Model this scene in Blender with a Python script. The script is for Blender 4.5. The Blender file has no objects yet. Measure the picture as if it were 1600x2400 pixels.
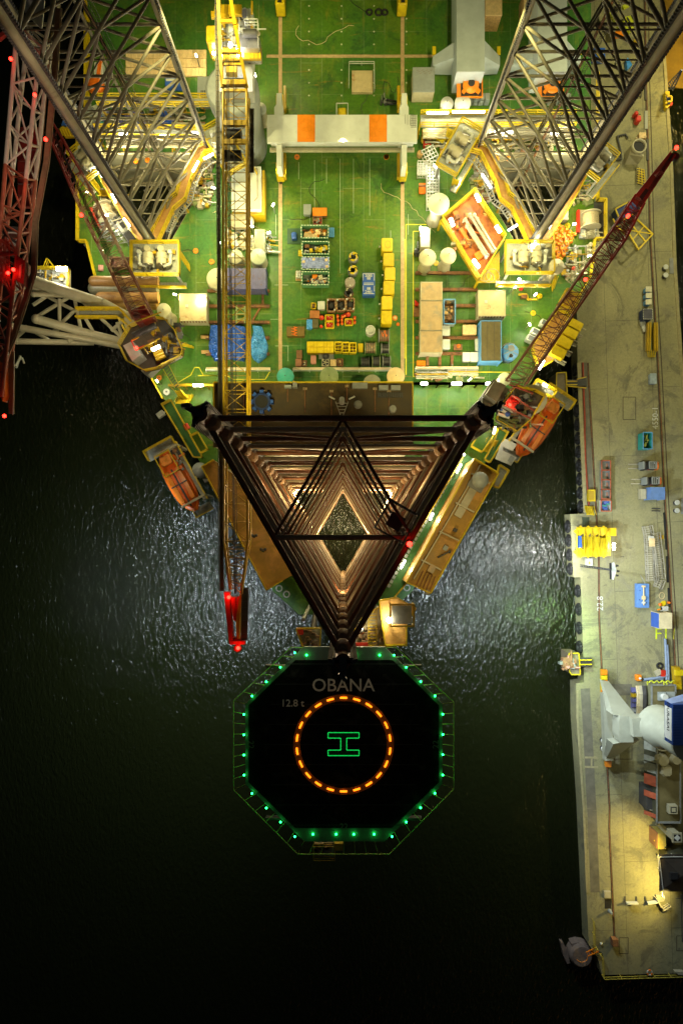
import bpy, math, random
from mathutils import Vector, Matrix
from math import cos, sin
V_ = Vector
from mathutils.geometry import tessellate_polygon
random.seed(7)
R = math.radians
sc = bpy.context.scene
COL = sc.collection
CAMZ = 114.0
F = 1600.0
VX, VY = 803.0, 1250.0

# ---------------------------------------------------------------- measuring
def P(x, y, z=0.0):
    k = (CAMZ - z) / F
    return V_(((x - VX) * k, (VY - y) * k, z))
def K(z): return (CAMZ - z) / F
# zoomed survey sheets: origin and scale
S = {'A': (0, 0, 2.9037), 'B': (400, 0, 2.6133), 'C': (900, 0, 2.24), 'D': (0, 400, 2.9037),
     'E': (400, 400, 2.8), 'F': (900, 350, 2.8), 'G': (300, 880, 3.136), 'H': (800, 880, 2.8509),
     'I': (1300, 300, 3.92), 'J': (1300, 850, 3.62), 'K': (1300, 1450, 4.2767), 'L': (1300, 1900, 4.7033),
     'M': (520, 1450, 2.7034), 'U': (640, 560, 4.9), 'V': (660, 440, 5.2267), 'X': (480, 0, 5.6),
     'Y': (1380, 0, 5.88), 'Z': (0, 0, 4.705), 'W': (0, 500, 4.523), 'Q': (130, 280, 4.0205),
     'T': (1020, 330, 3.7333), 'N': (240, 620, 6.5333), 'O': (1100, 880, 7.127), 'a': (130, 0, 3.6465),
     'b': (300, 900, 6.0308), 'c': (940, 200, 5.2267), 'd': (1380, 1180, 7.127), 'o': (0, 0, 1.0)}
def px(s, x, y):
    a, b, c = S[s]
    return a + x / c, b + y / c
def Z(s, x, y, z): return P(*px(s, x, y), z)

# ---------------------------------------------------------------- materials
MATS = {}
def mat(name, col, rough=.55, metal=0.0, var=.25, scale=1.5, col2=None, patch=.55, emis=None, bump=0.0, spec=.5, stretch=None, fine=0.0):
    if name in MATS: return MATS[name]
    m = bpy.data.materials.new(name); m.use_nodes = True
    nt = m.node_tree; N = nt.nodes; L = nt.links
    b = N['Principled BSDF']
    b.inputs['Roughness'].default_value = rough; b.inputs['Metallic'].default_value = metal
    b.inputs['Specular IOR Level'].default_value = spec
    b.inputs['Base Color'].default_value = (*col, 1)
    if emis:
        b.inputs['Emission Color'].default_value = (*emis[0], 1); b.inputs['Emission Strength'].default_value = emis[1]
        MATS[name] = m; return m
    tc = N.new('ShaderNodeTexCoord'); mp = N.new('ShaderNodeMapping')
    geo = N.new('ShaderNodeNewGeometry')
    L.new(geo.outputs['Position'], mp.inputs[0])
    if stretch: mp.inputs['Scale'].default_value = stretch
    n1 = N.new('ShaderNodeTexNoise'); n1.inputs['Scale'].default_value = scale; n1.inputs['Detail'].default_value = 6
    n1.inputs['Roughness'].default_value = .65
    L.new(mp.outputs[0], n1.inputs['Vector'])
    mr = N.new('ShaderNodeMapRange'); mr.inputs[1].default_value = .3; mr.inputs[2].default_value = .7
    mr.inputs[3].default_value = 1 - var; mr.inputs[4].default_value = 1 + var
    L.new(n1.outputs[0], mr.inputs[0])
    base = N.new('ShaderNodeRGB'); base.outputs[0].default_value = (*col, 1)
    src = base.outputs[0]
    if col2:
        n2 = N.new('ShaderNodeTexNoise'); n2.inputs['Scale'].default_value = scale * .6; n2.inputs['Detail'].default_value = 8
        n2.inputs['Roughness'].default_value = .7; n2.inputs['Distortion'].default_value = .4
        L.new(mp.outputs[0], n2.inputs['Vector'])
        r = N.new('ShaderNodeMapRange'); r.inputs[1].default_value = patch; r.inputs[2].default_value = patch + .1
        L.new(n2.outputs[0], r.inputs[0])
        mx = N.new('ShaderNodeMix'); mx.data_type = 'RGBA'; L.new(r.outputs[0], mx.inputs[0])
        L.new(src, mx.inputs[6]); mx.inputs[7].default_value = (*col2, 1); src = mx.outputs[2]
    sc_ = N.new('ShaderNodeVectorMath'); sc_.operation = 'SCALE'
    L.new(src, sc_.inputs[0]); L.new(mr.outputs[0], sc_.inputs['Scale'])
    L.new(sc_.outputs[0], b.inputs['Base Color'])
    r2 = N.new('ShaderNodeMapRange'); r2.inputs[1].default_value = .3; r2.inputs[2].default_value = .7
    r2.inputs[3].default_value = max(.05, rough - .12); r2.inputs[4].default_value = min(1, rough + .12)
    L.new(n1.outputs[0], r2.inputs[0]); L.new(r2.outputs[0], b.inputs['Roughness'])
    if bump:
        bp = N.new('ShaderNodeBump'); bp.inputs['Strength'].default_value = bump; bp.inputs['Distance'].default_value = .1
        L.new(n1.outputs[0], bp.inputs['Height']); L.new(bp.outputs[0], b.inputs['Normal'])
    MATS[name] = m
    return m

YEL = mat('yellow_paint', (.6, .44, .006), .45, var=.2, col2=(.2, .12, .03), patch=.66)
YEL2 = mat('yellow_crane_paint', (.42, .27, .006), .4, var=.2, col2=(.22, .11, .02), patch=.62)
GREEN = None
WHT = mat('white_paint', (.52, .54, .5), .45, var=.12, col2=(.4, .36, .26), patch=.68)
CREAM = mat('cream_paint', (.42, .39, .27), .5, var=.15, col2=(.35, .24, .12), patch=.68)
GREY = mat('grey_paint', (.22, .23, .22), .5, var=.2)
LGREY = mat('light_grey_paint', (.27, .3, .29), .45, var=.12, col2=(.28, .28, .22), patch=.62)
DGREY = mat('dark_grey_paint', (.05, .05, .05), .55, var=.3)
BLK = mat('black_rubber', (.012, .012, .012), .7, var=.3)
LEGM = mat('leg_grey_paint', (.17, .155, .1), .5, var=.35, scale=.7, col2=(.11, .06, .025), patch=.58)
LEGR = mat('leg_rust_primer', (.2, .07, .022), .55, var=.35, scale=.9, col2=(.11, .05, .03), patch=.55)
LEGW = mat('leg_white_paint', (.42, .35, .24), .5, var=.2, scale=1.1, col2=(.05, .04, .035), patch=.6)
LEGC = mat('leg_node_primer', (.36, .22, .12), .6, var=.2)
RUST = mat('rusty_steel', (.2, .09, .035), .75, var=.4, col2=(.1, .05, .03), patch=.5)
ORG = mat('orange_paint', (.75, .16, .01), .35, var=.15, col2=(.5, .13, .03), patch=.68)
ORG2 = mat('orange_yellow_paint', (.75, .22, .008), .4, var=.15)
RED = mat('red_paint', (.55, .03, .015), .4, var=.2)
DRED = mat('dark_red_paint', (.22, .02, .012), .45, var=.3, col2=(.1, .03, .02), patch=.6)
BLUE = mat('blue_paint', (.03, .1, .42), .4, var=.2, col2=(.12, .1, .12), patch=.68)
LBLUE = mat('light_blue_paint', (.1, .3, .62), .4, var=.2, col2=(.2, .25, .3), patch=.66)
NBLUE = mat('navy_paint', (.012, .035, .14), .4, var=.15)
PURP = mat('slate_blue_paint', (.12, .12, .3), .5, var=.3, col2=(.16, .08, .05), patch=.56)
TEAL = mat('teal_paint', (.05, .36, .3), .45, var=.15)
OLIVE = mat('olive_paint', (.2, .25, .1), .5, var=.15)
BEIGE = mat('beige_paint', (.66, .5, .25), .5, var=.12)
TAN = mat('tan_weathered_roof', (.42, .3, .16), .6, var=.2, scale=.8, col2=(.3, .25, .17), patch=.52)
TAN2 = mat('pale_tan_roof', (.55, .45, .25), .55, var=.15, scale=.9, col2=(.4, .2, .07), patch=.6)
WOOD = mat('timber', (.5, .32, .14), .75, var=.3, scale=3)
WOODP = mat('pale_timber', (.7, .52, .27), .7, var=.2, scale=2)
BROWN = mat('brown_box', (.22, .11, .05), .7, var=.3)
DBROWN = mat('dark_green_brown', (.09, .08, .03), .7, var=.3)
PINK = mat('pink_paint', (.55, .25, .2), .5, var=.2)
BRNDECK = mat('brown_roof_coating', (.36, .21, .035), .6, var=.25, scale=.5, col2=(.5, .27, .07), patch=.5)
DKROOF = mat('dark_roof_coating', (.045, .028, .006), .6, var=.4, scale=.5, col2=(.09, .055, .012), patch=.55)
STEEL = mat('bare_steel', (.4, .4, .4), .35, metal=.8, var=.2)
GRATE = mat('grey_grating', (.3, .32, .28), .6, var=.25, scale=4)
PIPEB = mat('brown_pipe', (.4, .22, .07), .45, var=.3, scale=.6, col2=(.22, .1, .04), patch=.55)
PIPEG = mat('grey_green_pipe', (.3, .3, .2), .35, var=.25, scale=.6)
ROPE = mat('rope', (.5, .42, .25), .9, var=.3, scale=6)
CLUT = mat('mixed_hardware', (.25, .18, .1), .6, var=.7, scale=3, col2=(.5, .3, .1), patch=.52)
HDECK = mat('helideck_black', (.006, .007, .006), .9, var=.6, spec=.04, scale=.8, col2=(.022, .022, .018), patch=.54)
HRIM = mat('helideck_rim', (.1, .14, .1), .6, var=.15)
HTXT = mat('helideck_faint_paint', (.75, .72, .62), .7, var=.1)
BANNER = mat('off_white_panel', (.5, .5, .45), .5, var=.1)
LAMPW = mat('lit_white_lamp', (1, 1, 1), emis=((1, .93, .72), 28))
LAMPB = mat('lit_bright_floodlight', (1, 1, 1), emis=((1, .96, .85), 60))
LAMPR = mat('lit_red_beacon', (1, .05, .03), emis=((1, .015, .008), 16))
LAMPG = mat('lit_green_light', (.1, 1, .3), emis=((.01, 1, .12), 22))
LAMPH = mat('lit_green_led', (.1, 1, .3), emis=((.005, .75, .1), 1.3))
LAMPO = mat('lit_orange_segment', (1, .4, .05), emis=((1, .26, .01), 2.6))
RINGD = mat('landing_ring_paint', (.36, .13, .01), .6, var=.3, scale=6)

def tarp(name, col):
    m = mat(name, col, .3, var=.25, scale=1.2, bump=.0)
    nt = m.node_tree; N = nt.nodes; L = nt.links
    w = N.new('ShaderNodeTexVoronoi'); w.feature = 'DISTANCE_TO_EDGE'; w.inputs['Scale'].default_value = .9
    n = N.new('ShaderNodeTexNoise'); n.inputs['Scale'].default_value = 1.3; n.inputs['Distortion'].default_value = 2
    g = N.new('ShaderNodeNewGeometry'); L.new(g.outputs['Position'], n.inputs['Vector'])
    bp = N.new('ShaderNodeBump'); bp.inputs['Strength'].default_value = 1; bp.inputs['Distance'].default_value = .5
    L.new(n.outputs[0], bp.inputs['Height']); L.new(bp.outputs[0], N['Principled BSDF'].inputs['Normal'])
    return m
TARP = tarp('blue_tarpaulin', (.02, .1, .55))
TARPL = tarp('light_blue_tarpaulin', (.06, .3, .8))
TARPP = tarp('periwinkle_sheet', (.28, .35, .7))

def deckmat():
    m = bpy.data.materials.new('green_deck_paint'); m.use_nodes = True
    nt = m.node_tree; N = nt.nodes; L = nt.links; b = N['Principled BSDF']
    g = N.new('ShaderNodeNewGeometry')
    def noise(s, d=6, dist=0, vec=None, r=.6):
        n = N.new('ShaderNodeTexNoise'); n.inputs['Scale'].default_value = s; n.inputs['Detail'].default_value = d
        n.inputs['Distortion'].default_value = dist; n.inputs['Roughness'].default_value = r
        L.new(vec or g.outputs['Position'], n.inputs['Vector']); return n.outputs[0]
    def rng(v, a, c, lo=0, hi=1):
        r = N.new('ShaderNodeMapRange'); r.inputs[1].default_value = a; r.inputs[2].default_value = c
        r.inputs[3].default_value = lo; r.inputs[4].default_value = hi; L.new(v, r.inputs[0]); return r.outputs[0]
    def mix(f, a, c):
        x = N.new('ShaderNodeMix'); x.data_type = 'RGBA'; L.new(f, x.inputs[0])
        if isinstance(a, tuple): x.inputs[6].default_value = (*a, 1)
        else: L.new(a, x.inputs[6])
        if isinstance(c, tuple): x.inputs[7].default_value = (*c, 1)
        else: L.new(c, x.inputs[7])
        return x.outputs[2]
    big = noise(.045, 3); mid = noise(.25, 8, .5); fine = noise(2.2, 8, 0)
    col = mix(rng(big, .4, .6), (.075, .165, .012), (.045, .15, .03))
    col = mix(rng(mid, .48, .68, 0, .75), col, (.13, .19, .015))
    mp = N.new('ShaderNodeMapping'); mp.inputs['Scale'].default_value = (.3, 2.2, 1); L.new(g.outputs['Position'], mp.inputs[0])
    st = noise(.55, 6, .3, mp.outputs[0], .7)
    col = mix(rng(st, .6, .74, 0, .75), col, (.34, .17, .03))
    mp2 = N.new('ShaderNodeMapping'); mp2.inputs['Scale'].default_value = (1.6, .25, 1); L.new(g.outputs['Position'], mp2.inputs[0])
    st2 = noise(.6, 8, .2, mp2.outputs[0], .75)
    col = mix(rng(st2, .58, .74, 0, .6), col, (.3, .21, .03))
    st3 = noise(.16, 8, 1.0, None, .75)
    col = mix(rng(st3, .54, .62, 0, .6), col, (.025, .08, .02))
    # weld seams
    br = N.new('ShaderNodeTexBrick'); br.offset = .5; br.inputs['Scale'].default_value = 1
    br.inputs['Brick Width'].default_value = 9.6; br.inputs['Row Height'].default_value = 3.2
    br.inputs['Mortar Size'].default_value = .045; br.inputs['Mortar Smooth'].default_value = .4
    mp3 = N.new('ShaderNodeMapping'); mp3.inputs['Rotation'].default_value = (0, 0, R(90)); L.new(g.outputs['Position'], mp3.inputs[0])
    L.new(mp3.outputs[0], br.inputs['Vector'])
    seam = N.new('ShaderNodeMath'); seam.operation = 'MULTIPLY'; L.new(br.outputs['Fac'], seam.inputs[0]); L.new(rng(mid, .35, .6, 0, .6), seam.inputs[1])
    col = mix(seam.outputs[0], col, (.24, .32, .18))
    s = N.new('ShaderNodeVectorMath'); s.operation = 'SCALE'; L.new(col, s.inputs[0]); L.new(rng(fine, .25, .75, .75, 1.25), s.inputs['Scale'])
    L.new(s.outputs[0], b.inputs['Base Color'])
    L.new(rng(mid, .35, .65, .34, .6), b.inputs['Roughness']); b.inputs['Specular IOR Level'].default_value = .3
    bp = N.new('ShaderNodeBump'); bp.inputs['Strength'].default_value = .35; bp.inputs['Distance'].default_value = .05
    L.new(noise(.7, 4), bp.inputs['Height']); L.new(bp.outputs[0], b.inputs['Normal'])
    return m
GREEN = deckmat()

def quaymat():
    m = bpy.data.materials.new('quay_concrete'); m.use_nodes = True
    nt = m.node_tree; N = nt.nodes; L = nt.links; b = N['Principled BSDF']
    g = N.new('ShaderNodeNewGeometry')
    def noise(s, d=6, dist=0, vec=None, r=.6):
        n = N.new('ShaderNodeTexNoise'); n.inputs['Scale'].default_value = s; n.inputs['Detail'].default_value = d
        n.inputs['Distortion'].default_value = dist; n.inputs['Roughness'].default_value = r
        L.new(vec or g.outputs['Position'], n.inputs['Vector']); return n.outputs[0]
    def rng(v, a, c, lo=0, hi=1):
        r = N.new('ShaderNodeMapRange'); r.inputs[1].default_value = a; r.inputs[2].default_value = c
        r.inputs[3].default_value = lo; r.inputs[4].default_value = hi; L.new(v, r.inputs[0]); return r.outputs[0]
    def mix(f, a, c):
        x = N.new('ShaderNodeMix'); x.data_type = 'RGBA'; L.new(f, x.inputs[0])
        if isinstance(a, tuple): x.inputs[6].default_value = (*a, 1)
        else: L.new(a, x.inputs[6])
        if isinstance(c, tuple): x.inputs[7].default_value = (*c, 1)
        else: L.new(c, x.inputs[7])
        return x.outputs[2]
    col = mix(rng(noise(.06, 4), .38, .62), (.31, .29, .15), (.23, .22, .11))
    col = mix(rng(noise(.3, 9, .6, None, .72), .5, .64, 0, .7), col, (.19, .18, .12))
    col = mix(rng(noise(1.1, 9, 1.2, None, .75), .6, .68, 0, .8), col, (.07, .065, .05))
    mp = N.new('ShaderNodeMapping'); mp.inputs['Scale'].default_value = (2.5, .12, 1); L.new(g.outputs['Position'], mp.inputs[0])
    col = mix(rng(noise(.5, 5, .2, mp.outputs[0]), .56, .75, 0, .5), col, (.2, .18, .12))
    br = N.new('ShaderNodeTexBrick'); br.offset = .5; br.inputs['Brick Width'].default_value = 22; br.inputs['Row Height'].default_value = 7.3
    br.inputs['Scale'].default_value = 1; br.inputs['Mortar Size'].default_value = .04; br.inputs['Mortar Smooth'].default_value = .3
    mp3 = N.new('ShaderNodeMapping'); mp3.inputs['Rotation'].default_value = (0, 0, R(88)); L.new(g.outputs['Position'], mp3.inputs[0]); L.new(mp3.outputs[0], br.inputs['Vector'])
    sm = N.new('ShaderNodeMath'); sm.operation = 'MULTIPLY'; sm.inputs[1].default_value = .7; L.new(br.outputs['Fac'], sm.inputs[0])
    col = mix(sm.outputs[0], col, (.07, .07, .05))
    col = mix(rng(noise(.13, 10, 1.5, None, .75), .53, .6, 0, .65), col, (.12, .115, .075))
    s = N.new('ShaderNodeVectorMath'); s.operation = 'SCALE'; L.new(col, s.inputs[0]); L.new(rng(noise(3.5, 8, 0, None, .8), .25, .75, .72, 1.28), s.inputs['Scale'])
    L.new(s.outputs[0], b.inputs['Base Color']); b.inputs['Roughness'].default_value = .8
    bp = N.new('ShaderNodeBump'); bp.inputs['Strength'].default_value = .4; bp.inputs['Distance'].default_value = .03
    L.new(noise(4, 6), bp.inputs['Height']); L.new(bp.outputs[0], b.inputs['Normal'])
    return m
QUAY = quaymat()

def watermat():
    m = bpy.data.materials.new('harbour_water'); m.use_nodes = True
    nt = m.node_tree; N = nt.nodes; L = nt.links; b = N['Principled BSDF']
    b.inputs['Base Color'].default_value = (.007, .009, .0025, 1)
    b.inputs['Roughness'].default_value = .15; b.inputs['IOR'].default_value = 1.33
    g = N.new('ShaderNodeNewGeometry')
    mp = N.new('ShaderNodeMapping'); mp.inputs['Rotation'].default_value = (0, 0, R(-25)); mp.inputs['Scale'].default_value = (1.25, .55, 1)
    L.new(g.outputs['Position'], mp.inputs[0])
    def noise(s, d, dist, r=.6):
        n = N.new('ShaderNodeTexNoise'); n.inputs['Scale'].default_value = s; n.inputs['Detail'].default_value = d
        n.inputs['Distortion'].default_value = dist; n.inputs['Roughness'].default_value = r; L.new(mp.outputs[0], n.inputs['Vector']); return n.outputs[0]
    a = noise(1.7, 3, .6, .5); c = noise(.3, 2, .5)
    ad = N.new('ShaderNodeMath'); ad.operation = 'MULTIPLY_ADD'; L.new(c, ad.inputs[0]); ad.inputs[1].default_value = .7; L.new(a, ad.inputs[2])
    bp = N.new('ShaderNodeBump'); bp.inputs['Strength'].default_value = 1; bp.inputs['Distance'].default_value = WAVE
    L.new(ad.outputs[0], bp.inputs['Height']); L.new(bp.outputs[0], b.inputs['Normal'])
    return m
WAVE = .26
WATER = watermat()

# ---------------------------------------------------------------- meshes
class MB:
    def __init__(s, M=None): s.v = []; s.f = []; s.mi = []; s.ms = []; s.cur = 0; s.sm = False; s.smf = []
    def m(s, M):
        if M not in s.ms: s.ms.append(M)
        s.cur = s.ms.index(M); return s
    def add(s, vs, fs, smooth=False):
        o = len(s.v); s.v += [tuple(v) for v in vs]
        for f in fs: s.f.append([i + o for i in f]); s.mi.append(s.cur); s.smf.append(smooth)
        return s
    def box(s, c, d, rz=0, tilt=None):
        hx, hy, hz = d[0] / 2, d[1] / 2, d[2] / 2
        M = Matrix.Rotation(rz, 3, 'Z')
        if tilt is not None: M = M @ Matrix.Rotation(tilt, 3, 'Y')
        vs = [V_(c) + M @ V_((x * hx, y * hy, z * hz)) for z in (-1, 1) for y in (-1, 1) for x in (-1, 1)]
        return s.add(vs, [(0, 2, 3, 1), (4, 5, 7, 6), (0, 1, 5, 4), (2, 6, 7, 3), (0, 4, 6, 2), (1, 3, 7, 5)])
    def bb(s, x0, y0, x1, y1, z0, z1): return s.box(((x0 + x1) / 2, (y0 + y1) / 2, (z0 + z1) / 2), (abs(x1 - x0), abs(y1 - y0), z1 - z0))
    def bev(s, x0, y0, x1, y1, z0, z1, r=.12):
        x0, x1 = min(x0, x1), max(x0, x1); y0, y1 = min(y0, y1), max(y0, y1)
        def ring(i, z): return [(x0 + i + r, y0 + i, z), (x1 - i - r, y0 + i, z), (x1 - i, y0 + i + r, z), (x1 - i, y1 - i - r, z), (x1 - i - r, y1 - i, z), (x0 + i + r, y1 - i, z), (x0 + i, y1 - i - r, z), (x0 + i, y0 + i + r, z)]
        vs = ring(0, z0) + ring(0, z1 - r) + ring(r * .5, z1)
        fs = [tuple(range(7, -1, -1)), tuple(range(16, 24))]
        for k in (0, 8):
            for i in range(8): fs.append((k + i, k + (i + 1) % 8, k + 8 + (i + 1) % 8, k + 8 + i))
        return s.add(vs, fs)
    def prism(s, pts, z0, z1, holes=()):
        loops = [[V_((p[0], p[1], 0)) for p in pts]] + [[V_((p[0], p[1], 0)) for p in h] for h in holes]
        tris = tessellate_polygon(loops)
        flat = [p for l in loops for p in l]; n = len(flat)
        vs = [(p.x, p.y, z1) for p in flat] + [(p.x, p.y, z0) for p in flat]
        fs = []
        for t in tris:
            a, b_, c_ = t
            nrm = (flat[b_] - flat[a]).cross(flat[c_] - flat[a]).z
            t = (a, b_, c_) if nrm > 0 else (a, c_, b_)
            fs.append(t); fs.append(tuple(n + i for i in reversed(t)))
        o = 0
        for li, l in enumerate(loops):
            ar = sum(l[i].x * l[(i + 1) % len(l)].y - l[(i + 1) % len(l)].x * l[i].y for i in range(len(l)))
            for i in range(len(l)):
                j = (i + 1) % len(l); q = (o + i, n + o + i, n + o + j, o + j)
                if (ar > 0) != (li > 0): pass
                else: q = q[::-1]
                if li > 0 and ar > 0: pass
                fs.append(q)
            o += len(l)
        return s.add(vs, fs)
    def tube(s, p, q, r, n=8, r2=None, caps=True):
        p, q = V_(p), V_(q); d = q - p
        if d.length < 1e-6: return s
        r2 = r if r2 is None else r2
        d.normalize(); u = d.orthogonal().normalized(); w = d.cross(u)
        vs = []
        for c, rr in ((p, r), (q, r2)):
            for i in range(n):
                a = 2 * math.pi * i / n + math.pi / n; vs.append(c + (u * cos(a) + w * sin(a)) * rr)
        s.add(vs, [(i, (i + 1) % n, n + (i + 1) % n, n + i) for i in range(n)], n > 5)
        if caps: s.add(vs, [tuple(range(n - 1, -1, -1)), tuple(range(n, 2 * n))])
        return s
    def bar(s, p, q, w, h=None):
        h = w if h is None else h
        p, q = V_(p), V_(q); d = (q - p)
        if d.length < 1e-6: return s
        d.normalize(); up = V_((0, 0, 1)) if abs(d.z) < .95 else V_((0, 1, 0))
        u = d.cross(up).normalized() * w / 2; v = u.cross(d).normalized() * h / 2
        vs = [c + a * u + b_ * v for c in (p, q) for a, b_ in ((-1, -1), (1, -1), (1, 1), (-1, 1))]
        return s.add(vs, [(0, 1, 2, 3), (7, 6, 5, 4), (0, 4, 5, 1), (1, 5, 6, 2), (2, 6, 7, 3), (3, 7, 4, 0)])
    def path(s, pts, r, n=6):
        for a, b_ in zip(pts, pts[1:]): s.tube(a, b_, r, n)
        return s
    def lathe(s, c, prof, n=20, smooth=True):
        c = V_(c); vs = []
        for r, z in prof:
            for i in range(n):
                a = 2 * math.pi * i / n; vs.append(c + V_((r * cos(a), r * sin(a), z)))
        fs = []
        for k in range(len(prof) - 1):
            for i in range(n): j = (i + 1) % n; fs.append((k * n + i, k * n + j, k * n + n + j, k * n + n + i))
        s.add(vs, fs, smooth)
        k = (len(prof) - 1) * n
        if prof[-1][0] > 1e-4: s.add(vs[k:], [tuple(range(n))])
        return s
    def cyl(s, c, r, h, n=20, r2=None):
        r2 = r if r2 is None else r2
        e = min(.04, r * .15)
        return s.lathe(c, [(r, 0), (r2, h - e), (r2 - e, h)], n, True)
    def ball(s, c, r, n=10):
        return s.lathe(c, [(max(1e-3, r * sin(math.pi * i / n)), -r * cos(math.pi * i / n)) for i in range(n + 1)], n + 2)
    def rail(s, pts, h=1.1, step=1.8, r=.05, closed=False, kick=True):
        pts = [V_(p) for p in pts]
        if closed: pts.append(pts[0])
        for a, b_ in zip(pts, pts[1:]):
            L_ = (b_ - a).length; n = max(1, int(L_ / step))
            for hh in (h, h * .52): s.bar(a + V_((0, 0, hh)), b_ + V_((0, 0, hh)), r * 2)
            if kick: s.bar(a + V_((0, 0, .1)), b_ + V_((0, 0, .1)), r * 1.2, .09)
            for i in range(n + 1):
                q = a.lerp(b_, i / n); s.bar(q, q + V_((0, 0, h)), r * 1.8)
        return s
    def stairs(s, p, q, w, n=None):
        p, q = V_(p), V_(q); d = q - p; hd = V_((d.x, d.y, 0)).normalized(); sd = V_((-hd.y, hd.x, 0)) * w / 2
        n = n or max(3, int(abs(d.z) / .25))
        for sg in (-1, 1):
            s.bar(p + sd * sg, q + sd * sg, .1, .3); s.bar(p + sd * sg + V_((0, 0, 1)), q + sd * sg + V_((0, 0, 1)), .08)
        rz = math.atan2(hd.y, hd.x)
        for i in range(n): s.box(p.lerp(q, (i + .5) / n), (.22, w, .05), rz)
        return s
    def corr(s, x0, y0, x1, y1, z0, z1, axis='x', pitch=.3, dep=.05):
        """corrugated box: ribs stand on the roof and the walls"""
        x0, x1 = min(x0, x1), max(x0, x1); y0, y1 = min(y0, y1), max(y0, y1)
        s.bb(x0, y0, x1, y1, z0, z1)
        n = int(((x1 - x0) if axis == 'x' else (y1 - y0)) / pitch)
        for i in range(1, n):
            if axis == 'x':
                x = x0 + (x1 - x0) * i / n; s.bb(x - pitch * .25, y0 - dep, x + pitch * .25, y1 + dep, z0 + .15, z1 + dep)
            else:
                y = y0 + (y1 - y0) * i / n; s.bb(x0 - dep, y - pitch * .25, x1 + dep, y + pitch * .25, z0 + .15, z1 + dep)
        return s
    def build(s, name, parent=None, M=None):
        me = bpy.data.meshes.new(name)
        off = V_(parent.matrix_world.translation) if parent is not None and parent.get('_o') else V_((0, 0, 0))
        if parent is not None: off = WORLD.get(parent.name, V_((0, 0, 0)))
        if off.length: vs = [(v[0] - off.x, v[1] - off.y, v[2] - off.z) for v in s.v]
        else: vs = s.v
        me.from_pydata(vs, [], s.f)
        if M is not None and not s.ms: s.ms = [M]
        for m_ in s.ms: me.materials.append(m_)
        me.polygons.foreach_set('material_index', s.mi); me.polygons.foreach_set('use_smooth', s.smf)
        me.update()
        o = bpy.data.objects.new(name, me); COL.objects.link(o)
        if parent is not None:
            if getattr(s, 'stuff', False): o['kind'] = 'stuff'
            o.parent = parent; WORLD[o.name] = WORLD.get(parent.name, V_((0, 0, 0)))
        return o
WORLD = {}
def mb(M): return MB().m(M)
def tag(o, label=None, cat=None, group=None, kind=None):
    if label: o['label'] = label
    if cat: o['category'] = cat
    if group: o['group'] = group
    if kind: o['kind'] = kind
    return o
def thing(name, label, cat, loc=(0, 0, 0), group=None):
    o = bpy.data.objects.new(name, None); COL.objects.link(o); o.location = loc; o.empty_display_size = .5
    WORLD[o.name] = V_(loc)
    return tag(o, label, cat, group)
def struct(name, m_): return tag(m_.build(name), kind='structure')
def copy_tree(o, parent=None):
    c = o.copy(); COL.objects.link(c)
    if parent is not None: c.parent = parent
    for ch in list(o.children): copy_tree(ch, c)
    return c
def text_mb(m_, body, size, origin, rz, M, normal='z', ext=.02, off=.0, align='CENTER'):
    cu = bpy.data.curves.new('t', 'FONT'); cu.body = body; cu.size = size; cu.align_x = align; cu.align_y = 'CENTER'; cu.extrude = ext; cu.offset = off; cu.resolution_u = 3
    ob = bpy.data.objects.new('t', cu); me = bpy.data.meshes.new_from_object(ob)
    X = Matrix.Rotation(rz, 3, 'Z')
    if normal != 'z':
        X = normal
    m_.m(M).add([V_(origin) + X @ v.co for v in me.vertices], [tuple(p.vertices) for p in me.polygons])
    bpy.data.objects.remove(ob); bpy.data.curves.remove(cu); bpy.data.meshes.remove(me)
    return m_
def lamp(kind, name, loc, power, col=(1, .9, .68), size=.25, aim=None, cone=150, blend=.6, parent=None):
    l = bpy.data.lights.new(name, kind); l.energy = power; l.color = col
    l.shadow_soft_size = size
    l.energy = power * (.32 if 'glow' in name and col[0] > .5 and col[1] > .5 else 1)
    if kind == 'SPOT': l.spot_size = R(cone); l.spot_blend = blend
    o = bpy.data.objects.new(name, l); COL.objects.link(o); o.location = loc
    if aim is not None: o.rotation_euler = (V_(aim) - V_(loc)).to_track_quat('-Z', 'Y').to_euler()
    return o
# ================================================================ camera, world, sun
cam = bpy.data.cameras.new('camera'); cam.sensor_fit = 'VERTICAL'; cam.sensor_height = 36; cam.lens = 24
cam.shift_y = (1250 - 1200) / 2400; cam.shift_x = -(803 - 800) / 2400; cam.clip_end = 2000; cam.clip_start = 1
co = bpy.data.objects.new('camera', cam); COL.objects.link(co); co.location = (0, 0, CAMZ); co.rotation_euler = (0, 0, 0)
sc.camera = co
w = bpy.data.worlds.new('World'); sc.world = w; w.use_nodes = True
sky = w.node_tree.nodes.new('ShaderNodeTexSky'); sky.sky_type = 'NISHITA'; sky.sun_disc = False
sky.sun_elevation = R(2); sky.sun_rotation = R(140)
bg = w.node_tree.nodes['Background']; bg.inputs[1].default_value = .012
w.node_tree.links.new(sky.outputs[0], bg.inputs[0])
sun = bpy.data.lights.new('moonlight', 'SUN'); sun.energy = .006; sun.angle = R(10); sun.color = (.95, 1, .5)
so = bpy.data.objects.new('moonlight', sun); COL.objects.link(so); so.rotation_euler = (R(30), R(10), R(40))
vs = sc.view_settings; vs.view_transform = 'Standard'; vs.look = 'None'; vs.gamma = 1; vs.exposure = 0
sc.cycles.use_light_tree = True
sc.cycles.sample_clamp_indirect = 4
sc.cycles.max_bounces = 4; sc.cycles.diffuse_bounces = 2; sc.cycles.glossy_bounces = 2

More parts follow.
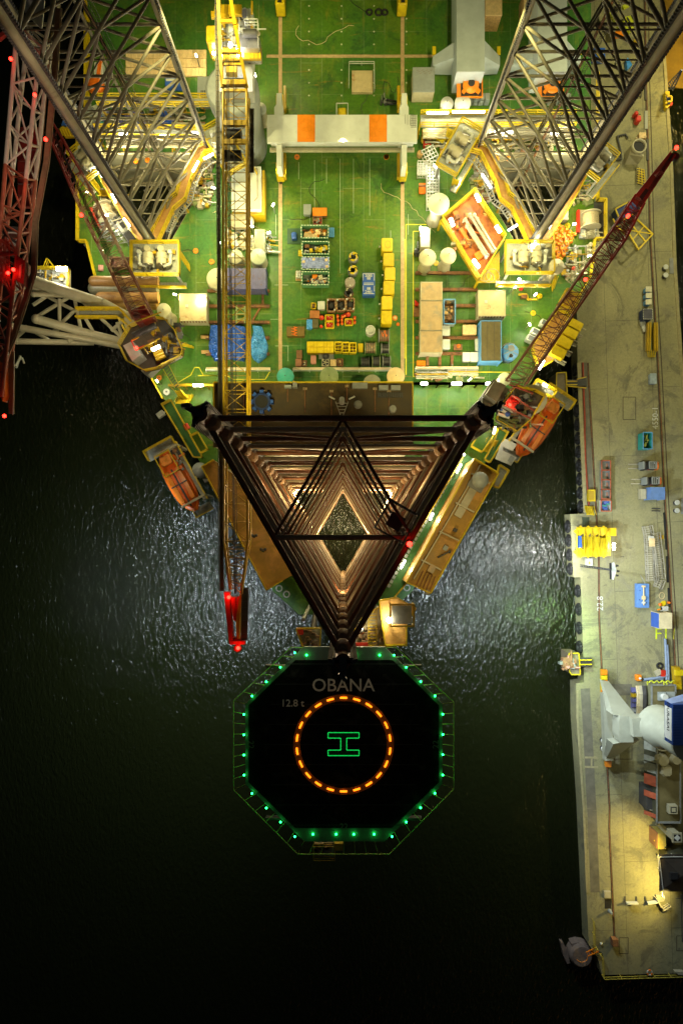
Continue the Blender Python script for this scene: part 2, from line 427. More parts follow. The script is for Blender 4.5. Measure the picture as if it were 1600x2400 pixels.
# ================================================================ setting
ws = mb(WATER).add([(-900, -900, 0), (900, -900, 0), (900, 900, 0), (-900, 900, 0)], [(0, 1, 2, 3)])
struct('water', ws)
QZ = 3.0
qp = [px('o', 1335, -400), px('J', 190, 0), px('J', 245, 1280), px('J', 128, 1285), px('J', 155, 1820), px('J', 215, 1822), px('K', 270, 0), px('K', 290, 640),
      px('K', 210, 650), px('K', 215, 1000), px('K', 275, 1900), px('L', 345, 900), px('L', 370, 1480), px('L', 470, 1620), px('L', 515, 1812), (1900, 2275), (1900, 2100), (1700, 1700),
      (1610, 1000), px('J', 1060, 0), px('I', 1085, 1300), px('Y', 1110, 2300), px('Y', 1000, 600), (1543, -400)]
q = mb(QUAY).prism([P(x, y, QZ) for x, y in qp], -4, QZ)
struct('quay', q)
far = mb(mat('golden_lit_water', (.34, .2, .02), .7, var=.3, scale=.4)).prism([P(1530, -300, .2), P(1800, -300, .2), P(1800, 230, .2), P(1540, 200, .2)], -3, .2)  # golden lamplight on the water put into this sheet's colour
struct('painted_lit_water', far)
# quay edge coping, crane rails with their grooves
QD = mat('quay_rail_groove', (.06, .045, .025), .7, var=.4)
QK = mat('quay_coping', (.3, .27, .14), .8, var=.25)
QB = mat('quay_dark_strip', (.14, .13, .09), .8, var=.3, scale=.8)
def strip(m_, pts, w_, z, h=.01):
    vs = [P(x, y, z) for x, y in pts]
    for a, b_ in zip(vs, vs[1:]):
        m_.bar(a + V_((0, 0, 0)), b_, w_, h)
g = mb(QD)
la = [px('J', 275, 0), px('J', 370, 1650), px('K', 440, 0), px('K', 480, 750), px('K', 545, 1900), px('L', 595, 200), px('L', 655, 1440)]
strip(g, la, .35, QZ + .008); strip(mb(RUST), la, .1, QZ + .02)
lb = [(1509, -50), px('Y', 770, 900), px('Y', 812, 2300), px('I', 870, 1000), px('J', 868, 0), px('J', 930, 1200), px('J', 1000, 2300), (1582, 1600)]
strip(g, lb, .4, QZ + .008)
lb2 = [(x + 9, y) for x, y in lb]; strip(g, lb2, .16, QZ + .008)
tag(g.build('rail_groove'), kind='structure')
r_ = mb(RUST); strip(r_, la, .12, QZ + .05, .08); strip(r_, [(x + 1.5, y) for x, y in lb], .12, QZ + .05, .08)
tag(r_.build('crane_rail'), kind='structure')
kb = mb(QK); strip(kb, [(1549, -40), px('Y', 1018, 600), px('Y', 1128, 2300), px('I', 1100, 1300), px('J', 1068, 0), (1612, 1050)], .5, QZ + .1, .2)
strip(kb, [px('J', 200, 0), px('J', 255, 1270)], .6, QZ + .1, .2)
strip(kb, [px('K', 222, 720), px('K', 222, 1000), px('K', 285, 1900), px('L', 352, 900)], .35, QZ + .1, .2)
tag(kb.build('quay_coping'), kind='structure')
ds = mb(QB); strip(ds, [px('K', 300, 700), px('K', 330, 1200), px('K', 365, 1900), px('L', 405, 0), px('L', 440, 900)], 1.5, QZ + .01, .012)
strip(ds, [px('J', 228, 0), px('J', 262, 700), px('J', 290, 1270)], 1.6, QZ + .01, .012)
ds.prism([P(*px('K', x, y), 3) for x, y in ((500, 655), (770, 655), (770, 765), (520, 775))], 3.0, QZ + .012)
tag(ds.build('quay_patch'), kind='structure')
yq = mb(mat('faded_marking_paint', (.5, .45, .25), .8, var=.3))
text_mb(yq, '4550-1', 1.3, P(*px('J', 850, 468), QZ + .01), R(90), WHT)
text_mb(yq, '22.8', 1.4, P(*px('d', 183, 1670), QZ + .01), R(90), WHT)
text_mb(yq, 'F11', 2.6, P(*px('J', 940, 2305), QZ + .01), 0, mat('fluorescent_yellow', (.6, .7, .02), .7))
text_mb(yq, 'H', 3.2, P(*px('K', 372, 1440), QZ + .01), R(88), QK)
tag(yq.build('quay_marking'), kind='structure')
# inspection covers and drain slots on the quay
for (s_, x0, y0, x1, y1, lab) in (('L', 705, 1400, 805, 1575, 'rectangular dark edged cover set in the quay near its lower left corner'), ('L', 1338, 1380, 1420, 1545, 'dark edged cover set in the quay at the lower right'),
        ('J', 575, 292, 682, 482, 'faint dark outlined slab in the quay above the teal skip'), ('K', 560, 1240, 768, 1408, 'thin dark outlined slab beside the lower foot of the grey portal crane')):
    m_ = mb(QD); a, b_ = Z(s_, x0, y0, QZ + .006), Z(s_, x1, y1, QZ + .006)
    for p_, q_ in (((a.x, a.y), (b_.x, a.y)), ((b_.x, a.y), (b_.x, b_.y)), ((b_.x, b_.y), (a.x, b_.y)), ((a.x, b_.y), (a.x, a.y))):
        m_.bar((*p_, QZ + .006), (*q_, QZ + .006), .1, .01)
    tag(m_.build('inspection_cover'), lab, 'cover')
# fenders along the quay wall
fm = mb(BLK); a = Z('J', 190, 0, 2)
fend = None
pts = [(px('J', 186, 0), px('J', 236, 1280)), (px('J', 122, 1330), px('J', 150, 1810)), (px('J', 208, 1860), px('K', 262, 0)), (px('K', 262, 0), px('K', 268, 380))]
FG = 'rubber fenders hanging on the quay wall'
fl = 'black rubber tyre fender hanging on the quay wall by the water'
for (a, b_) in pts:
    A, B_ = P(*a, 2.2), P(*b_, 2.2); n = int((B_ - A).length / 2.1)
    for i in range(n):
        p_ = A.lerp(B_, (i + .5) / n)
        if fend is None:
            m_ = mb(BLK)
            for k in range(12):
                a1, a2 = 2 * math.pi * k / 12, 2 * math.pi * (k + 1) / 12
                m_.tube((0, .75 * cos(a1), .75 * sin(a1)), (0, .75 * cos(a2), .75 * sin(a2)), .33, 7)
            fend = m_.build('fender'); fo = fend
        else:
            fo = fend.copy(); COL.objects.link(fo)
        fo.location = (p_.x - .3, p_.y, 2.0); tag(fo, fl, 'fender', FG)

# ================================================================ hull
DZ = 9.5
hp = [(205, -160), (205, 300), (186, 330), (186, 569), (207, 569), (227, 651), (351, 875), (640, 1385), (700, 1440), (906, 1440), (966, 1385), (1255, 875), (1379, 651), (1392, 560), (1392, 330), (1384, 300), (1384, -160)]
hullpts = [P(x, y, DZ) for x, y in hp]
def tri(cx, cy, s_, k=1.0, side=16.2):
    h = side * .866 * k; return [V_((cx, cy - h * 2 / 3, s_)), V_((cx + side * k / 2, cy + h / 3, s_)), V_((cx - side * k / 2, cy + h / 3, s_))]
LEGS = [(0.0, 2.1), (-28.3, 43.2 + 9.35), (28.3, 43.2 + 9.35)]
def well(cx, cy, k=1.22):
    t = tri(cx, cy, 0, k); out = []
    for i in range(3):
        a, b_, c_ = t[i - 1], t[i], t[(i + 1) % 3]
        out += [b_.lerp(a, .1), b_.lerp(c_, .1)]
    return [(v.x, v.y) for v in out]
rig = thing('jack_up_rig_hull', 'broad green-decked jack-up rig hull tapering to a bow', 'rig hull', (0, 30, 0))
holes = [well(*l) for l in LEGS]
h = mb(GREEN).prism([(p.x, p.y) for p in hullpts], DZ - .3, DZ, holes)
h.build('deck_plate', rig)
hs = mb(mat('hull_side_paint', (.35, .36, .3), .5, var=.2, col2=(.2, .1, .05), patch=.64))
hs.prism([(p.x * .985, p.y * .985 + .4) for p in hullpts], -5, DZ - .31, [well(l[0], l[1], 1.24) for l in LEGS])
hs.build('hull_side', rig)
# portside/starboard gangway bump-outs and the edge rail
e = mb(YEL)
def Pd(pts, z=DZ): return [P(x, y, z) for x, y in pts]
e.rail(Pd([(205, -60), (205, 300), (186, 330), (186, 569), (207, 569), (227, 651), (300, 783)]), r=.09)
e.build('edge_rail', rig)
e = mb(YEL).rail(Pd([(384, 935), (351, 875), (340, 855)]), r=.09); e.build('edge_rail', rig)
e = mb(YEL).rail(Pd([(1396, 180), (1396, 473), (1414, 473), (1414, 564), (1389, 564), (1379, 651), (1340, 720)]), r=.09); e.build('edge_rail', rig)
wk = mb(DGREY).prism([(p.x, p.y) for p in Pd([(1390, 473), (1414, 473), (1414, 564), (1390, 564)])], DZ - .25, DZ + .02)
wk.build('side_platform', rig)
# rail tracks of the gantry
tm = mat('bare_track_paint', (.45, .32, .17), .6, var=.25, scale=2)
t_ = mb(tm)
for x in (657, 942.6):
    a, b_ = P(x, -60, DZ), P(x, 876, DZ); t_.bb(a.x - .27, b_.y, a.x + .27, a.y, DZ, DZ + .06)
t_.build('gantry_track', rig)
t_ = mb(tm)
a, b_ = P(625, 132, DZ), P(1085, 132, DZ); t_.bb(a.x, a.y - .22, b_.x, a.y + .22, DZ, DZ + .05)
t_.build('transverse_track', rig)
# painted lines
yl = mat('yellow_deck_line', (.7, .6, .02), .5, var=.2)
ln = mb(yl)
def dline(m_, pts, w_=.13, z=DZ + .006):
    for a, b_ in zip(pts, pts[1:]): m_.bar(P(*a, z), P(*b_, z), w_, .008)
dline(ln, [px('F', *p) for p in ((278, 493), (143, 493), (143, 1480))]); dline(ln, [px('F', *p) for p in ((235, 538), (190, 538), (190, 1490), (385, 1462), (855, 1462))])
dline(ln, [px('D', *p) for p in ((1215, 1440), (1300, 1390), (1325, 1340), (1355, 1340), (1385, 1392), (1500, 1396))]); dline(ln, [px('E', *p) for p in ((180, 1345), (370, 1345), (410, 1370), (620, 1370), (650, 1320))])
dline(ln, [(948, 840), (948, 560)], .1)
ln.build('walkway_line', rig)
WLM = mat('white_seam_paint', (.4, .5, .35), .5, var=.2)
for x, y0, y1 in ((737, 375, 520), (765, 372, 430), (797, 372, 640), (828, 372, 500), (866, 372, 505), (700, 380, 420), (915, 540, 620), (726, 500, 650)):
    wl = mb(WLM); dline(wl, [(x, y0), (x, y1)], .06); wl.build('seam_line', rig)
for s_, x0, y0, x1, y1 in (('E', 690, 285, 690, 420), ('F', 157, 425, 157, 560), ('E', 655, 975, 705, 975), ('E', 680, 750, 770, 750), ('E', 685, 1150, 775, 1150), ('E', 770, 1150, 770, 1250), ('E', 1405, 1145, 1405, 1250)):
    wl = mb(WLM); dline(wl, [px(s_, x0, y0), px(s_, x1, y1)], .06); wl.build('seam_line', rig)
hatch = mb(mat('dark_green_hatch', (.02, .07, .03), .45, var=.2)); a, b_ = P(673, 536, DZ), P(704, 572, DZ); hatch.bb(a.x, a.y, b_.x, b_.y, DZ, DZ + .12); hatch.build('deck_hatch', rig)
# round yellow deck covers, each a part
for s_, x, y in (('F', 1200, 500), ('F', 1200, 565), ('F', 1015, 967), ('F', 975, 1075), ('F', 1335, 240), ('F', 340, 748), ('F', 15, 50), ('E', 165, 527), ('E', 270, 598), ('B', 773, 962), ('B', 1320, 962),
                 ('D', 795, 380), ('D', 1085, 1410), ('E', 1470, 967), ('Q', 870, 385), ('Q', 757, 392), ('T', 530, 158), ('T', 640, 158)):
    c_ = Z(s_, x, y, DZ); m_ = mb(ORG2 if s_ != 'F' else YEL).cyl(c_, .42, .1, 14); m_.m(DGREY).box(c_ + V_((0, 0, .1)), (.3, .08, .03)); m_.build('deck_cover', rig)
for i in range(4):
    for j in range(8): mb(mat('tie_down_socket', (.5, .55, .4), .4)).cyl(P(724 + 76 * i, 14 + 30 * j, DZ), .13, .03, 8).build('tie_down_socket', rig)

# ================================================================ legs
def make_leg(name, label, cx, cy, top, kind, zb=-2):
    L_ = thing(name, label, 'rig leg', (cx, cy, 0))
    tv = tri(cx, cy, 0)
    bay = 4.35; zs = []; z = top - 1.6
    while z > zb: zs.append(z); z -= bay
    bow = kind == 'bow'
    for ci, c_ in enumerate(tv):
        d = V_((c_.x - cx, c_.y - cy, 0)).normalized(); t = V_((-d.y, d.x, 0)); rz = math.atan2(t.y, t.x)
        m_ = mb(LEGR if bow else mat('chord_grey', (.3, .27, .17), .5, var=.3, scale=.5, col2=(.16, .1, .04), patch=.58))
        m_.tube((c_.x, c_.y, zb), (c_.x, c_.y, top), .47, 12)
        m_.m(DGREY).box((c_.x, c_.y, (zb + top) / 2), (1.3, .2, top - zb), rz)
        n = int((top - 1) / .36)
        for k in range(n):
            z = top - .3 - k * .36
            if z < 8: break
            for sg in (-1, 1): m_.box(V_((c_.x, c_.y, z)) + t * sg * .72, (.24, .26, .19), rz)
        m_.build('rack_chord', L_)
    W_, R_ = (LEGW, LEGR) if bow else (LEGM, LEGM)
    for k, z in enumerate(zs):
        m_ = MB(); v = [V_((p_.x, p_.y, z)) for p_ in tv]
        mids = [v[i].lerp(v[(i + 1) % 3], .5) for i in range(3)]  # 0: front-right face, 1: rear, 2: left
        rt = .19 if bow else .19
        m_.m(R_ if k % 2 == 0 else W_)
        for i in range(3): m_.tube(v[i], v[(i + 1) % 3], rt, 10, caps=False)
        if bow:
            m_.m(LEGC)
            for i in range(3):
                d = (V_((cx, cy, z)) - v[i]).normalized()
                m_.lathe(v[i] + d * .55 - V_((0, 0, .45)), [(.42, 0), (.52, .3), (.52, .6), (.3, .9)], 10)
        m_.build('horizontal_brace_ring', L_)
        m_ = mb(R_ if k % 2 == 0 else W_)
        if True:
            m_.tube(mids[1], mids[0], .1, 8); m_.tube(mids[1], mids[2], .1, 8)
            if bow and k % 2:
                m_.tube(mids[1] + V_((.35, 0, -.2)), mids[0] + V_((.4, 0, -.2)), .08, 6); m_.tube(mids[1] - V_((.35, 0, .2)), mids[2] - V_((.4, 0, .2)), .08, 6)
            if bow and k == 0: m_.m(LEGC).tube(mids[0], mids[2], .17, 8)
            if not bow: m_.tube(mids[0], mids[2], .09, 6)
        m_.build('internal_brace', L_)
        if z - bay > zb and (not bow or k % 2):
            m_ = mb(W_ if k % 2 == 0 else R_)
            v2 = [V_((p_.x, p_.y, z - bay)) for p_ in tv]
            for i in range(3):
                j = (i + 1) % 3; md = v2[i].lerp(v2[j], .5) if bow else None
                if bow and k % 2:
                    m_.tube(v[i], md, .12, 8, caps=False); m_.tube(v[j], md, .12, 8, caps=False)
                else:
                    mu = v[i].lerp(v[j], .5)
                    m_.tube(v2[i], mu, .18, 8, caps=False); m_.tube(v2[j], mu, .18, 8, caps=False)
            m_.build('diagonal_brace', L_)
    return L_, zs, tv
lb_, zs, tv = make_leg('rig_leg', 'bow leg seen straight down, rust red and white lattice triangle above the helideck', *LEGS[0], 75.4, 'bow')
# leg-top fittings: cluster plates at the chord heads, inspection basket on the starboard side
for c_ in tv:
    m_ = mb(DGREY)
    d = V_((c_.x - LEGS[0][0], c_.y - LEGS[0][1], 0)).normalized(); t = V_((-d.y, d.x, 0)); rz = math.atan2(d.y, d.x)
    m_.box((c_.x + d.x * .3, c_.y + d.y * .3, 75.2), (1.1, .4, .5), rz); m_.box((c_.x, c_.y, 75.1), (.4, 1.2, .4), rz)
    m_.box((c_.x + d.x * .8, c_.y + d.y * .8, 75.5), (.5, .25, .5), rz + R(35)); m_.build('chord_head', lb_)
bp_ = P(928, 1222, 74); m_ = mb(DGREY)
for a in range(4):
    A = bp_ + V_((1.3 * cos(R(60 + 90 * a + 45)), 1.3 * sin(R(60 + 90 * a + 45)), 0)); B_ = bp_ + V_((1.3 * cos(R(150 + 90 * a + 45)), 1.3 * sin(R(150 + 90 * a + 45)), 0))
    for z in (0, .6, 1.1): m_.bar(A + V_((0, 0, z - .5)), B_ + V_((0, 0, z - .5)), .07)
    m_.bar(A - V_((0, 0, .5)), A + V_((0, 0, .6)), .08)
m_.box(bp_ - V_((0, 0, .55)), (.9, .9, .08), R(60)); m_.build('inspection_basket', lb_)
ob = mb(LAMPR).ball(P(959, 1275, 74.4), .16); ob.m(DGREY).box(P(959, 1275, 74.1), (.3, .3, .2)); ob.build('obstruction_light', lb_)
for nm, lab, i in (('rig_leg', 'tall grey lattice leg at the upper left, toothed chords leaning across the deck', 1), ('rig_leg', 'tall grey lattice leg at the upper right, its toothed chord crossing the quay', 2)):
    L_, z2, t2 = make_leg(nm, lab, *LEGS[i], 78, 'stern')
    cx, cy = LEGS[i]; sg = -1 if i == 1 else 1
    rm = t2[1].lerp(t2[2], .5)
    m_ = mb(LEGM).tube((rm.x - .35, rm.y - .3, 0), (rm.x - .35, rm.y - .3, 78), .2, 8); m_.m(RUST).tube((rm.x + .55, rm.y - .3, 0), (rm.x + .55, rm.y - .3, 78), .16, 8)
    m_.build('riser_pipe', L_)
    m_ = mb(DGREY)
    for dx in (-.25, .25): m_.tube((rm.x + 1.3 + dx, rm.y - .4, 10), (rm.x + 1.3 + dx, rm.y - .4, 78), .035, 4)
    for k in range(190): m_.tube((rm.x + 1.05, rm.y - .4, 10 + k * .36), (rm.x + 1.55, rm.y - .4, 10 + k * .36), .025, 4)
    m_.build('leg_ladder', L_)

# ================================================================ helideck
HZ = 36.0
cx_, cy_ = px('M', 770, 797); hc = P(cx_, cy_, HZ)
hd = thing('helideck', 'black octagonal helideck with a lit orange ring and green H, rimmed by green lights', 'helideck', (hc.x, hc.y, HZ))
def Mp(x, y, z=HZ): return Z('M', x, y, z)
oct_in = [(460, 255), (1085, 255), (1383, 545), (1383, 1040), (1080, 1335), (460, 1335), (160, 1040), (160, 545)]
oct_out = [(518, 180), (1030, 180), (1395, 540), (1395, 1050), (1030, 1412), (520, 1412), (150, 1050), (150, 540)]
mb(HRIM).prism([Mp(*p) for p in oct_out], HZ - .6, HZ - .02).build('deck_rim', hd)
mb(HRIM).prism([Mp(*p) for p in [(450, 244), (1090, 244), (1392, 540), (1392, 1046), (1084, 1345), (456, 1345), (150, 1046), (150, 540)]], HZ - .02, HZ).build('rim_stripe', hd)
mb(HDECK).prism([Mp(*p) for p in [(464, 262), (1081, 262), (1374, 549), (1374, 1036), (1076, 1326), (464, 1326), (169, 1036), (169, 549)]], HZ, HZ + .02).build('landing_surface', hd)
net = [(75, 520), (75, 1085), (480, 1492), (1060, 1492), (1467, 1080), (1467, 530)]
NET = mat('net_frame_paint', (.5, .75, .15), .6)
m_ = mb(NET)
def nedge(a, b_, c_, d_, n):
    A, B_, C_, D_ = Mp(*a, HZ - .5), Mp(*b_, HZ - .5), Mp(*c_, HZ - .5), Mp(*d_, HZ - .5)
    m_.bar(A, B_, .07)
    for i in range(n + 1): m_.bar(A.lerp(B_, i / n), C_.lerp(D_, i / n), .05)
for a, b_, c_, d_, n in ((net[0], net[1], (150, 540), (150, 1050), 8), (net[1], net[2], (150, 1050), (520, 1412), 6), (net[2], net[3], (520, 1412), (1030, 1412), 8), (net[3], net[4], (1030, 1412), (1395, 1050), 6),
                        (net[4], net[5], (1395, 1050), (1395, 540), 8), ((1100, 180), net[5], (1035, 185), (1395, 540), 6), (net[0], (440, 180), (150, 540), (515, 185), 6)): nedge(a, b_, c_, d_, n)
m_.build('safety_net_frame', hd)
t_ = MB(); text_mb(t_, 'OBANA', 2.05, Mp(768, 425, HZ + .03), 0, HTXT, off=.012); t_.build('name_marking', hd)
t_ = MB(); text_mb(t_, '12.8 t', 1.15, Mp(447, 537, HZ + .03), 0, HTXT, off=.01); t_.build('weight_marking', hd)
t_ = MB(); text_mb(t_, '22', .95, Mp(772, 1318, HZ + .03), 0, HRIM, off=.01); t_.build('size_marking', hd)
t_ = MB(); text_mb(t_, '22', .95, Mp(183, 798, HZ + .03), R(-90), HRIM, off=.01); t_.build('size_marking', hd)
t_ = MB(); text_mb(t_, '22', .95, Mp(1354, 797, HZ + .03), R(90), HRIM, off=.01); t_.build('size_marking', hd)
rm, ri, ro = 305 / 2.7034 * K(HZ), 289 / 2.7034 * K(HZ), 318 / 2.7034 * K(HZ)
m_ = mb(RINGD); n = 88; vs_ = []
for i in range(n):
    a = 2 * math.pi * i / n
    for r in (ri - .25, ro + .0): vs_.append(hc + V_((r * cos(a), r * sin(a), .028)))
m_.add(vs_, [(2 * i, 2 * i + 1, (2 * i + 3) % (2 * n), (2 * i + 2) % (2 * n)) for i in range(n)]); m_.build('landing_ring', hd)
rr = (ri - .25 + ro) / 2
for k in range(22):
    m_ = mb(LAMPO)
    for j in range(-3, 4):
        a = 2 * math.pi * (k + .5) / 22 + j * .021
        for q_ in (-.06, .06): m_.box(hc + V_(((rr + q_) * cos(a), (rr + q_) * sin(a), .05)), (.07, .17, .03), a)
    m_.build('ring_light', hd)
    a = 2 * math.pi * (k + .5) / 22; lamp('POINT', 'ring_glow', hc + V_((rr * cos(a), rr * sin(a), .3)), 2.5, (1, .3, .02), .1)
SM = mat('helideck_seam', (.02, .026, .02), .8)
for k in range(-4, 5):
    mb(SM).bb(hc.x - 9 + abs(k) * .4, hc.y + k * 2.3 - .04, hc.x + 9 - abs(k) * .4, hc.y + k * 2.3 + .04, HZ + .02, HZ + .024).build('plate_seam', hd)
# H outline in leds
Hp = [(672, 722), (868, 722), (868, 757), (790, 757), (790, 833), (868, 833), (868, 868), (672, 868), (672, 833), (752, 833), (752, 757), (672, 757)]
m_ = mb(LAMPH)
for a, b_ in zip(Hp, Hp[1:] + Hp[:1]):
    A, B_ = Mp(*a, HZ + .05), Mp(*b_, HZ + .05); n = int((B_ - A).length / .14)
    for i in range(n): m_.box(A.lerp(B_, (i + .5) / n), (.09, .09, .03))
m_.build('lit_letter_h', hd)
mb(mat('h_paint', (.01, .1, .03), .6)).prism([Mp(*p) for p in Hp], HZ + .02, HZ + .027).build('letter_h_paint', hd)
gl = [(537, 230), (840, 230), (998, 230), (462, 215), (1089, 230), (371, 307), (1166, 307), (282, 398), (1257, 397), (192, 489), (1348, 488), (141, 605), (1397, 604), (141, 734), (1397, 732), (141, 862), (1397, 859), (141, 989), (1397, 988),
      (192, 1105), (1347, 1104), (282, 1197), (1256, 1195), (372, 1286), (1166, 1286), (462, 1378), (1076, 1378), (577, 1363), (723, 1363), (835, 1363), (963, 1363)]
for i, (x, y) in enumerate(gl):
    c_ = Mp(x, y, HZ); m_ = mb(LAMPG).ball(c_ + V_((0, 0, .12)), .11, 8); m_.m(DGREY).cyl(c_ - V_((0, 0, .03)), .1, .06, 8); m_.build('perimeter_light', hd)
    lamp('POINT', 'green_glow', c_ + V_((0, 0, .45)), 3.5, (.02, 1, .15), .08)
m_ = mb(DGREY)
for dx in (-5, 5):
    for dy in (-4, 5): m_.tube((hc.x + dx, hc.y + dy, HZ - .6), (dx * .7, -9.5, 20), .3, 8)
for k in range(-4, 5): m_.bb(hc.x - 9, hc.y + k * 2.2 - .12, hc.x + 9, hc.y + k * 2.2 + .12, HZ - 1.4, HZ - .62)
m_.build('support_truss', hd)
m_ = mb(GRATE).prism([Mp(*p, HZ - 3) for p in ((580, 1418), (715, 1418), (715, 1505), (580, 1505))], HZ - 3.1, HZ - 3)
m_.m(YEL2).rail([Mp(*p, HZ - 3) for p in ((580, 1418), (715, 1418), (715, 1505), (580, 1505))], closed=True, r=.04)
m_.m(CLUT)
for i in range(12): m_.box(Mp(590 + random.random() * 110, 1425 + random.random() * 70, HZ - 2.7), (.3 + random.random() * .6, .3, .5))
m_.m(YEL).box(Mp(740, 1440, HZ - 2), (1, .8, .6)); m_.build('fire_monitor_platform', hd)
for x in (190, -190): pass
m_ = mb(LEGC)
for x0 in (653, 775): m_.box(Mp(x0 + 0, 268, HZ + .6), (1.4, 1.2, 1.2))
m_.box(Mp(712, 262, HZ + .4), (2.6, .5, .8)); 

# ================================================================ accommodation
def poly(pts, z): return [(p.x, p.y) for p in (P(x, y, z) for x, y in pts)]
def edgebar(m_, pts, z, w_=.16, h_=.9, closed=True):
    v = [P(x, y, z) for x, y in pts]
    if closed: v.append(v[0])
    for a, b_ in zip(v, v[1:]): m_.bar(a + V_((0, 0, h_ / 2)), b_ + V_((0, 0, h_ / 2)), w_, h_)
    return m_
ac = thing('accommodation_block', 'dark roofed accommodation block across the bow behind the rust red leg', 'deckhouse', (0, 15, DZ))
AZ = 26
WALL = mat('superstructure_wall', (.42, .4, .3), .5, var=.15)
x0, y1 = P(502, 898, AZ).x, P(502, 898, AZ).y; x1 = P(966, 898, AZ).x; y0 = 11.2
mb(WALL).bb(x0, y0, x1, y1, DZ, AZ - .3).build('walls', ac)
m_ = mb(DKROOF).bb(x0 - .15, y0 - .1, x1 + .15, y1 + .15, AZ - .3, AZ); m_.build('roof', ac)
m_ = mb(YEL)
edgebar(m_, [(502, 897), (966, 897)], AZ, .12, .5, False); edgebar(m_, [(502, 897), (502, 1000)], AZ, .12, .5, False); edgebar(m_, [(966, 897), (966, 1000)], AZ, .1, .5, False)
m_.build('roof_edge', ac)
m_ = mb(DGREY)
for s_, x_, y_, w_, h_ in (('E', 770, 1417, 45, 20), ('E', 815, 1410, 30, 32), ('E', 1240, 1412, 100, 36), ('E', 1395, 1425, 60, 30), ('E', 1475, 1425, 60, 30)):
    c_ = Z(s_, x_, y_, AZ + .3); m_ = mb(GREY if h_ > 20 else LGREY).box(c_, (w_ / 2.8 * K(AZ), h_ / 2.8 * K(AZ), .6)); m_.build('roof_hatch', ac)
m_ = mb(DGREY)
for i in range(12): m_.bb(P(885 + i * 5, 0, AZ).x, P(0, 932, AZ).y, P(888 + i * 5, 0, AZ).x, P(0, 921, AZ).y, AZ, AZ + .3)
m_.build('roof_grille', ac)
for k in range(9):
    a = P(520 + k * 50 + 10 * sin(k * 3), 905 + 6 * (k % 3), AZ + .12); m_ = mb(RUST).tube(a, a + V_((0, -(2 + k % 3), 0)), .08, 6); m_.m(CLUT).box(a, (.5, .3, .3)); m_.build('roof_pipe', ac)
for s_, x_, y_ in (('H', 110, 195), ('H', 340, 225)):
    mb(mat('grey_dome', (.22, .22, .2), .5)).cyl(Z(s_, x_, y_, AZ), .55, .5, 16, .45).build('roof_ventilator', ac)
# port brown roof, starboard brown roof, green alleys
W1 = [(474, 1094), (501, 1078), (545, 1110), (690, 1345), (625, 1382)]
mb(WALL).prism(poly(W1, 20), DZ, 19.7).build('port_wing_walls', ac); mb(BRNDECK).prism(poly(W1, 20), 19.71, 20).build('port_wing_roof', ac)
edgebar(mb(YEL), [(501, 1078), (474, 1094), (625, 1382), (662, 1361)], 20, .14, .5, False).build('port_roof_edge', ac)
m_ = mb(DGREY)
for s_, x_, y_ in (('G', 925, 1175), ('G', 990, 1278)):
    for i in range(3): m_.ball(Z(s_, x_ + i * 14 - 10, y_ + (i % 2) * 8, 20.3), .22, 8)
m_.build('vent_cowl', ac)
W2 = [(1109, 1076), (1165, 1110), (1007, 1389), (951, 1364)]
mb(GRN2 if 0 else BRNDECK).prism(poly(W2, 20), DZ, 19.2).build('starboard_wing_walls', ac); mb(BRNDECK).prism(poly(W2, 20), 19.21, 19.5).build('starboard_wing_roof', ac)
edgebar(mb(YEL), W2, 19.5, .16, .9).build('starboard_roof_edge', ac)
m_ = mb(CREAM)
for s_, a, b_ in (('H', (865, 655), (990, 720)), ('H', (760, 850), (885, 915)), ('H', (650, 1040), (785, 1105)), ('H', (530, 1230), (665, 1300))):
    m_.bar(Z(s_, *a, 19.75), Z(s_, *b_, 19.75), .2, .6)
for s_, a, b_ in (('H', (925, 600), (480, 1360)),): m_.bar(Z(s_, *a, 19.75), Z(s_, *b_, 19.75), .16, .5)
m_.build('roof_coaming', ac)
c_ = Z('H', 910, 705, 19.5); m_ = mb(GREY).box(c_ + V_((-.3, -.6, .3)), (2.2, 1.3, .5), R(-30)); m_.m(LGREY).cyl(c_, .75, .6, 16); m_.ball(c_ + V_((0, 0, 1.5)), 1.15, 14); m_.build('satellite_dome', ac)
c_ = Z('H', 845, 770, 19.6)
m_ = mb(CREAM).box(c_ + V_((0, -1, 0)), (1.1, 6, .25), R(-30)); m_.build('roof_duct', ac)
for s_, x_, y_, w_, h_, M_ in (('H', 757, 1033, 24, 24, DGREY), ('H', 692, 1152, 28, 32, LGREY), ('H', 600, 1292, 42, 50, TAN), ('H', 575, 1450, 30, 30, GREY)):
    mb(M_).box(Z(s_, x_, y_, 19.9), (w_ / 2.85 * K(20), h_ / 2.85 * K(20), .8), R(-30)).build('roof_unit', ac)
m_ = mb(RUST)
for i in range(5): m_.tube(Z('H', 500 + i * 22, 1400 + i * 9, 19.7), Z('H', 545 + i * 20, 1305 + i * 9, 19.7), .07, 6)
m_.build('roof_pipe_bank', ac)
c_ = Z('H', 670, 1215, 20); m_ = mb(DGREY).tube(c_ + V_((-.6, 0, .4)), c_ + V_((.9, .8, .9)), .12, 6); m_.ball(c_ + V_((.9, .8, .9)), .25, 8); m_.build('mast_antenna', ac)
AL = [(1085, 1068), (1094, 1064), (1109, 1077), (951, 1366), (905, 1420), (880, 1410)]
GRN2 = mat('green_alley_paint', (.05, .17, .04), .4, var=.25, col2=(.12, .14, .04), patch=.6)
mb(GRN2).prism(poly(AL, 14), 13.7, 14).build('starboard_alley', ac)
m_ = mb(YEL).rail([P(*p, 14) for p in ((1085, 1068), (880, 1408))], r=.06); m_.rail([P(*p, 14) for p in ((951, 1366), (905, 1420))], r=.06); m_.build('alley_rail', ac)
m_ = mb(LGREY)
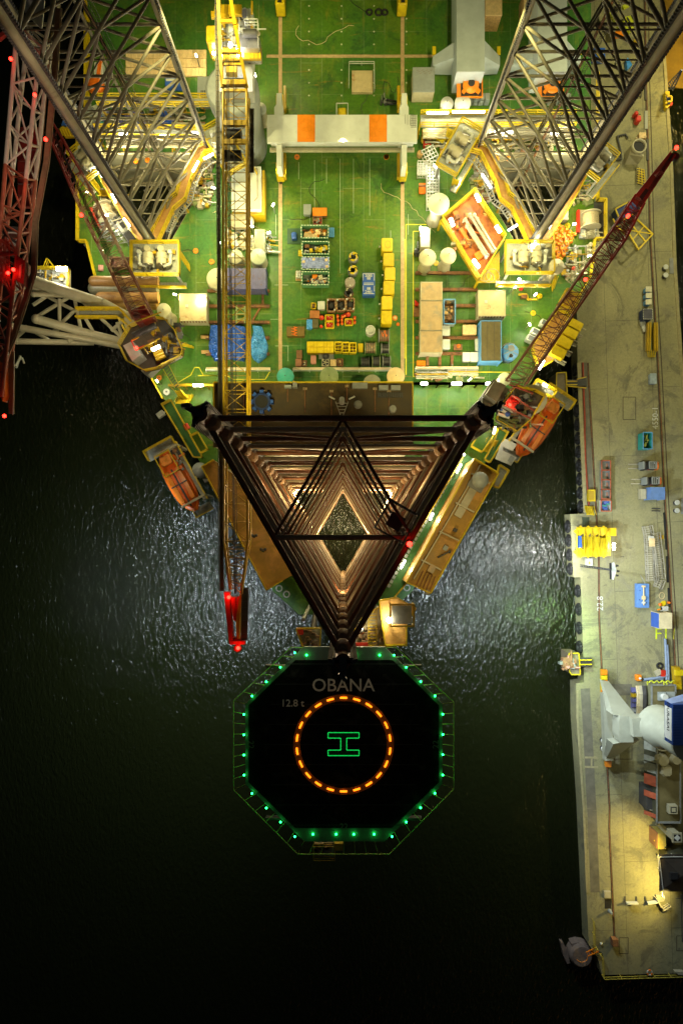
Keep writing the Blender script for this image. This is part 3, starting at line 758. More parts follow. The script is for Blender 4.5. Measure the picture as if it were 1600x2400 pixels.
for i in range(30):
    t = i / 29; m_.box(P(1075 - 165 * t, 1082 + 290 * t, 14.5), (.55, .5, .8), R(-30))
m_.build('storage_locker_row', ac)
# galleries on either side of the bow leg
def gallery(name, pts, z, M_, rail_idx=None, label=None, closed=True):
    m_ = mb(M_).prism(poly(pts, z), z - .35, z); o_ = m_.build(name, ac)
    r2_ = mb(YEL).rail([P(*p, z) for p in pts], r=.07, closed=closed); r2_.build(name + '_rail', ac); return o_
gallery('port_gallery', [px('b', *p) for p in ((498, 300), (622, 235), (850, 640), (905, 735), (1040, 985), (1060, 1045), (940, 1040), (800, 800))], 12.5, GRN2)
gallery('port_muster_deck', [px('b', *p) for p in ((900, 740), (1000, 690), (1140, 930), (1040, 985))], 14, GREEN)
gallery('starboard_muster_deck', [px('O', *p) for p in ((10, 1190), (200, 880), (290, 800), (440, 920), (190, 1290))], 14, GREEN)
gallery('starboard_gallery', [px('O', *p) for p in ((470, 880), (620, 960), (320, 1460), (230, 1410), (350, 1200))], 13, GRN2)
m_ = mb(YEL).stairs(Z('O', 370, 1070, 14), Z('O', 260, 1270, 11.5), 1.6, 14); m_.build('stair', ac)
m_ = mb(YEL).stairs(Z('b', 840, 150, 9.6), Z('b', 760, 280, 12.5), 1.8, 10); m_.build('stair', ac)
m_ = mb(RED).tube(Z('b', 810, 570, 13.3), Z('b', 850, 640, 13.3), .4, 10); m_.build('fire_hose_cabinet', ac)
# forward light beams either side of the roof block
def tubelamp(parent, a, b_, r=.1, pw=900, dz=.5, nm='tube_lamp', col=WARM if False else (1, .92, .68)):
    m_ = mb(LAMPW).tube(a, b_, r, 8); m_.m(LGREY).bar(V_(a) - V_((0, 0, .18)), V_(b_) - V_((0, 0, .18)), .3, .1); m_.build(nm, parent)
    c_ = (V_(a) + V_(b_)) / 2
    if pw: lamp('POINT', 'tube_lamp_glow', c_ + V_((0, -.2, dz)), pw, col, .15)
for pts, lm in ((((395, 903), (500, 903)), ((453, 903), (476, 903))), (((966, 899), (1150, 899)), ((986, 899), (1001, 899))), (((966, 899), (1150, 899)), ((1058, 899), (1081, 899))), (((1136, 899), (1152, 899)), ((1138, 899), (1150, 899)))):
    m_ = mb(YEL2).bar(P(*pts[0], 12.3), P(*pts[1], 12.3), .35, .4)
    for i in range(7):
        q_ = P(*pts[0], 12.3).lerp(P(*pts[1], 12.3), i / 6); m_.bar(q_, V_((q_.x, q_.y, DZ)), .15)
    m_.build('lamp_beam', ac) if pts[0][0] != 1136 else None
    tubelamp(ac, P(*lm[0], 12.7), P(*lm[1], 12.7), .2, 2600, 1.0)
for s_, a, b_ in (('H', (798, 592), (768, 650)), ('H', (610, 920), (590, 965)), ('H', (425, 1235), (395, 1290)), ('H', (812, 522), (822, 532)), ('H', (1027, 345), (1015, 390))):
    tubelamp(ac, Z(s_, *a, 15.4), Z(s_, *b_, 15.4), .13, 900, 1.2)
# stern-side bow deck beneath leg
for s_, a in (('G', (1110, 1565)), ('G', (1165, 1608)), ('H', (435, 1418))):
    c_ = Z(s_, *a, DZ); m_ = mb(WHT)
    for k in range(12):
        a1, a2 = 2 * math.pi * k / 12, 2 * math.pi * (k + 1) / 12
        m_.tube(c_ + V_((.45 * cos(a1), .45 * sin(a1), .1)), c_ + V_((.45 * cos(a2), .45 * sin(a2), .1)), .11, 6)
    tag(m_.build('mooring_roller'), 'white mooring ring on the green bow tip, ' + {1110: 'upper of the left pair', 1165: 'lower of the left pair', 435: 'by the starboard alley'}[a[0]], 'fairlead')
c_ = Z('N', 990, 1955, DZ); m_ = mb(WHT).cyl(c_, .5, .35, 16); m_.m(DGREY).cyl(c_ + V_((0, 0, .35)), .15, .05, 8); tag(m_.build('capstan'), 'small white round capstan on the narrow green deck left of the stairs', 'capstan')

# bow working platforms next to the helideck
bw = thing('bow_access_tower', 'yellow bow platform with stair beside the starboard side of the leg apex', 'platform', (6, -8, DZ))
pl = [px('H', *p) for p in ((365, 1480), (490, 1550), (430, 1650), (430, 1795), (290, 1795), (250, 1500))]
mb(mat('ochre_platform_floor', (.5, .28, .06), .6, var=.2, col2=(.6, .45, .2), patch=.6)).prism(poly(pl, 30), 29.7, 30).build('upper_floor', bw)
mb(YEL).rail([P(*p, 30) for p in pl], closed=True, r=.06).build('upper_rail', bw)
a = Z('H', 395, 1590, 30); m_ = mb(YEL2)
for dx in (-1.4, 1.4):
    for dy in (-1.3, 1.3): m_.bar((a.x + dx, a.y + dy, 30), (a.x + dx, a.y + dy, 32), .15)
m_.bb(a.x - 1.5, a.y - 1.4, a.x + 1.5, a.y - 1.2, 31.9, 32.1); m_.bb(a.x - 1.5, a.y + 1.2, a.x + 1.5, a.y + 1.4, 31.9, 32.1); m_.bb(a.x - 1.5, a.y - 1.2, a.x - 1.3, a.y + 1.2, 31.9, 32.1); m_.bb(a.x + 1.3, a.y - 1.2, a.x + 1.5, a.y + 1.2, 31.9, 32.1)
m_.m(GREY).bb(a.x - 1.2, a.y - 1.1, a.x + 1.2, a.y + 1.1, 31.2, 31.5); m_.build('shelter_frame', bw)
p2 = [px('H', *p) for p in ((100, 1640), (330, 1490), (330, 1800), (60, 1800))]
mb(CREAM).prism(poly(p2, 27), 26.7, 27).build('lower_floor', bw)
mb(YEL).rail([P(*p, 27) for p in p2], closed=True, r=.05).build('lower_rail', bw)
m_ = mb(YEL)
for i in range(12): m_.bb(Z('H', 180, 0, 28).x, Z('H', 0, 1560 + i * 21, 28).y, Z('H', 232, 0, 28).x, Z('H', 0, 1566 + i * 21, 28).y, 27.6 + .1 * i, 27.65 + .1 * i)
m_.bar(Z('H', 180, 1550, 28.6), Z('H', 180, 1810, 28.6), .08); m_.bar(Z('H', 234, 1550, 28.6), Z('H', 234, 1810, 28.6), .08); m_.build('bow_stair', bw)
m_ = mb(LAMPB).ball(Z('H', 320, 1635, 31), .35, 10); m_.build('bright_lamp', bw); lamp('POINT', 'bow_lamp_glow', Z('H', 312, 1640, 32), 1500, (1, .85, .55), .2)
m_ = mb(LAMPW).ball(Z('H', 132, 1690, 28), .2, 10); m_.m(GREY).ball(Z('H', 135, 1702, 27.9), .3, 10); m_.build('bright_lamp', bw); lamp('POINT', 'bow_lamp_glow', Z('H', 132, 1680, 29), 500, (1, .85, .55), .2)
m_ = mb(CLUT)
for i in range(26): m_.box(Z('H', 70 + random.random() * 240, 1660 + random.random() * 130, 27.3), (.2 + random.random() * .7, .2 + random.random() * .5, .6))
m_.stuff = True; m_.build('winch_gear', bw); mb(RED).box(Z('H', 132, 1800, 28), (1.7, .5, .6)).build('red_locker', bw)
p3 = [px('G', *p) for p in ((1240, 1855), (1420, 1850), (1410, 1990), (1290, 1995))]
mb(CREAM).prism(poly(p3, 27), 26.7, 27).build('port_floor', bw); mb(YEL).rail([P(*p, 27) for p in p3], closed=True, r=.06).build('port_rail', bw)
m_ = mb(CLUT)
for i in range(16): m_.box(Z('G', 1300 + random.random() * 90, 1870 + random.random() * 110, 27.3), (.3 + random.random() * .5, .3, .5))
m_.build('port_gear', bw); mb(RED).box(Z('G', 1265, 1880, 27.5), (.8, .8, .8)).build('red_box', bw)
m_ = mb(STEEL)
for dx, dy in ((0, 0), (10, 0), (0, -6), (10, -6)): m_.bar((dx - 5, dy - 5, DZ), (dx - 5, dy - 5, 27), .4)
m_.build('tower_leg_frame', bw)

# forward aerial cluster on the roof
c_ = Z('H', 0, 180, 27); c_ = P(801, 940, 27); m_ = mb(WHT)
m_.cyl(c_ + V_((0, 0, -1)), .35, 2.2, 10)
for k in range(4): m_.bar(c_ + V_((-.8 + .2 * k, -.5 - .4 * k, 1.2)), c_ + V_((.8 - .2 * k, -.5 - .4 * k, 1.2)), .08)
m_.bar(c_ + V_((-.8, -.3, 1.2)), c_ + V_((-.1, -2.2, 1.2)), .08); m_.bar(c_ + V_((.8, -.3, 1.2)), c_ + V_((.1, -2.2, 1.2)), .08)
m_.tube(c_ + V_((-.9, 0, 1.2)), c_ + V_((-1.6, .3, 1.5)), .1, 6); m_.tube(c_ + V_((.9, 0, 1.2)), c_ + V_((1.6, .3, 1.5)), .1, 6)
tag(m_.build('radar_mast'), 'white aerial mast with crossbars standing on the dark accommodation roof', 'mast')
c_ = Z('G', 990, 205, AZ); m_ = mb(NBLUE)
vs_ = []; n = 16
m_.cyl(c_, .95, 1.2, 16, 1.15); m_.m(BLUE)
for i in range(8):
    a = 2 * math.pi * i / 8; m_.box(c_ + V_((1.3 * cos(a), 1.3 * sin(a), .9)), (.35, .5, .8), a)
m_.m(BLK).cyl(c_ + V_((0, 0, 1.2)), .85, .03, 16)
tag(m_.build('ventilator_cowl'), 'blue notched round cowl on the dark roof beside the yellow boom', 'ventilator')

# ================================================================ machinery around the stern legs
def clutter(m_, x0, x1, y0, y1, z, n, mats, smax=.8, seed=1):
    rnd = random.Random(seed); m_.stuff = True
    for i in range(n):
        m_.m(mats[i % len(mats)]); x = rnd.uniform(x0, x1); y = rnd.uniform(y0, y1); k = rnd.random()
        if k < .45: m_.box((x, y, z + .3), (rnd.uniform(.2, smax), rnd.uniform(.2, smax), rnd.uniform(.3, 1)), rnd.choice((0, 0, .4)))
        elif k < .8:
            a = rnd.choice((0, math.pi / 2)); L_ = rnd.uniform(.5, 1.8); m_.tube((x, y, z + rnd.uniform(.3, 1)), (x + L_ * cos(a), y + L_ * sin(a), z + .5), rnd.uniform(.06, .16), 6)
        else: m_.cyl((x, y, z), rnd.uniform(.12, .35), rnd.uniform(.4, 1.1), 10)
    return m_
def jackhouse(label, cx, cy, z, rot, w_, d_, light=0, group=None):
    t = thing('jacking_platform', label, 'platform', (0, 0, 0), group)
    mb(GRATE).bb(-w_ / 2, -d_ / 2, w_ / 2, d_ / 2, -.2, 0).build('floor', t)
    mb(YEL).rail([(-w_ / 2, -d_ / 2, 0), (w_ / 2, -d_ / 2, 0), (w_ / 2, d_ / 2, 0), (-w_ / 2, d_ / 2, 0)], closed=True, r=.08).build('guard_rail', t)
    m_ = mb(YEL).rail([(-w_ / 2 - .7, -d_ / 2 - .9, -2.5), (w_ / 2 + .3, -d_ / 2 - .9, -2.5)], r=.07); m_.m(GRATE).bb(-w_ / 2 - .7, -d_ / 2 - .9, w_ / 2 + .3, -d_ / 2, -2.7, -2.5); m_.build('lower_walkway', t)
    for sg in (-1, 1):
        m_ = mb(CREAM); x = sg * w_ * .14
        m_.tube((x, -d_ * .22, .9), (x, d_ * .12, .9), min(.75, w_ * .12), 14); m_.tube((x, -d_ * .05, .9), (x, 0, .9), min(.85, w_ * .135), 14)
        m_.cyl((x, d_ * .22, 0), .45, 1.6, 12); m_.m(STEEL).tube((x, -d_ * .25, .9), (x, -d_ * .22, .9), .5, 12); m_.build('jacking_motor', t)
        m_ = mb(WHT); x = sg * w_ * .32
        m_.path([(x, d_ * .1, .8), (x, -d_ * .2, .8), (x - sg * w_ * .15, -d_ * .26, .8)], .24, 8); m_.cyl((x, d_ * .15, 0), .3, 1.3, 10); m_.build('hydraulic_pipe', t)
    clutter(MB(), -w_ * .43, w_ * .4, -d_ * .42, d_ * .4, 0, 26, [CREAM, GREY, YEL2, DGREY], .6, int(cx)).build('valve_gear', t)
    m_ = mb(GREY)
    for sx in (-1, 1):
        for sy in (-1, 1): m_.bar((sx * w_ * .4, sy * d_ * .4, -.2), (sx * w_ * .4, sy * d_ * .4, DZ - z), .3)
    m_.build('support_post', t)
    p_ = P(cx, cy, z); t.location = p_; t.rotation_euler.z = rot
    return t
jackhouse('yellow railed jacking platform with two cream motors below the upper left leg', 367, 609, 15, 0, 6.9, 4.7)
jackhouse('yellow railed jacking platform with two pale motors below the upper right leg', 1237, 607, 15, 0, 6.9, 4.5)
jackhouse('narrow yellow railed platform full of valves, hard against the upper right leg inner side', 1074, 350, 15, R(60), 7.4, 3.4)
jackhouse('narrow yellow railed platform half hidden under the yellow boom beside the upper left leg', 526, 350, 15, R(120), 7.4, 3.4)
jackhouse('yellow railed platform overhanging the black water left of the upper left leg', 204, 380, 15, R(-52), 4.6, 3.0)
jackhouse('yellow railed platform overhanging the quay right of the upper right leg', 1403, 383, 15, R(52), 4.6, 3.0)
def walkway(name, label, pts, z, w_, floor=None, lights=(), cat='walkway'):
    t = thing(name, label, cat, tuple(P(*pts[0], DZ)))
    v = [P(*p, z) for p in pts]; L_, R2 = [], []
    for i, p_ in enumerate(v):
        a = v[max(0, i - 1)]; b_ = v[min(len(v) - 1, i + 1)]; d = (b_ - a).normalized(); n_ = V_((-d.y, d.x, 0)) * w_ / 2; L_.append(p_ + n_); R2.append(p_ - n_)
    mb(floor or BRNDECK).prism([(q_.x, q_.y) for q_ in L_ + R2[::-1]], z - .2, z).build('floor', t)
    for side in (L_, R2): mb(YEL).rail(side, r=.07).build('guard_rail', t)
    m_ = mb(YEL2)
    for p_ in v: m_.bar(p_ - V_((0, 0, .2)), V_((p_.x, p_.y, DZ)), .25)
    m_.build('support_post', t)
    for a, b_ in lights:
        A, B_ = P(*a, z + 1.3), P(*b_, z + 1.3); tubelamp(t, A, B_, .13, 1500, .9)
    return t
mir = lambda pts: [(1606 - x, y) for x, y in pts]
inner = [(361, 568), (399, 486), (426, 464), (438, 424), (473, 355), (500, 345)]
OCH = mat('ochre_walkway_floor', (.42, .22, .05), .55, var=.25, col2=(.55, .33, .1), patch=.55)
walkway('catwalk', 'ochre floored yellow railed catwalk climbing along the inner side of the upper left leg', inner, 14, 1.5, OCH, [((452, 402), (465, 378)), ((478, 372), (500, 360))])
walkway('catwalk', 'ochre floored yellow railed catwalk climbing along the inner side of the upper right leg', mir(inner), 14, 1.5, OCH, [((1129, 408), (1150, 440)), ((1190, 540), (1211, 527))])
outer = [(335, 562), (312, 530), (262, 445), (225, 372)]
walkway('catwalk', 'brightly lit catwalk following the outer toothed chord of the upper left leg', [(x - 3, y) for x, y in outer], 13, 1.0, OCH, [((291, 512), (304, 530)), ((262, 455), (272, 474)), ((240, 415), (232, 400))])
walkway('catwalk', 'brightly lit catwalk following the outer toothed chord of the upper right leg', [(x + 3, y) for x, y in mir(outer)], 13, 1.0, OCH, [((1298, 512), (1285, 535)), ((1330, 455), (1318, 478)), ((1360, 400), (1368, 385)), ((1240, 575), (1258, 575))])
walkway('pipe_gallery', 'long grey floored yellow railed gallery crossing behind the upper right leg', [(985, 283), (1345, 283)], 14, 1.8, GRATE, [((1000, 264), (1050, 264)), ((1060, 262), (1135, 262)), ((1175, 310), (1200, 310)), ((1290, 312), (1312, 312))])
walkway('pipe_gallery', 'long yellow railed gallery crossing behind the upper left leg above blue machinery', [(232, 240), (500, 240)], 14, 1.2, GRATE, [])
walkway('pipe_gallery', 'lower yellow railed gallery crossing behind the upper left leg below blue machinery', [(225, 312), (480, 316)], 13, 1.4, GRATE, [((280, 314), (300, 314)), ((375, 318), (398, 318)), ((450, 312), (470, 312))])
for lab, y_, xs, z in (('pale pipes running under the gallery behind the upper right leg', 304, (990, 1345), 11.5), ('pale pipes lying under the galleries behind the upper left leg', 326, (250, 480), 11.5), ('bundle of cream pipes behind the upper left leg beside blue machinery', 290, (250, 470), 10.5)):
    t = thing('pipe_bank', lab, 'pipes', tuple(P(xs[0], y_, DZ)))
    for k in range(4): mb(CREAM).tube(P(xs[0], y_ + k * 5.5, z), P(xs[1], y_ + k * 5.5, z), .2 + .04 * (k % 2), 8).build('pipe', t)
    for i in range(7): m_ = mb(YEL2); a = P(xs[0] + (xs[1] - xs[0]) * i / 6, y_ - 3, z); m_.bar(a + V_((0, 0, -.4)), a + V_((0, -2, -.4)), .2); m_.bar(a + V_((0, -.8, -.4)), V_((a.x, a.y - .8, DZ)), .2); m_.build('pipe_rack', t)
# ladders with hoops next to the platforms
for lab, s_, a, b_ in (('yellow stair leaving the upper left jacking platform to the lower right', 'D', (1230, 570), (1290, 660)), ('yellow stair leaving the upper right jacking platform downwards', 'F', (1125, 830), (1100, 910)), ('yellow stair on the deck beside the lower left crane', 'D', (1225, 1180), (1300, 1195)), ('yellow hooped stair by the overhanging left platform', 'Q', (330, 550), (450, 710)),
                     ('yellow stair at the foot of the pipe gallery', 'c', (600, 540), (570, 710)), ('yellow caged stair left of the ochre pipe bay', 'F', (470, 200), (455, 262)), ('yellow stair on the bow side deck beside the leg top', 'D', (1215, 1500), (1270, 1570))):
    A, B_ = Z(s_, *a, 14.5), Z(s_, *b_, DZ); tag(mb(YEL).stairs(A, B_, .9).build('stair'), lab, 'stair')

# ochre pipe bay
bay = thing('pipe_bay', 'open ochre bay of long cream pipes with yellow edges next to the upper right leg', 'module', tuple(P(1108, 550, DZ)))
bc = [px('T', *p) for p in ((50, 690), (330, 450), (600, 850), (375, 1220))]
OFL = mat('orange_bay_floor', (.42, .13, .02), .5, var=.25, col2=(.3, .08, .015), patch=.5)
mb(OFL).prism(poly(bc, 12.6), 12.3, 12.6).build('floor', bay)
for a, b_ in zip(bc, bc[1:] + bc[:1]):
    m_ = mb(YEL2); A, B_ = P(*a, 13), P(*b_, 13); m_.bar(A - V_((0, 0, .4)), B_ - V_((0, 0, .4)), .2, .7); m_.m(YEL).bar(A - V_((0, 0, .4)), V_((A.x, A.y, DZ)), .3); m_.rail([A + V_((0, 0, .2)), B_ + V_((0, 0, .2))], r=.06); m_.build('side_wall', bay)
for k, (a, b_) in enumerate((((300, 650), (500, 970)), ((340, 650), (520, 950)), ((275, 750), (440, 1020)), ((260, 690), (455, 1000)))):
    A, B_ = Z('T', *a, 13.6), Z('T', *b_, 13.6); mb(CREAM).tube(A, B_, .2, 10).ball(A, .32, 8).m(STEEL).ball(B_, .28, 8).build('long_pipe', bay)
clutter(MB(), P(1060, 0, 13).x, P(1130, 0, 13).x, P(0, 590, 13).y, P(0, 500, 13).y, 12.6, 46, [ORG, BROWN, CREAM, OCH, RUST], .8, 61).build('stored_fittings', bay)
for a, w_, h_ in (((250, 830), 26, 130), ((380, 1005), 70, 60)): mb(ORG).box(Z('T', *a, 13), (w_ * .3 * .0628, h_ * .27 * .0628, .8), R(32)).build('orange_chest', bay)
for a, b_ in (((355, 470), (385, 530)), ((130, 680), (155, 745)), ((530, 745), (565, 800)), ((330, 1040), (380, 1110))):
    tubelamp(bay, Z('T', *a, 15), Z('T', *b_, 15), .25, 1500, 1)
m_ = mb(YEL).prism(poly([px('T', *p) for p in ((395, 1160), (560, 960), (560, 1240), (370, 1240))], 12), 11.8, 11.95); m_.build('hose_tray', bay)
m_ = mb(ROPE)
for cxx, cyy, r in ((430, 1180, .9), (500, 1180, 1.0), (465, 1200, .8)):
    c_ = Z('T', cxx, cyy, 12.1)
    for k in range(14): m_.tube(c_ + V_((r * cos(k * .449), r * sin(k * .449), .02 * k)), c_ + V_((r * cos(k * .449 + .449), r * sin(k * .449 + .449), .02 * k)), .05, 5)
m_.build('coiled_hose', bay)
# cable tray chains along the catwalks
for lab, pts in (('grey cable chain beside the inner catwalk of the upper left leg', [(500, 372), (470, 398), (452, 440), (445, 470), (415, 505), (395, 545)]), ('grey cable chain beside the inner catwalk of the upper right leg', [(1095, 362), (1115, 380), (1130, 400), (1155, 470), (1180, 490), (1195, 512)])):
    m_ = mb(GREY); v = [P(*p, 13.6) for p in pts]
    for a, b_ in zip(v, v[1:]):
        d = (b_ - a).normalized(); n_ = V_((-d.y, d.x, 0)) * .35
        m_.bar(a + n_, b_ + n_, .12, .25); m_.bar(a - n_, b_ - n_, .12, .25); k = int((b_ - a).length / .35)
        for i in range(k): q_ = a.lerp(b_, (i + .5) / k); m_.bar(q_ + n_, q_ - n_, .12, .15)
    tag(m_.build('cable_chain'), lab, 'cable chain')
# orange rings crate, winches
def place(t, p_, rz=0): t.location = p_; t.rotation_euler.z = rz; return t
t = thing('ring_rack', 'tilted yellow tray heaped with orange pipe collars beside the upper right platform', 'rack')
mb(YEL).bb(-1.7, -2.6, 1.7, 2.6, 0, .15).build('tray', t)
rnd = random.Random(3)
for i in range(5):
    for j in range(8):
        m_ = mb(ORG2); x, y = -1.35 + .65 * i + rnd.uniform(-.1, .1), -2.2 + .62 * j + rnd.uniform(-.1, .1)
        if (i + j) % 2: m_.tube((x, y, .5), (x + .35, y + .25, .6), .27, 9).m(DGREY).tube((x + .36, y + .255, .6), (x + .37, y + .26, .6), .13, 8)
        else: m_.cyl((x, y, .15), .3, .6, 10).m(DGREY).cyl((x, y, .75), .14, .02, 8)
        m_.build('pipe_collar', t)
place(t, P(1307, 572, DZ), R(-28))
for lab, cxx, cyy, rz in (('big cream winch drum at the green deck edge by the quay', 1378, 524, 0), ('grey winch drum on the narrow deck left of the upper left leg', 252, 505, R(25))):
    t = thing('mooring_winch', lab, 'winch')
    m_ = mb(CREAM).tube((0, -.9, 1.1), (0, .9, 1.1), 1.05, 18); m_.m(ROPE)
    for k in range(12): m_.tube((0, -.85 + k * .15, 1.1), (0, -.75 + k * .15, 1.1), 1.12 + .03 * (k % 2), 18)
    m_.build('drum', t)
    for sg in (-1, 1): mb(CREAM).tube((0, sg * 1.0, 1.1), (0, sg * 1.12, 1.1), 1.45, 18).build('drum_flange', t)
    m_ = mb(RED).bb(-1.9, -1.6, -1.55, 1.8, 0, .7); m_.m(CREAM).bb(-1.5, -2.4, 1.5, 2, 0, .25); m_.build('bed_frame', t)
    clutter(MB(), -1.2, 1.2, -2.4, -1.5, .3, 14, [CREAM, CREAM, GREY], .9, 5).build('gearbox', t)
    place(t, P(cxx, cyy, DZ), rz)
# ================================================================ cranes
def lattice(parent, chords, n, r, M_, lr=None, name='boom'):
    """chords: four polylines with the same number of points, order around the section"""
    lr = lr or r * .45
    def at(c, t):
        k = len(c) - 1; i = min(k - 1, int(t * k)); return c[i].lerp(c[i + 1], t * k - i)
    segs = []
    Mf = M_ if callable(M_) else (lambda t: M_)
    for c in chords:
        m_ = MB()
        for i in range(n):
            m_.m(Mf((i + .5) / n)).tube(at(c, i / n), at(c, (i + 1) / n), r, 8, caps=False)
        m_.build(name + '_chord', parent)
    for f in range(4):
        a, b_ = chords[f], chords[(f + 1) % 4]; m_ = MB()
        for i in range(n):
            m_.m(Mf((i + .5) / n)); m_.tube(at(a, i / n), at(b_, i / n), lr, 6, caps=False)
            if i % 2: m_.tube(at(a, i / n), at(b_, (i + 1) / n), lr, 6, caps=False)
            else: m_.tube(at(b_, i / n), at(a, (i + 1) / n), lr, 6, caps=False)
        m_.build(name + '_lacing', parent)
def beacon(parent, p_, pw=60, r=.22):
    pw *= .5
    mb(LAMPR).ball(p_, r, 10).build('red_beacon', parent); lamp('POINT', 'red_glow', V_(p_) + V_((0, 0, .55)), pw, (1, .02, .01), .12)

# ---- yellow pedestal crane with the long boom
yc = thing('pedestal_crane', 'big yellow pedestal crane whose long boom runs down the picture past the bow leg', 'crane', tuple(P(548, 235, DZ)))
c_ = P(548, 225, 22); c0 = V_((c_.x, c_.y, DZ))
mb(LGREY).lathe((c0.x, c0.y, DZ), [(3.1, 0), (3.1, 9), (3.4, 11), (3.5, 12.5), (3.5, 14), (3.2, 14.2)], 28).build('pedestal', yc)
m_ = mb(WHT).bb(P(512, 0, 26).x, P(0, 215, 26).y, P(592, 0, 26).x, P(0, 20, 26).y, 23.7, 26); m_.m(GREY).bb(P(527, 0, 26).x, P(0, 190, 26).y, P(572, 0, 26).x, P(0, 140, 26).y, 26, 26.6); m_.build('slewing_house', yc)
m_ = mb(YEL2).bev(P(483, 0, 30).x, P(0, 98, 30).y, P(509, 0, 30).x, P(0, 59, 30).y, 27, 30); m_.build('operator_cab', yc)
m_ = mb(YEL2).bb(P(498, 0, 28).x, P(0, 138, 28).y, P(612, 0, 28).x, P(0, 112, 28).y, 27.6, 28)
for i in range(26): a = P(500 + i * 4.3, 113, 28.05); m_.m(YEL if i % 2 else YEL2).bb(a.x, P(0, 137, 28).y, a.x + .14, a.y, 28, 28.12)
m_.build('machinery_deck', yc)
m_ = mb(STEEL).bev(P(560, 0, 29).x, P(0, 112, 29).y, P(608, 0, 29).x, P(0, 80, 29).y, 26, 29); m_.m(DGREY).tube(P(570, 78, 29.8), P(602, 78, 29.8), .45, 12).m(CREAM).ball(P(606, 79, 29.8), .25); m_.build('engine_house', yc)
m_ = mb(WHT).rail([P(575, 60, 29), P(606, 60, 29), P(606, 112, 29)], r=.04); m_.build('engine_house_rail', yc)
m_ = mb(YEL2).box(P(543, 165, 28), (1.3, 1.1, 1)).build('winch_cover', yc); m_ = mb(YEL2); m_.box(P(535, 25, 28), (3.4, 1.2, .5)); m_.box(P(516, 36, 28), (2.2, .8, .4)); m_.build('winch_cover', yc)
clutter(MB(), P(505, 0, 27).x, P(590, 0, 27).x, P(0, 130, 27).y, P(0, 20, 27).y, 26.2, 70, [WHT, YEL2, GREY, CREAM, WHT], 1.0, 11).build('house_fittings', yc)
BZ = 34
m_ = mb(YEL2)
for a, b_ in (((512, -20), (517, 120)), ((517, 120), (521, 205)), ((538, -20), (551, 60)), ((551, 60), (566, 140)), ((566, 140), (579, 205))):
    m_.bar(P(*a, BZ + 3 - (a[1] > 100) * 1.5), P(*b_, BZ + 3 - (b_[1] > 100) * 1.5 - (b_[1] > 180) * 1), .36, .5)
m_.bar(P(517, 121, 35.5), P(562, 121, 35.5), .4); m_.bar(P(516, 50, 36.8), P(549, 50, 36.8), .3); m_.bar(P(518, 151, 35), P(568, 151, 35), .25); m_.bar(P(522, 195, 34.7), P(577, 195, 34.7), .55); m_.build('a_frame', yc)
ZL, ZR = 34.4, 32.4
cL = [P(523, 205, ZL), P(523, 560, ZL), P(524, 915, ZL), P(524.5, 1268, ZL)]; cR = [P(578, 205, ZL), P(579, 560, ZL), P(580, 915, ZL), P(581, 1268, ZL)]
bL = [p_ - V_((0, 0, 2.1)) for p_ in cL]; bR = [p_ - V_((0, 0, 2.1)) for p_ in cR]
lattice(yc, [cL, cR, bR, bL], 24, .15, YEL2, .045)
lattice(yc, [[cL[-1], P(540, 1382, ZL)], [cR[-1], P(566, 1392, ZL)], [bR[-1], P(565, 1390, ZL - 1.2)], [bL[-1], P(542, 1382, ZL - 1.2)]], 6, .15, YEL2, .05)
m_ = mb(YEL2)
for y in (212, 290, 330, 335): m_.bar(P(523, y, ZL), P(578, y, ZL), .3, .3)
m_.bb(P(522, 0, ZL).x, P(0, 295, ZL).y, P(579, 0, ZL).x, P(0, 283, ZL).y, ZL - .3, ZL + .18)
m_.build('boom_cross_beam', yc); m_ = mb(BLK).tube(P(533, 318, ZL - 1), P(566, 318, ZL - 1), .75, 14); m_.build('boom_hoist', yc); m_ = mb(BLK); m_.tube(P(535, 365, ZL - 1), P(566, 365, ZL - 1), .6, 14); m_.cyl(P(532, 370, ZL - 1.4), .5, .9, 12); m_.build('boom_hoist', yc)
for xo, y0_, y1_, nm in ((508, -40, 1385, 'boom_walkway'), (590, 255, 405, 'boom_side_walkway')):
    m_ = mb(DGREY); w_ = 4.5 if xo == 508 else 5.5
    for dx in (-w_, w_): m_.bar(P(xo + dx, y0_, ZL - .6), P(xo + dx + (12 if xo == 508 else 0), y1_, ZL - .6), .06); m_.bar(P(xo + dx, y0_, ZL + .4), P(xo + dx + (12 if xo == 508 else 0), y1_, ZL + .4), .05)
    n = int((y1_ - y0_) / 12)
    for i in range(n): y = y0_ + i * 12; s2 = (12 if xo == 508 else 0) * i / n; m_.bar(P(xo - w_ + s2, y, ZL - .6), P(xo + w_ + s2, y, ZL - .6), .06)
    m_.m(mat('walkway_mesh', (.07, .06, .035), .8)).add([P(xo - w_ + 1, y0_, ZL - .65), P(xo + w_ - 1, y0_, ZL - .65), P(xo + w_ + (11 if xo == 508 else -1), y1_, ZL - .65), P(xo - w_ + (13 if xo == 508 else 1), y1_, ZL - .65)], [(0, 1, 2, 3)]); m_.build(nm, yc)
for x0_, x1_ in ((527, 549), (530, 551), (533, 553), (510, 512), (546, 556)):
    mb(BLK).tube(P(x0_, -40, ZL + 1.2), P(x1_, 1390, ZL + .6), .04, 5).build('hoist_cable', yc)
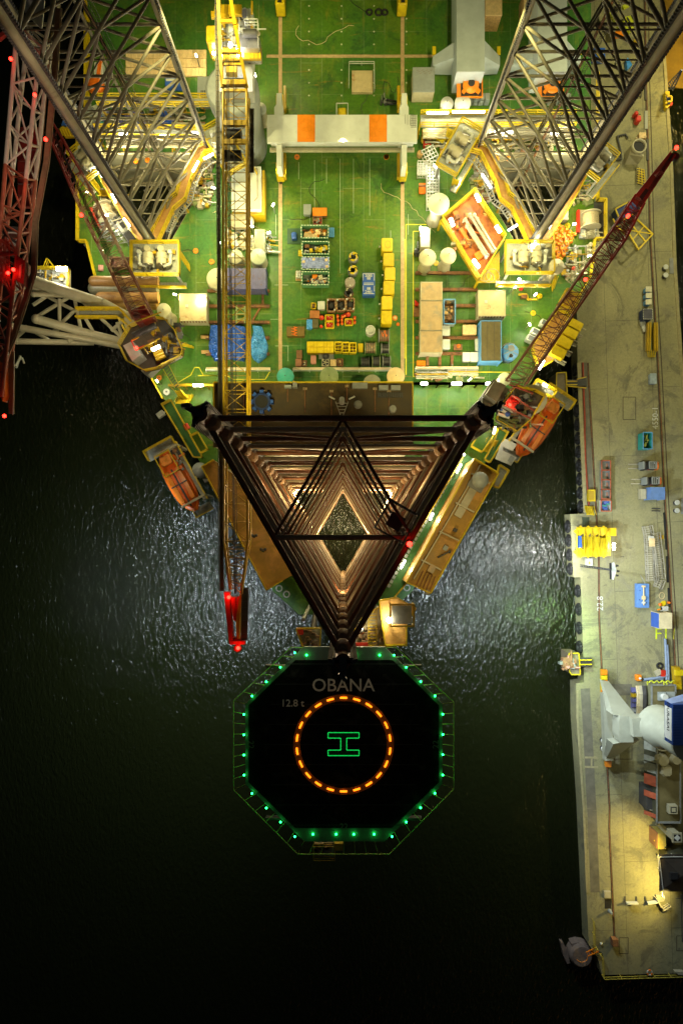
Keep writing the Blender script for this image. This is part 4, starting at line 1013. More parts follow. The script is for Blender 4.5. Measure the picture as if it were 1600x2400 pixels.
# boom head
HM = mat('boom_head_red', (.5, .03, .02), .45, var=.2)
m_ = mb(HM)
for a, b_, c2, d_ in (((525, 1388), (538, 1388), (546, 1500), (538, 1510)), ((540, 1400), (552, 1400), (554, 1455), (548, 1455)), ((555, 1400), (563, 1395), (560, 1450), (554, 1450))):
    m_.prism(poly([a, b_, c2, d_], ZL), ZL - 1, ZL + .1)
m_.m(YEL2).prism(poly([(553, 1460), (563, 1390), (567, 1395), (561, 1497), (556, 1495)], ZL), ZL - 1, ZL + .3); m_.build('boom_head', yc)
m_ = mb(HM).bar(P(539, 1506, ZL), P(575, 1506, ZL), .4, .3); m_.tube(P(545, 1500, ZL - .6), P(570, 1500, ZL - .6), .4, 10); m_.cyl(P(558, 1518, ZL - .6), .45, .5, 12); m_.build('head_sheave', yc)
m_ = mb(DGREY); m_.add([P(567, 1378, ZL - .2), P(582, 1378, ZL - .2), P(578, 1500, ZL - .2), P(565, 1500, ZL - .2)], [(0, 1, 2, 3)])
for dx in (567, 582): m_.bar(P(dx, 1378, ZL + .6), P(dx - 3, 1500, ZL + .6), .06)
for i in range(9): m_.bar(P(566, 1380 + i * 15, ZL - .15), P(581, 1380 + i * 15, ZL - .15), .07)
m_.build('head_platform', yc)
beacon(yc, P(536, 1400, ZL + .6), 90); beacon(yc, P(558, 1519, ZL + .6), 90)
m_ = mb(LAMPB)
for x_, y_ in ((505, 125), (560, 118), (563, 128)): mb(LAMPB).box(P(x_, y_, 28.6), (.7, .25, .3)).build('work_lamp', yc); lamp('POINT', 'cab_lamp_glow', P(x_, y_, 30.2), 700, (1, .9, .65), .2)
m_ = mb(LAMPW).ball(P(540, 105, 28.4), .3); m_.build('work_lamp', yc); lamp('POINT', 'cab_lamp_glow', P(541, 90, 30), 1200, (1, .96, .9), .2)

# ---- dark red lattice crane, left
lc = thing('pedestal_crane', 'rust red lattice crane at the left hull shoulder, boom pointing up and left', 'crane', tuple(P(372, 800, DZ)))
def zz(t, a=27, b_=33): return a + (b_ - a) * t
def chord(pts, za, zb, dz=0):
    n = len(pts) - 1; L0 = [0]
    for a, b_ in zip(pts, pts[1:]): L0.append(L0[-1] + math.dist(a, b_))
    return [P(x, y, za + (zb - za) * L0[i] / L0[-1]) - V_((0, 0, dz)) for i, (x, y) in enumerate(pts)]
CR = mat('crane_brown_red', (.2, .07, .03), .5, var=.3, col2=(.3, .2, .1), patch=.58)
CRP = mat('crane_pale_red', (.5, .36, .2), .5, var=.3, col2=(.3, .06, .03), patch=.5)
A = [px('D', 905, 1010), (241, 600), (176, 463), (118, 326)]; B_ = [px('D', 1045, 1000), (278, 583), (205, 430), (122, 283)]
Mf = lambda t: CR if t < .28 else (CRP if t < .75 else DRED)
lattice(lc, [chord(A, 27, 34), chord(B_, 27, 34), chord(B_, 27, 34, 1.6), chord(A, 27, 34, 1.6)], 22, .12, Mf, .045)
for k in range(5): mb(BLK).tube(P(337 + k * 3, 790 - k, 29.5), P(119 + k * .8, 300, 35.5), .03, 4).build('hoist_cable', lc)
bd = [px('N', *p) for p in ((290, 1240), (560, 1130), (700, 1270), (1240, 1300), (1250, 1370), (1130, 1450), (860, 1600), (670, 1690), (560, 1600), (390, 1470))]
base = [px('N', *p) for p in ((280, 1240), (440, 970), (760, 820), (960, 850), (1130, 1030), (1250, 1330), (1230, 1410), (870, 1600), (670, 1640), (400, 1490))]
mb(mat('crane_platform_dark', (.08, .06, .04), .6, var=.3)).prism(poly(base, 23), 22.6, 23).build('platform', lc)
mb(YEL).rail([P(*p, 23) for p in base], closed=True, r=.06).build('platform_rail', lc)
mb(BANNER).prism(poly([px('N', *p) for p in ((320, 1240), (460, 1170), (600, 1380), (460, 1480))], 25.5), 23, 25.5).build('control_cab', lc)
mb(DRED).prism(poly([px('N', *p) for p in ((430, 700), (640, 620), (760, 800), (520, 900))], 27), 25, 27).build('boom_foot_housing', lc)
m_ = mb(DGREY); 
for i in range(3): m_.tube(Z('N', 470 + i * 90, 1090 - i * 40, 26), Z('N', 640 + i * 90, 1010 - i * 40, 26), .4, 12)
m_.prism(poly([px('N', *p) for p in ((840, 910), (960, 850), (1050, 960), (900, 1050))], 25), 23, 25); m_.build('hoist_winch', lc)
m_ = mb(YEL2); 
for i in range(4): m_.tube(Z('N', 760 + i * 22, 1320 + i * 45, 24.5), Z('N', 900 + i * 22, 1260 + i * 45, 24.5), .28, 10)
m_.m(YEL).bar(Z('N', 720, 1340, 25.3), Z('N', 900, 1250, 25.3), .12); m_.bar(Z('N', 900, 1530, 25.3), Z('N', 1200, 1390, 25.3), .2); m_.build('yellow_engine', lc)
x_ = [p_ for p_ in (P(*p, 24) for p in base)]; clutter(MB(), P(350, 0, 24).x, P(420, 0, 24).x, P(0, 830, 24).y, P(0, 760, 24).y, 23, 60, [YEL2, DGREY, BROWN, GREY, YEL2], .9, 21).build('deck_fittings', lc)
mb(CREAM).lathe(tuple(P(385, 815, DZ)), [(2.2, 0), (2.0, 13)], 20).build('pedestal', lc)
m_ = mb(BANNER).prism(poly([px('N', *p) for p in ((590, 1620), (860, 1530), (700, 1690), (665, 1690))], 21), 19, 21); m_.build('ballast_box', lc)
m_ = mb(YEL2)
for a, b_ in (((640, 1280), (700, 1370)), ((450, 1160), (560, 1110)), ((500, 880), (900, 730)), ((560, 1300), (880, 1130))): m_.bar(Z('N', *a, 28.5), Z('N', *b_, 28.5), .15)
m_.build('gantry_frame', lc)
m_ = mb(HM).bar(Z('N', 445, 1170, 26.5), Z('N', 545, 1120, 26.5), .15); m_.bar(Z('N', 445, 1170, 26.5), Z('N', 520, 1310, 26.5), .15); m_.bar(Z('N', 520, 1310, 26.5), Z('N', 650, 1240, 26.5), .15); m_.build('beacon_frame', lc)
beacon(lc, Z('N', 522, 1280, 27)); beacon(lc, (P(191, 504, 35)), 60); beacon(lc, P(108, 326, 36.5), 40); mb(LAMPW).box(Z('N', 820, 1280, 26.5), (1.1, .4, .2), R(25)).build('work_lamp', lc); lamp('POINT', 'work_lamp_glow', Z('N', 820, 1290, 28), 500, (1, .9, .65), .2)
# boom stowage cradle walk
m_ = mb(DGREY).bar(Z('N', 930, 1600, 16), Z('N', 1110, 1890, 16), .1); m_.bar(Z('N', 1010, 1520, 16), Z('N', 1170, 1840, 16), .1)
for i in range(9): t = i / 8; m_.bar(Z('N', 930 + 180 * t, 1600 + 290 * t, 16), Z('N', 1010 + 160 * t, 1520 + 320 * t, 16), .14, .1)
m_.m(YEL).bar(Z('N', 930, 1600, 16.8), Z('N', 1110, 1890, 16.8), .08); m_.bar(Z('N', 1010, 1520, 16.8), Z('N', 1170, 1840, 16.8), .08); tag(m_.build('access_bridge'), 'short railed access bridge leading from the lower left crane to the bow deck', 'bridge')

# ---- dark red crane, right
rc = thing('pedestal_crane', 'dark red crane at the right hull shoulder, boom reaching over the quay', 'crane', tuple(P(1190, 940, DZ)))
A = [(1191, 886), (1310, 716), (1433, 541), (1489, 455)]; B2 = [(1234, 900), (1345, 735), (1464, 563), (1510, 475)]
lattice(rc, [chord(A, 24, 38), chord(B2, 24, 38), chord(B2, 24, 38, 1.6), chord(A, 24, 38, 1.6)], 24, .13, lambda t: CR if t < .6 else DRED, .055)
tipA, tipB = (1569, 356), (1583, 363)
m_ = mb(DRED)
tA, tB = P(*A[-1], 38), P(*B2[-1], 38); uA, uB = P(*tipA, 42), P(*tipB, 42)
dn = V_((0, 0, 1.4)); vs_ = [tA, tB, uB, uA, tA - dn, tB - dn, uB - dn, uA - dn]
m_.add(vs_, [(0, 1, 2, 3)[::-1], (4, 5, 6, 7), (0, 4, 5, 1), (1, 5, 6, 2), (2, 6, 7, 3), (3, 7, 4, 0)]); m_.m(BLK)
m_.add([v + V_((0, 0, .02)) for v in (tA.lerp(tB, .35), tA.lerp(tB, .7), uA.lerp(uB, .7), uA.lerp(uB, .35))], [(3, 2, 1, 0)])
m_.m(WHT).box(P(1543, 407, 41.1), (.9, .35, .05), R(35)); m_.build('boom_head', rc)
m_ = mb(DRED).tube(uA, P(1583, 348, 42.5), .06, 5); m_.m(DGREY).cyl(P(1578, 371, 40.5), .4, .5, 10); m_.build('head_sheave', rc); beacon(rc, P(1584, 346, 42.7), 40, .2); beacon(rc, P(1471, 506, 38.2), 110); beacon(rc, P(1371, 655, 33.8), 110)
for k in range(4): mb(BLK).tube(P(1215 + k * 6, 900 + k, 27), P(1572 + k * 2, 362, 43), .03, 4).build('hoist_cable', rc)
rb = [px('O', *p) for p in ((215, 330), (430, 50), (700, 200), (850, 130), (1080, 280), (1200, 350), (1060, 720), (950, 900), (620, 960), (400, 780), (470, 520))]
mb(mat('crane_platform_dark', (.08, .06, .04))).prism(poly([px('O', *p) for p in ((500, 500), (760, 190), (1060, 260), (1230, 350), (1000, 740), (760, 950), (430, 760))], 20), 19.6, 20).build('platform', rc)
mb(YEL).rail([Z('O', *p, 20) for p in ((500, 500), (760, 190), (1060, 260), (1230, 350), (1000, 740), (760, 950), (430, 760))], closed=True, r=.06).build('platform_rail', rc)
m_ = mb(mat('olive_grey_roof', (.13, .12, .08), .5, var=.2)).prism(poly([px('O', *p) for p in ((270, 320), (425, 75), (610, 170), (450, 440))], 23), 21, 23); m_.m(mat('olive_grey_side', (.08, .07, .04), .6)).prism(poly([px('O', *p) for p in ((220, 330), (400, 60), (660, 230), (540, 400), (400, 620), (210, 540))], 21), 18, 21); m_.build('machinery_house', rc)
m_ = mb(WHT).prism(poly([px('O', *p) for p in ((155, 400), (220, 330), (235, 530), (160, 510))], 19), 12, 19); m_.build('pale_side_plate', rc)
m_ = mb(HM)
for a, b_ in (((600, 480), (760, 590)), ((610, 470), (710, 350)), ((710, 350), (830, 420)), ((700, 380), (830, 450))): m_.bar(Z('O', *a, 23), Z('O', *b_, 23), .4, .4)
m_.prism(poly([px('O', *p) for p in ((640, 470), (700, 400), (800, 470), (730, 550))], 22.5), 21.5, 22.5); m_.build('hoist_winch', rc); beacon(rc, Z('O', 670, 490, 23.6), 90)
m_ = mb(WHT)
for a, b_ in (((540, 500), (720, 610)), ((470, 640), (660, 700)), ((500, 560), (640, 640))): m_.tube(Z('O', *a, 22), Z('O', *b_, 22), .22, 10)
m_.m(BLUE).ball(Z('O', 630, 650, 22.2), .35).box(Z('O', 515, 575, 22.2), (.5, .3, .3)); m_.build('hydraulic_unit', rc)
m_ = mb(mat('dull_green_machinery', (.12, .14, .04), .5, var=.3))
for i in range(7): m_.tube(Z('O', 430 + i * 55, 740 - (i % 3) * 40 + i * 15, 21), Z('O', 600 + i * 45, 850 - (i % 3) * 50, 21), .16, 8)
m_.build('fan_unit', rc)
clutter(MB(), P(1170, 0, 21).x, P(1245, 0, 21).x, P(0, 1005, 21).y, P(0, 925, 21).y, 20, 90, [DGREY, BROWN, OLIVE, GREY, BLK], .9, 31).build('deck_fittings', rc)
m_ = mb(mat('dark_red_frame', (.16, .03, .02), .5)); 
for a, b_ in (((660, 150), (1060, 300)), ((700, 330), (1080, 590)), ((840, 120), (660, 260)), ((560, 500), (1020, 720))): m_.bar(Z('O', *a, 25), Z('O', *b_, 25), .2)
m_.build('gantry_frame', rc)
mb(CREAM).lathe(tuple(P(1205, 965, DZ)), [(2.2, 0), (2.0, 10)], 20).build('pedestal', rc)
m_ = mb(mat('pale_gangway', (.4, .42, .34), .5)).add([P(1333, 668, 15), P(1372, 582, 15), P(1422, 570, 15), P(1353, 655, 15)], [(0, 1, 2, 3)])
m_ = mb(CREAM); a, b_ = P(1339, 667, 15), P(1425, 572, 15.5); d = (b_ - a).normalized(); n_ = V_((-d.y, d.x, 0))
for k in range(5): m_.bar(a + n_ * k * .3, b_ + n_ * (k * .3), .1, .3)
for k in range(16): q_ = a.lerp(b_, k / 15); m_.bar(q_, q_ + n_ * 1.25, .1)
tag(m_.build('gangway'), 'pale grey gangway lying beside the right red boom at the deck edge', 'gangway')
# yellow stowage rack with lockers below the right boom
for i, (x_, y_) in enumerate((px('F', 1232, 1170), px('F', 1205, 1215), px('F', 1165, 1280), px('F', 1125, 1345))):
    t = thing('life_raft_cradle', 'yellow chest on the right hull edge, %s from the top of the slanting row' % ('first', 'second', 'third', 'fourth')[i], 'cradle', (0, 0, 0), 'yellow chests on the right hull edge')
    mb(YEL).bev(-1.1, -.75, 1.1, .75, .3, 1.4).build('chest', t); m_ = mb(CREAM)
    for k in range(4): m_.bar((-1.6, -.9 + k * .12, .1), (1.9, -1.0 + k * .1, .1), .06); 
    for sx in (-1, 1): m_.tube((1.2, sx * .5, .3), (1.9, sx * .5, .3), .1, 6)
    m_.build('launch_rail', t); place(t, P(x_, y_, 12), R(-28))
t = thing('caged_ladder_platform', 'yellow caged box under the right red boom above the four chests', 'platform', tuple(P(1325, 705, 12)))
a, b_ = P(1325, 705, 13), None
q_ = [px('F', *p) for p in ((1185, 930), (1270, 980), (1225, 1075), (1130, 1025))]
mb(OCH).prism(poly(q_, 12), 11.8, 12).build('floor', t); mb(YEL2).rail([P(*p, 12) for p in q_], closed=True, r=.12).build('guard_rail', t); m_ = mb(YEL2).bar(P(*q_[0], 14), P(*q_[2], 14), .15); m_.bar(P(*q_[1], 14), P(*q_[3], 14), .15); m_.build('top_brace', t)
q_ = [px('F', *p) for p in ((960, 1300), (1130, 1060), (1200, 1100), (1090, 1400), (1000, 1450))]
t = thing('ochre_side_platform', 'long ochre railed side platform beneath the foot of the right red boom', 'platform', tuple(P(1280, 810, 9)))
mb(OCH).prism(poly(q_, 11), 10.8, 11).build('floor', t); mb(YEL).rail([P(*p, 11) for p in q_], closed=True, r=.08).build('guard_rail', t); tubelamp(t, Z('F', 1010, 1440, 12.5), Z('F', 1040, 1385, 12.5), .3, 1500, 1)

# ---- far left: big red and white boom of a neighbouring vessel
bcn = thing('heavy_lift_boom', 'huge red and white lattice boom of a neighbouring vessel down the left edge', 'crane boom', tuple(P(20, 500, 30)))
TL = [(44, 60), (38, 102), (6, 480), (-8, 640), (-40, 960)]; TR = [(101, 110), (87, 181), (53, 500), (30, 690), (4, 930)]; BL = [(64, 60), (58, 150), (20, 500), (5, 640), (-22, 940)]; BR = [(125, 100), (108, 190), (76, 500), (52, 680), (14, 910)]
f4 = lambda pts, z: [P(x, y, z) for x, y in pts]
Mf = lambda t: LEGM if t < .42 else mat('boom_red_paint', (.36, .1, .05), .5, var=.3, col2=(.2, .1, .06), patch=.56)
MATS['boom_white_paint'] = mat('boom_white_paint', (.62, .6, .5), .5, var=.15, col2=(.35, .2, .12), patch=.66)
Mf2 = lambda t: MATS['boom_white_paint'] if t < .42 else mat('boom_red_paint', (.5, .09, .05), .5)
mat('boom_red_paint', (.36, .1, .05), .5, var=.3, col2=(.2, .1, .06), patch=.56)
lattice(bcn, [f4(TL, 44), f4(TR, 44), f4(BR, 41), f4(BL, 41)], 16, .22, Mf2, .11)
m_ = mb(mat('bronze_walkway', (.2, .15, .08), .7, var=.3)); wp = [(139, 20), (128, 180), (110, 380), (84, 520), (80, 641), (34, 787), (6, 850)]
v = [P(x, y, 43.5) for x, y in wp]
for a, b_ in zip(v, v[1:]):
    m_.bar(a, b_, .65, .1); d = (b_ - a).normalized(); n_ = V_((-d.y, d.x, 0)) * .38
    m_.bar(a + n_ + V_((0, 0, .5)), b_ + n_ + V_((0, 0, .5)), .05); m_.bar(a - n_ + V_((0, 0, .5)), b_ - n_ + V_((0, 0, .5)), .05)
m_.build('boom_walkway', bcn)
m_ = mb(mat('bronze_walkway', (.2, .15, .08))).bar(P(28, 825, 42), P(28, 970, 42), .6, .1); m_.m(BANNER).bar(P(34, 822, 42.5), P(33, 888, 42.5), .06); m_.bar(P(33, 888, 42.5), P(31, 972, 42.5), .06); m_.m(ORG).prism(poly([(0, 840), (8, 842), (12, 925), (6, 940), (-4, 900)], 43), 42, 43); m_.build('jib_platform', bcn)
m_ = mb(DRED)
for k in range(7): m_.bb(P(42, 0, 36).x, P(0, 322 + k * 27, 36).y, P(90 - k * 3, 0, 36).x, P(0, 298 + k * 27, 36).y, 35.5, 36); 
m_.build('red_panel', bcn)
m_ = mb(DRED).prism(poly([(40, 598), (60, 612), (56, 668), (36, 655)], 44.5), 43, 44.5); m_.m(BANNER).prism(poly([(46, 622), (52, 618), (49, 652), (44, 650)], 44.6), 44.51, 44.56); m_.build('red_cabin', bcn)
m_ = mb(BANNER).prism(poly([(8, 540), (42, 542), (40, 592), (4, 594)], 41), 40.8, 41); m_.build('pale_plate', bcn)
for a, b_, w_ in (((5, 536), (46, 538), .4), ((5, 596), (42, 595), .4), ((8, 545), (40, 570), .25)): mb(DGREY).bar(P(*a, 43), P(*b_, 43), w_).build('frame_bar', bcn)
m_ = mb(DGREY).prism(poly([(-20, 656), (40, 655), (24, 705), (-20, 700)], 40), 39, 40); m_.build('counterweight_frame', bcn)
for k in range(9): mb(RED).tube(P(-2 + k * 3, 560, 45), P(k * 3, 655 + (k % 3) * 5, 45), .04, 4).build('hoist_cable', bcn)
mb(BANNER).prism(poly([(54, 0), (105, 0), (98, 68), (60, 30)], 38), 37.8, 38).build('pale_panel', bcn)
mb(DRED).bar(P(-4, 92, 45), P(24, 70, 45), .4).build('red_strut', bcn)
for x_, y_, pw in ((26, 138, 25), (82, 222, 20), (11, 975, 60), (32, 632, 14), (108, 327, 15), (20, 640, 8), (60, 420, 60)):
    if (x_, y_) != (60, 420): mb(LAMPR).ball(P(x_, y_, 45), .18, 10).build('red_beacon', bcn)
    lamp('POINT', 'red_glow', P(x_, y_, 45.8), pw, (1, .03, .02), .15)
lamp('SPOT', 'boom_floodlight_beam', P(30, 330, 62), 6000, (1, .75, .55), .3, P(40, 300, 40), 70)
# white tubular support and its small lit platform
ts = thing('tubular_support', 'white tubular truss reaching in from the left to the red crane', 'truss', tuple(P(200, 750, 12)))
TW = mat('truss_white_paint', (.5, .48, .34), .4, var=.15, scale=.6)
tb = (((77, 659), (240, 712), (305, 745), .8), ((86, 748), (200, 780), (300, 803), .6), ((30, 765), (200, 795), (300, 815), .45), ((40, 800), (140, 802), (220, 804), .4), ((60, 670), (150, 690), (230, 712), .45), ((80, 690), (170, 692), (240, 710), .35))
for a, b_, c2, r in tb:
    m_ = mb(TW).tube(P(*a, 22), P(*b_, 20), r, 14, r * .95); m_.tube(P(*b_, 20), P(*c2, 19), r * .95, 14, r * .8); m_.ball(P(*a, 22), r * 1.1); m_.build('main_tube', ts)
for a, b_ in (((88, 742), (166, 694)), ((174, 694), (190, 770)), ((184, 698), (285, 790)), ((78, 715), (110, 694)), ((110, 694), (175, 728)), ((175, 728), (145, 757)), ((140, 700), (140, 757)), ((60, 772), (30, 800)), ((200, 745), (220, 780)), ((275, 755), (290, 795)), ((288, 752), (262, 775)), ((160, 800), (190, 780)), ((60, 765), (120, 800)), ((120, 780), (160, 760))):
    mb(TW).tube(P(*a, 20.5), P(*b_, 19.8), .24, 10).build('brace_tube', ts)
t = thing('lit_landing', 'small yellow railed landing with a glaring lamp at the left edge', 'platform', tuple(P(135, 655, 18)))
mb(GRATE).prism(poly([(80, 632), (165, 632), (165, 688), (80, 664)], 17), 16.7, 17).build('floor', t); mb(YEL).rail([P(*p, 17) for p in ((80, 632), (165, 632), (165, 680))], r=.08).build('guard_rail', t)
mb(YEL).rail([P(*p, 17) for p in ((110, 632), (118, 612), (134, 632))], r=.05).build('hoop_guard', t); clutter(MB(), P(85, 0, 17).x, P(150, 0, 17).x, P(0, 672, 17).y, P(0, 640, 17).y, 17, 24, [CREAM, GREY, YEL2], .6, 8).build('valve_gear', t)
mb(LAMPB).box(P(145, 630, 19.5), (1.4, .5, .3)).build('floodlight', t); lamp('POINT', 'landing_lamp_glow', P(145, 634, 21), 2500, (1, .9, .6), .3)
t = thing('yellow_side_bridge', 'yellow railed footbridge crossing the white tubular truss to the hull', 'bridge', tuple(P(250, 735, 21)))
m_ = mb(GRATE).prism(poly([(185, 728), (283, 728), (290, 745), (185, 745)], 21.5), 21.3, 21.5); m_.build('floor', t); mb(YEL).rail([P(*p, 21.5) for p in ((185, 727), (283, 727), (313, 758))], r=.12).build('guard_rail', t); mb(YEL).rail([P(*p, 21.5) for p in ((185, 747), (280, 747), (303, 765))], r=.1).build('guard_rail', t); mb(YEL).stairs(P(283, 737, 21.5), P(308, 762, 19.5), 1.1, 10).build('stair', t)
c_ = P(50, 852, 6); m_ = mb(TW)
for k in range(9): m_.tube(c_ + V_((.5 * cos(k), .9 * sin(k * 1.3), .2 * k)), c_ + V_((.5 * cos(k + 1), .9 * sin(k * 1.3 + 1.3), .2 * k + .2)), .16, 6)
tag(m_.build('hook_block'), 'tangled pale hook block and slings hanging over the dark water at the left', 'hook block')
# bundle of big brown pipes at the hull side
for i, (x0_, x1_, y_, r, M_) in enumerate(((215, 372, 659, .75, PIPEB), (217, 370, 676, .95, PIPEG), (232, 372, 697, .8, PIPEB), (250, 370, 712, .85, mat('ochre_pipe', (.5, .3, .06), .4, var=.25)))):
    m_ = mb(M_).tube(P(x0_ + 4, y_, 13 - (i % 2)), P(x1_, y_ + 1, 13 - (i % 2)), r, 18); m_.ball(P(x0_ + 5, y_, 13 - (i % 2)), r, 14)
    for k in range(4): xx = x0_ + 30 + k * (x1_ - x0_ - 40) / 4; m_.tube(P(xx, y_, 13 - (i % 2)), P(xx + 1.2, y_, 13 - (i % 2)), r * 1.04, 18)
    tag(m_.build('stored_pipe'), ('uppermost brown round-ended pipe of the stack at the left hull side', 'thick grey green round-ended pipe second in the stack at the left hull side', 'brown pipe third in the stack at the left hull side', 'ochre pipe lowest in the stack at the left hull side, beside the white truss')[i], 'pipe')
# ================================================================ lifeboats
def lifeboat(label, cx, cy, z, rot):
    t = thing('lifeboat', label, 'lifeboat', (0, 0, 0), 'orange lifeboats in davits at the bow')
    n = 12; L2 = 4.7; vs_ = []; secs = []
    for i in range(n + 1):
        u = -1 + 2 * i / n; w_ = 1.6 * max(.06, (1 - abs(u) ** 2.6)) ** .6; x = u * L2
        secs.append([(x, -w_ * .25, -1.2), (x, -w_ * .85, -.5), (x, -w_, .25), (x, -w_ * .8, .3), (x, w_ * .8, .3), (x, w_, .25), (x, w_ * .85, -.5), (x, w_ * .25, -1.2)])
    vs_ = [p for s_ in secs for p in s_]; fs = []
    for i in range(n):
        for j in range(8): a = i * 8 + j; b_ = i * 8 + (j + 1) % 8; fs.append((a, b_, b_ + 8, a + 8))
    m_ = mb(ORG); m_.add(vs_, fs, True); m_.build('hull', t)
    vs_ = []
    for i in range(n + 1):
        u = -1 + 2 * i / n; w_ = 1.25 * max(.03, (1 - abs(u) ** 3)) ** .6; x = u * L2 * .9; h_ = 1.1 * max(.05, 1 - abs(u) ** 4)
        vs_ += [(x, -w_, .3), (x, -w_ * .85, .3 + h_ * .7), (x, -w_ * .4, .3 + h_), (x, w_ * .4, .3 + h_), (x, w_ * .85, .3 + h_ * .7), (x, w_, .3)]
    fs = [(i * 6 + j, i * 6 + j + 1, i * 6 + j + 7, i * 6 + j + 6) for i in range(n) for j in range(5)]
    mb(mat('canopy_orange', (.8, .13, .005), .4, var=.1)).add(vs_, fs, False).build('canopy', t)
    m_ = mb(mat('steering_cabin_orange', (.8, .3, .06), .3)).bev(-3.6, -.7, -2.3, .7, 1.2, 1.9, .15); m_.build('steering_cabin', t)
    for sy in (-.75, .75): mb(ORG2).bev(-1.6, sy - .3, 3.2, sy + .3, 1.0, 1.5, .1).build('roof_hatch', t)
    m_ = mb(DGREY).bb(-1.6, -.1, 4, .1, 1.35, 1.47); m_.bb(.6, -1.1, .75, 1.1, 1.5, 1.56); m_.build('grab_strip', t)
    m_ = mb(BLK)
    for sy in (-1, 1): m_.path([(-3.5, sy * 1.5, .1), (0, sy * 1.66, .1), (3.5, sy * 1.5, .1)], .06, 6)
    m_.build('fender_line', t)
    place(t, P(cx, cy, z), rot); t.scale = (1.08, 1.15, 1.1)
    d = thing('lifeboat_davit', label.replace('orange lifeboat slung over', 'davit with yellow basket above'), 'davit')
    for x in (-4.4, 3.9): mb(CREAM).bar((x, -1.2, 2.2), (x, 2.6, 2.2), .3, .4).bar((x, 2.5, 2.2), (x, 2.5, -4), .35).build('davit_arm', d)
    m_ = mb(YEL).rail([(-4.2, -1.1, 2.2), (-1, -1.1, 2.2), (-1, 1.2, 2.2), (-4.2, 1.2, 2.2)], closed=True, r=.05, h=.5, kick=False); m_.build('service_basket', d)
    clutter(MB(), -4, -1, 1.2, 2.2, 1.2, 16, [GREY, DGREY, BROWN, ORG, CREAM], .6, int(cx)).build('winch_gear', d)
    m_ = mb(GRATE).bb(-4.9, 1.9, 4.5, 2.6, 1.0, 1.12); m_.build('boarding_deck', d); mb(YEL).rail([(-4.9, 2.6, 1.1), (4.5, 2.6, 1.1)], r=.06).build('boarding_rail', d)
    m_ = mb(GRATE).bb(-6.2, -2.4, -4.6, 2.2, -.2, -.05); m_.m(YEL).rail([(-4.7, 2.2, 0), (-6.2, 2.2, 0), (-6.2, -2.4, 0), (-4.7, -2.4, 0)], r=.07); m_.build('aft_platform', d)
    m_ = mb(LGREY).bb(4.7, -.4, 6.0, 2.4, -.3, -.1); m_.m(YEL).rail([(4.7, -.4, -.1), (6.0, -.4, -.1), (6.0, 2.4, -.1)], r=.06, h=.5); m_.build('forward_platform', d)
    place(d, P(cx, cy, z), rot); return t, d
lifeboat('orange lifeboat slung over the dark water left of the bow leg', 421, 1127, 13, R(-61))
t, d = lifeboat('orange lifeboat slung over the water right of the bow leg below the red crane', 1258, 1002, 13, R(-124))
d.scale = (1, -1, 1)
c_ = Z('b', 1030, 1225, 14); m_ = mb(GREY).box(c_ + V_((.6, -.3, -.6)), (2.4, 1.6, .6), R(-60)); m_.m(LGREY).ball(c_ + V_((0, 0, .6)), 1.15, 14); tag(m_.build('satellite_dome'), 'grey satellite dome beside the left lifeboat', 'satellite dome')
m_ = mb(WHT).box(Z('b', 465, 430, 13), (1.1, .8, .6), R(35)); m_.bar(Z('b', 490, 415, 13), Z('b', 540, 385, 13), .15); tag(m_.build('outboard_floodlight'), 'small white outboard floodlight on an arm over the black water at the port bow', 'floodlight')
m_ = mb(WHT).prism(poly([px('O', *p) for p in ((600, 1060), (790, 1150), (720, 1260), (560, 1200), (545, 1250), (780, 1370), (690, 1500), (430, 1390), (530, 1130))], 15), 14.7, 15)
m_.m(LGREY).box(Z('O', 690, 1400, 15.1), (.9, .7, .1), R(60)); tag(m_.build('rescue_boat_cradle'), 'white floodlit forked cradle below the right lifeboat', 'cradle')
t = thing('sunken_side_platform', 'yellow railed grating platform jutting over the water beyond the starboard brown roof', 'platform', tuple(Z('O', 500, 1700, 14)))
q_ = [px('O', *p) for p in ((480, 1500), (630, 1600), (460, 1890), (370, 1850))]
mb(GRATE).prism(poly(q_, 15), 14.8, 15).build('floor', t); mb(YEL).rail([P(*p, 15) for p in q_], closed=True, r=.08).build('guard_rail', t)
t = thing('crane_side_platform', 'yellow edged pale platform outboard of the right red crane above the lifeboat', 'platform', tuple(Z('O', 1230, 230, 14)))
q_ = [px('O', *p) for p in ((1095, 85), (1420, 275), (1350, 385), (1000, 230))]
mb(GRATE).prism(poly(q_, 17), 16.8, 17).build('floor', t); mb(YEL).rail([P(*p, 17) for p in q_], closed=True, r=.1).build('guard_rail', t); tubelamp(t, Z('O', 1220, 140, 18), Z('O', 1290, 180, 18), .2, 1200, 1)
t = thing('life_buoy', 'red fire hydrant post on the brown planked quay edge', 'hydrant') if False else None

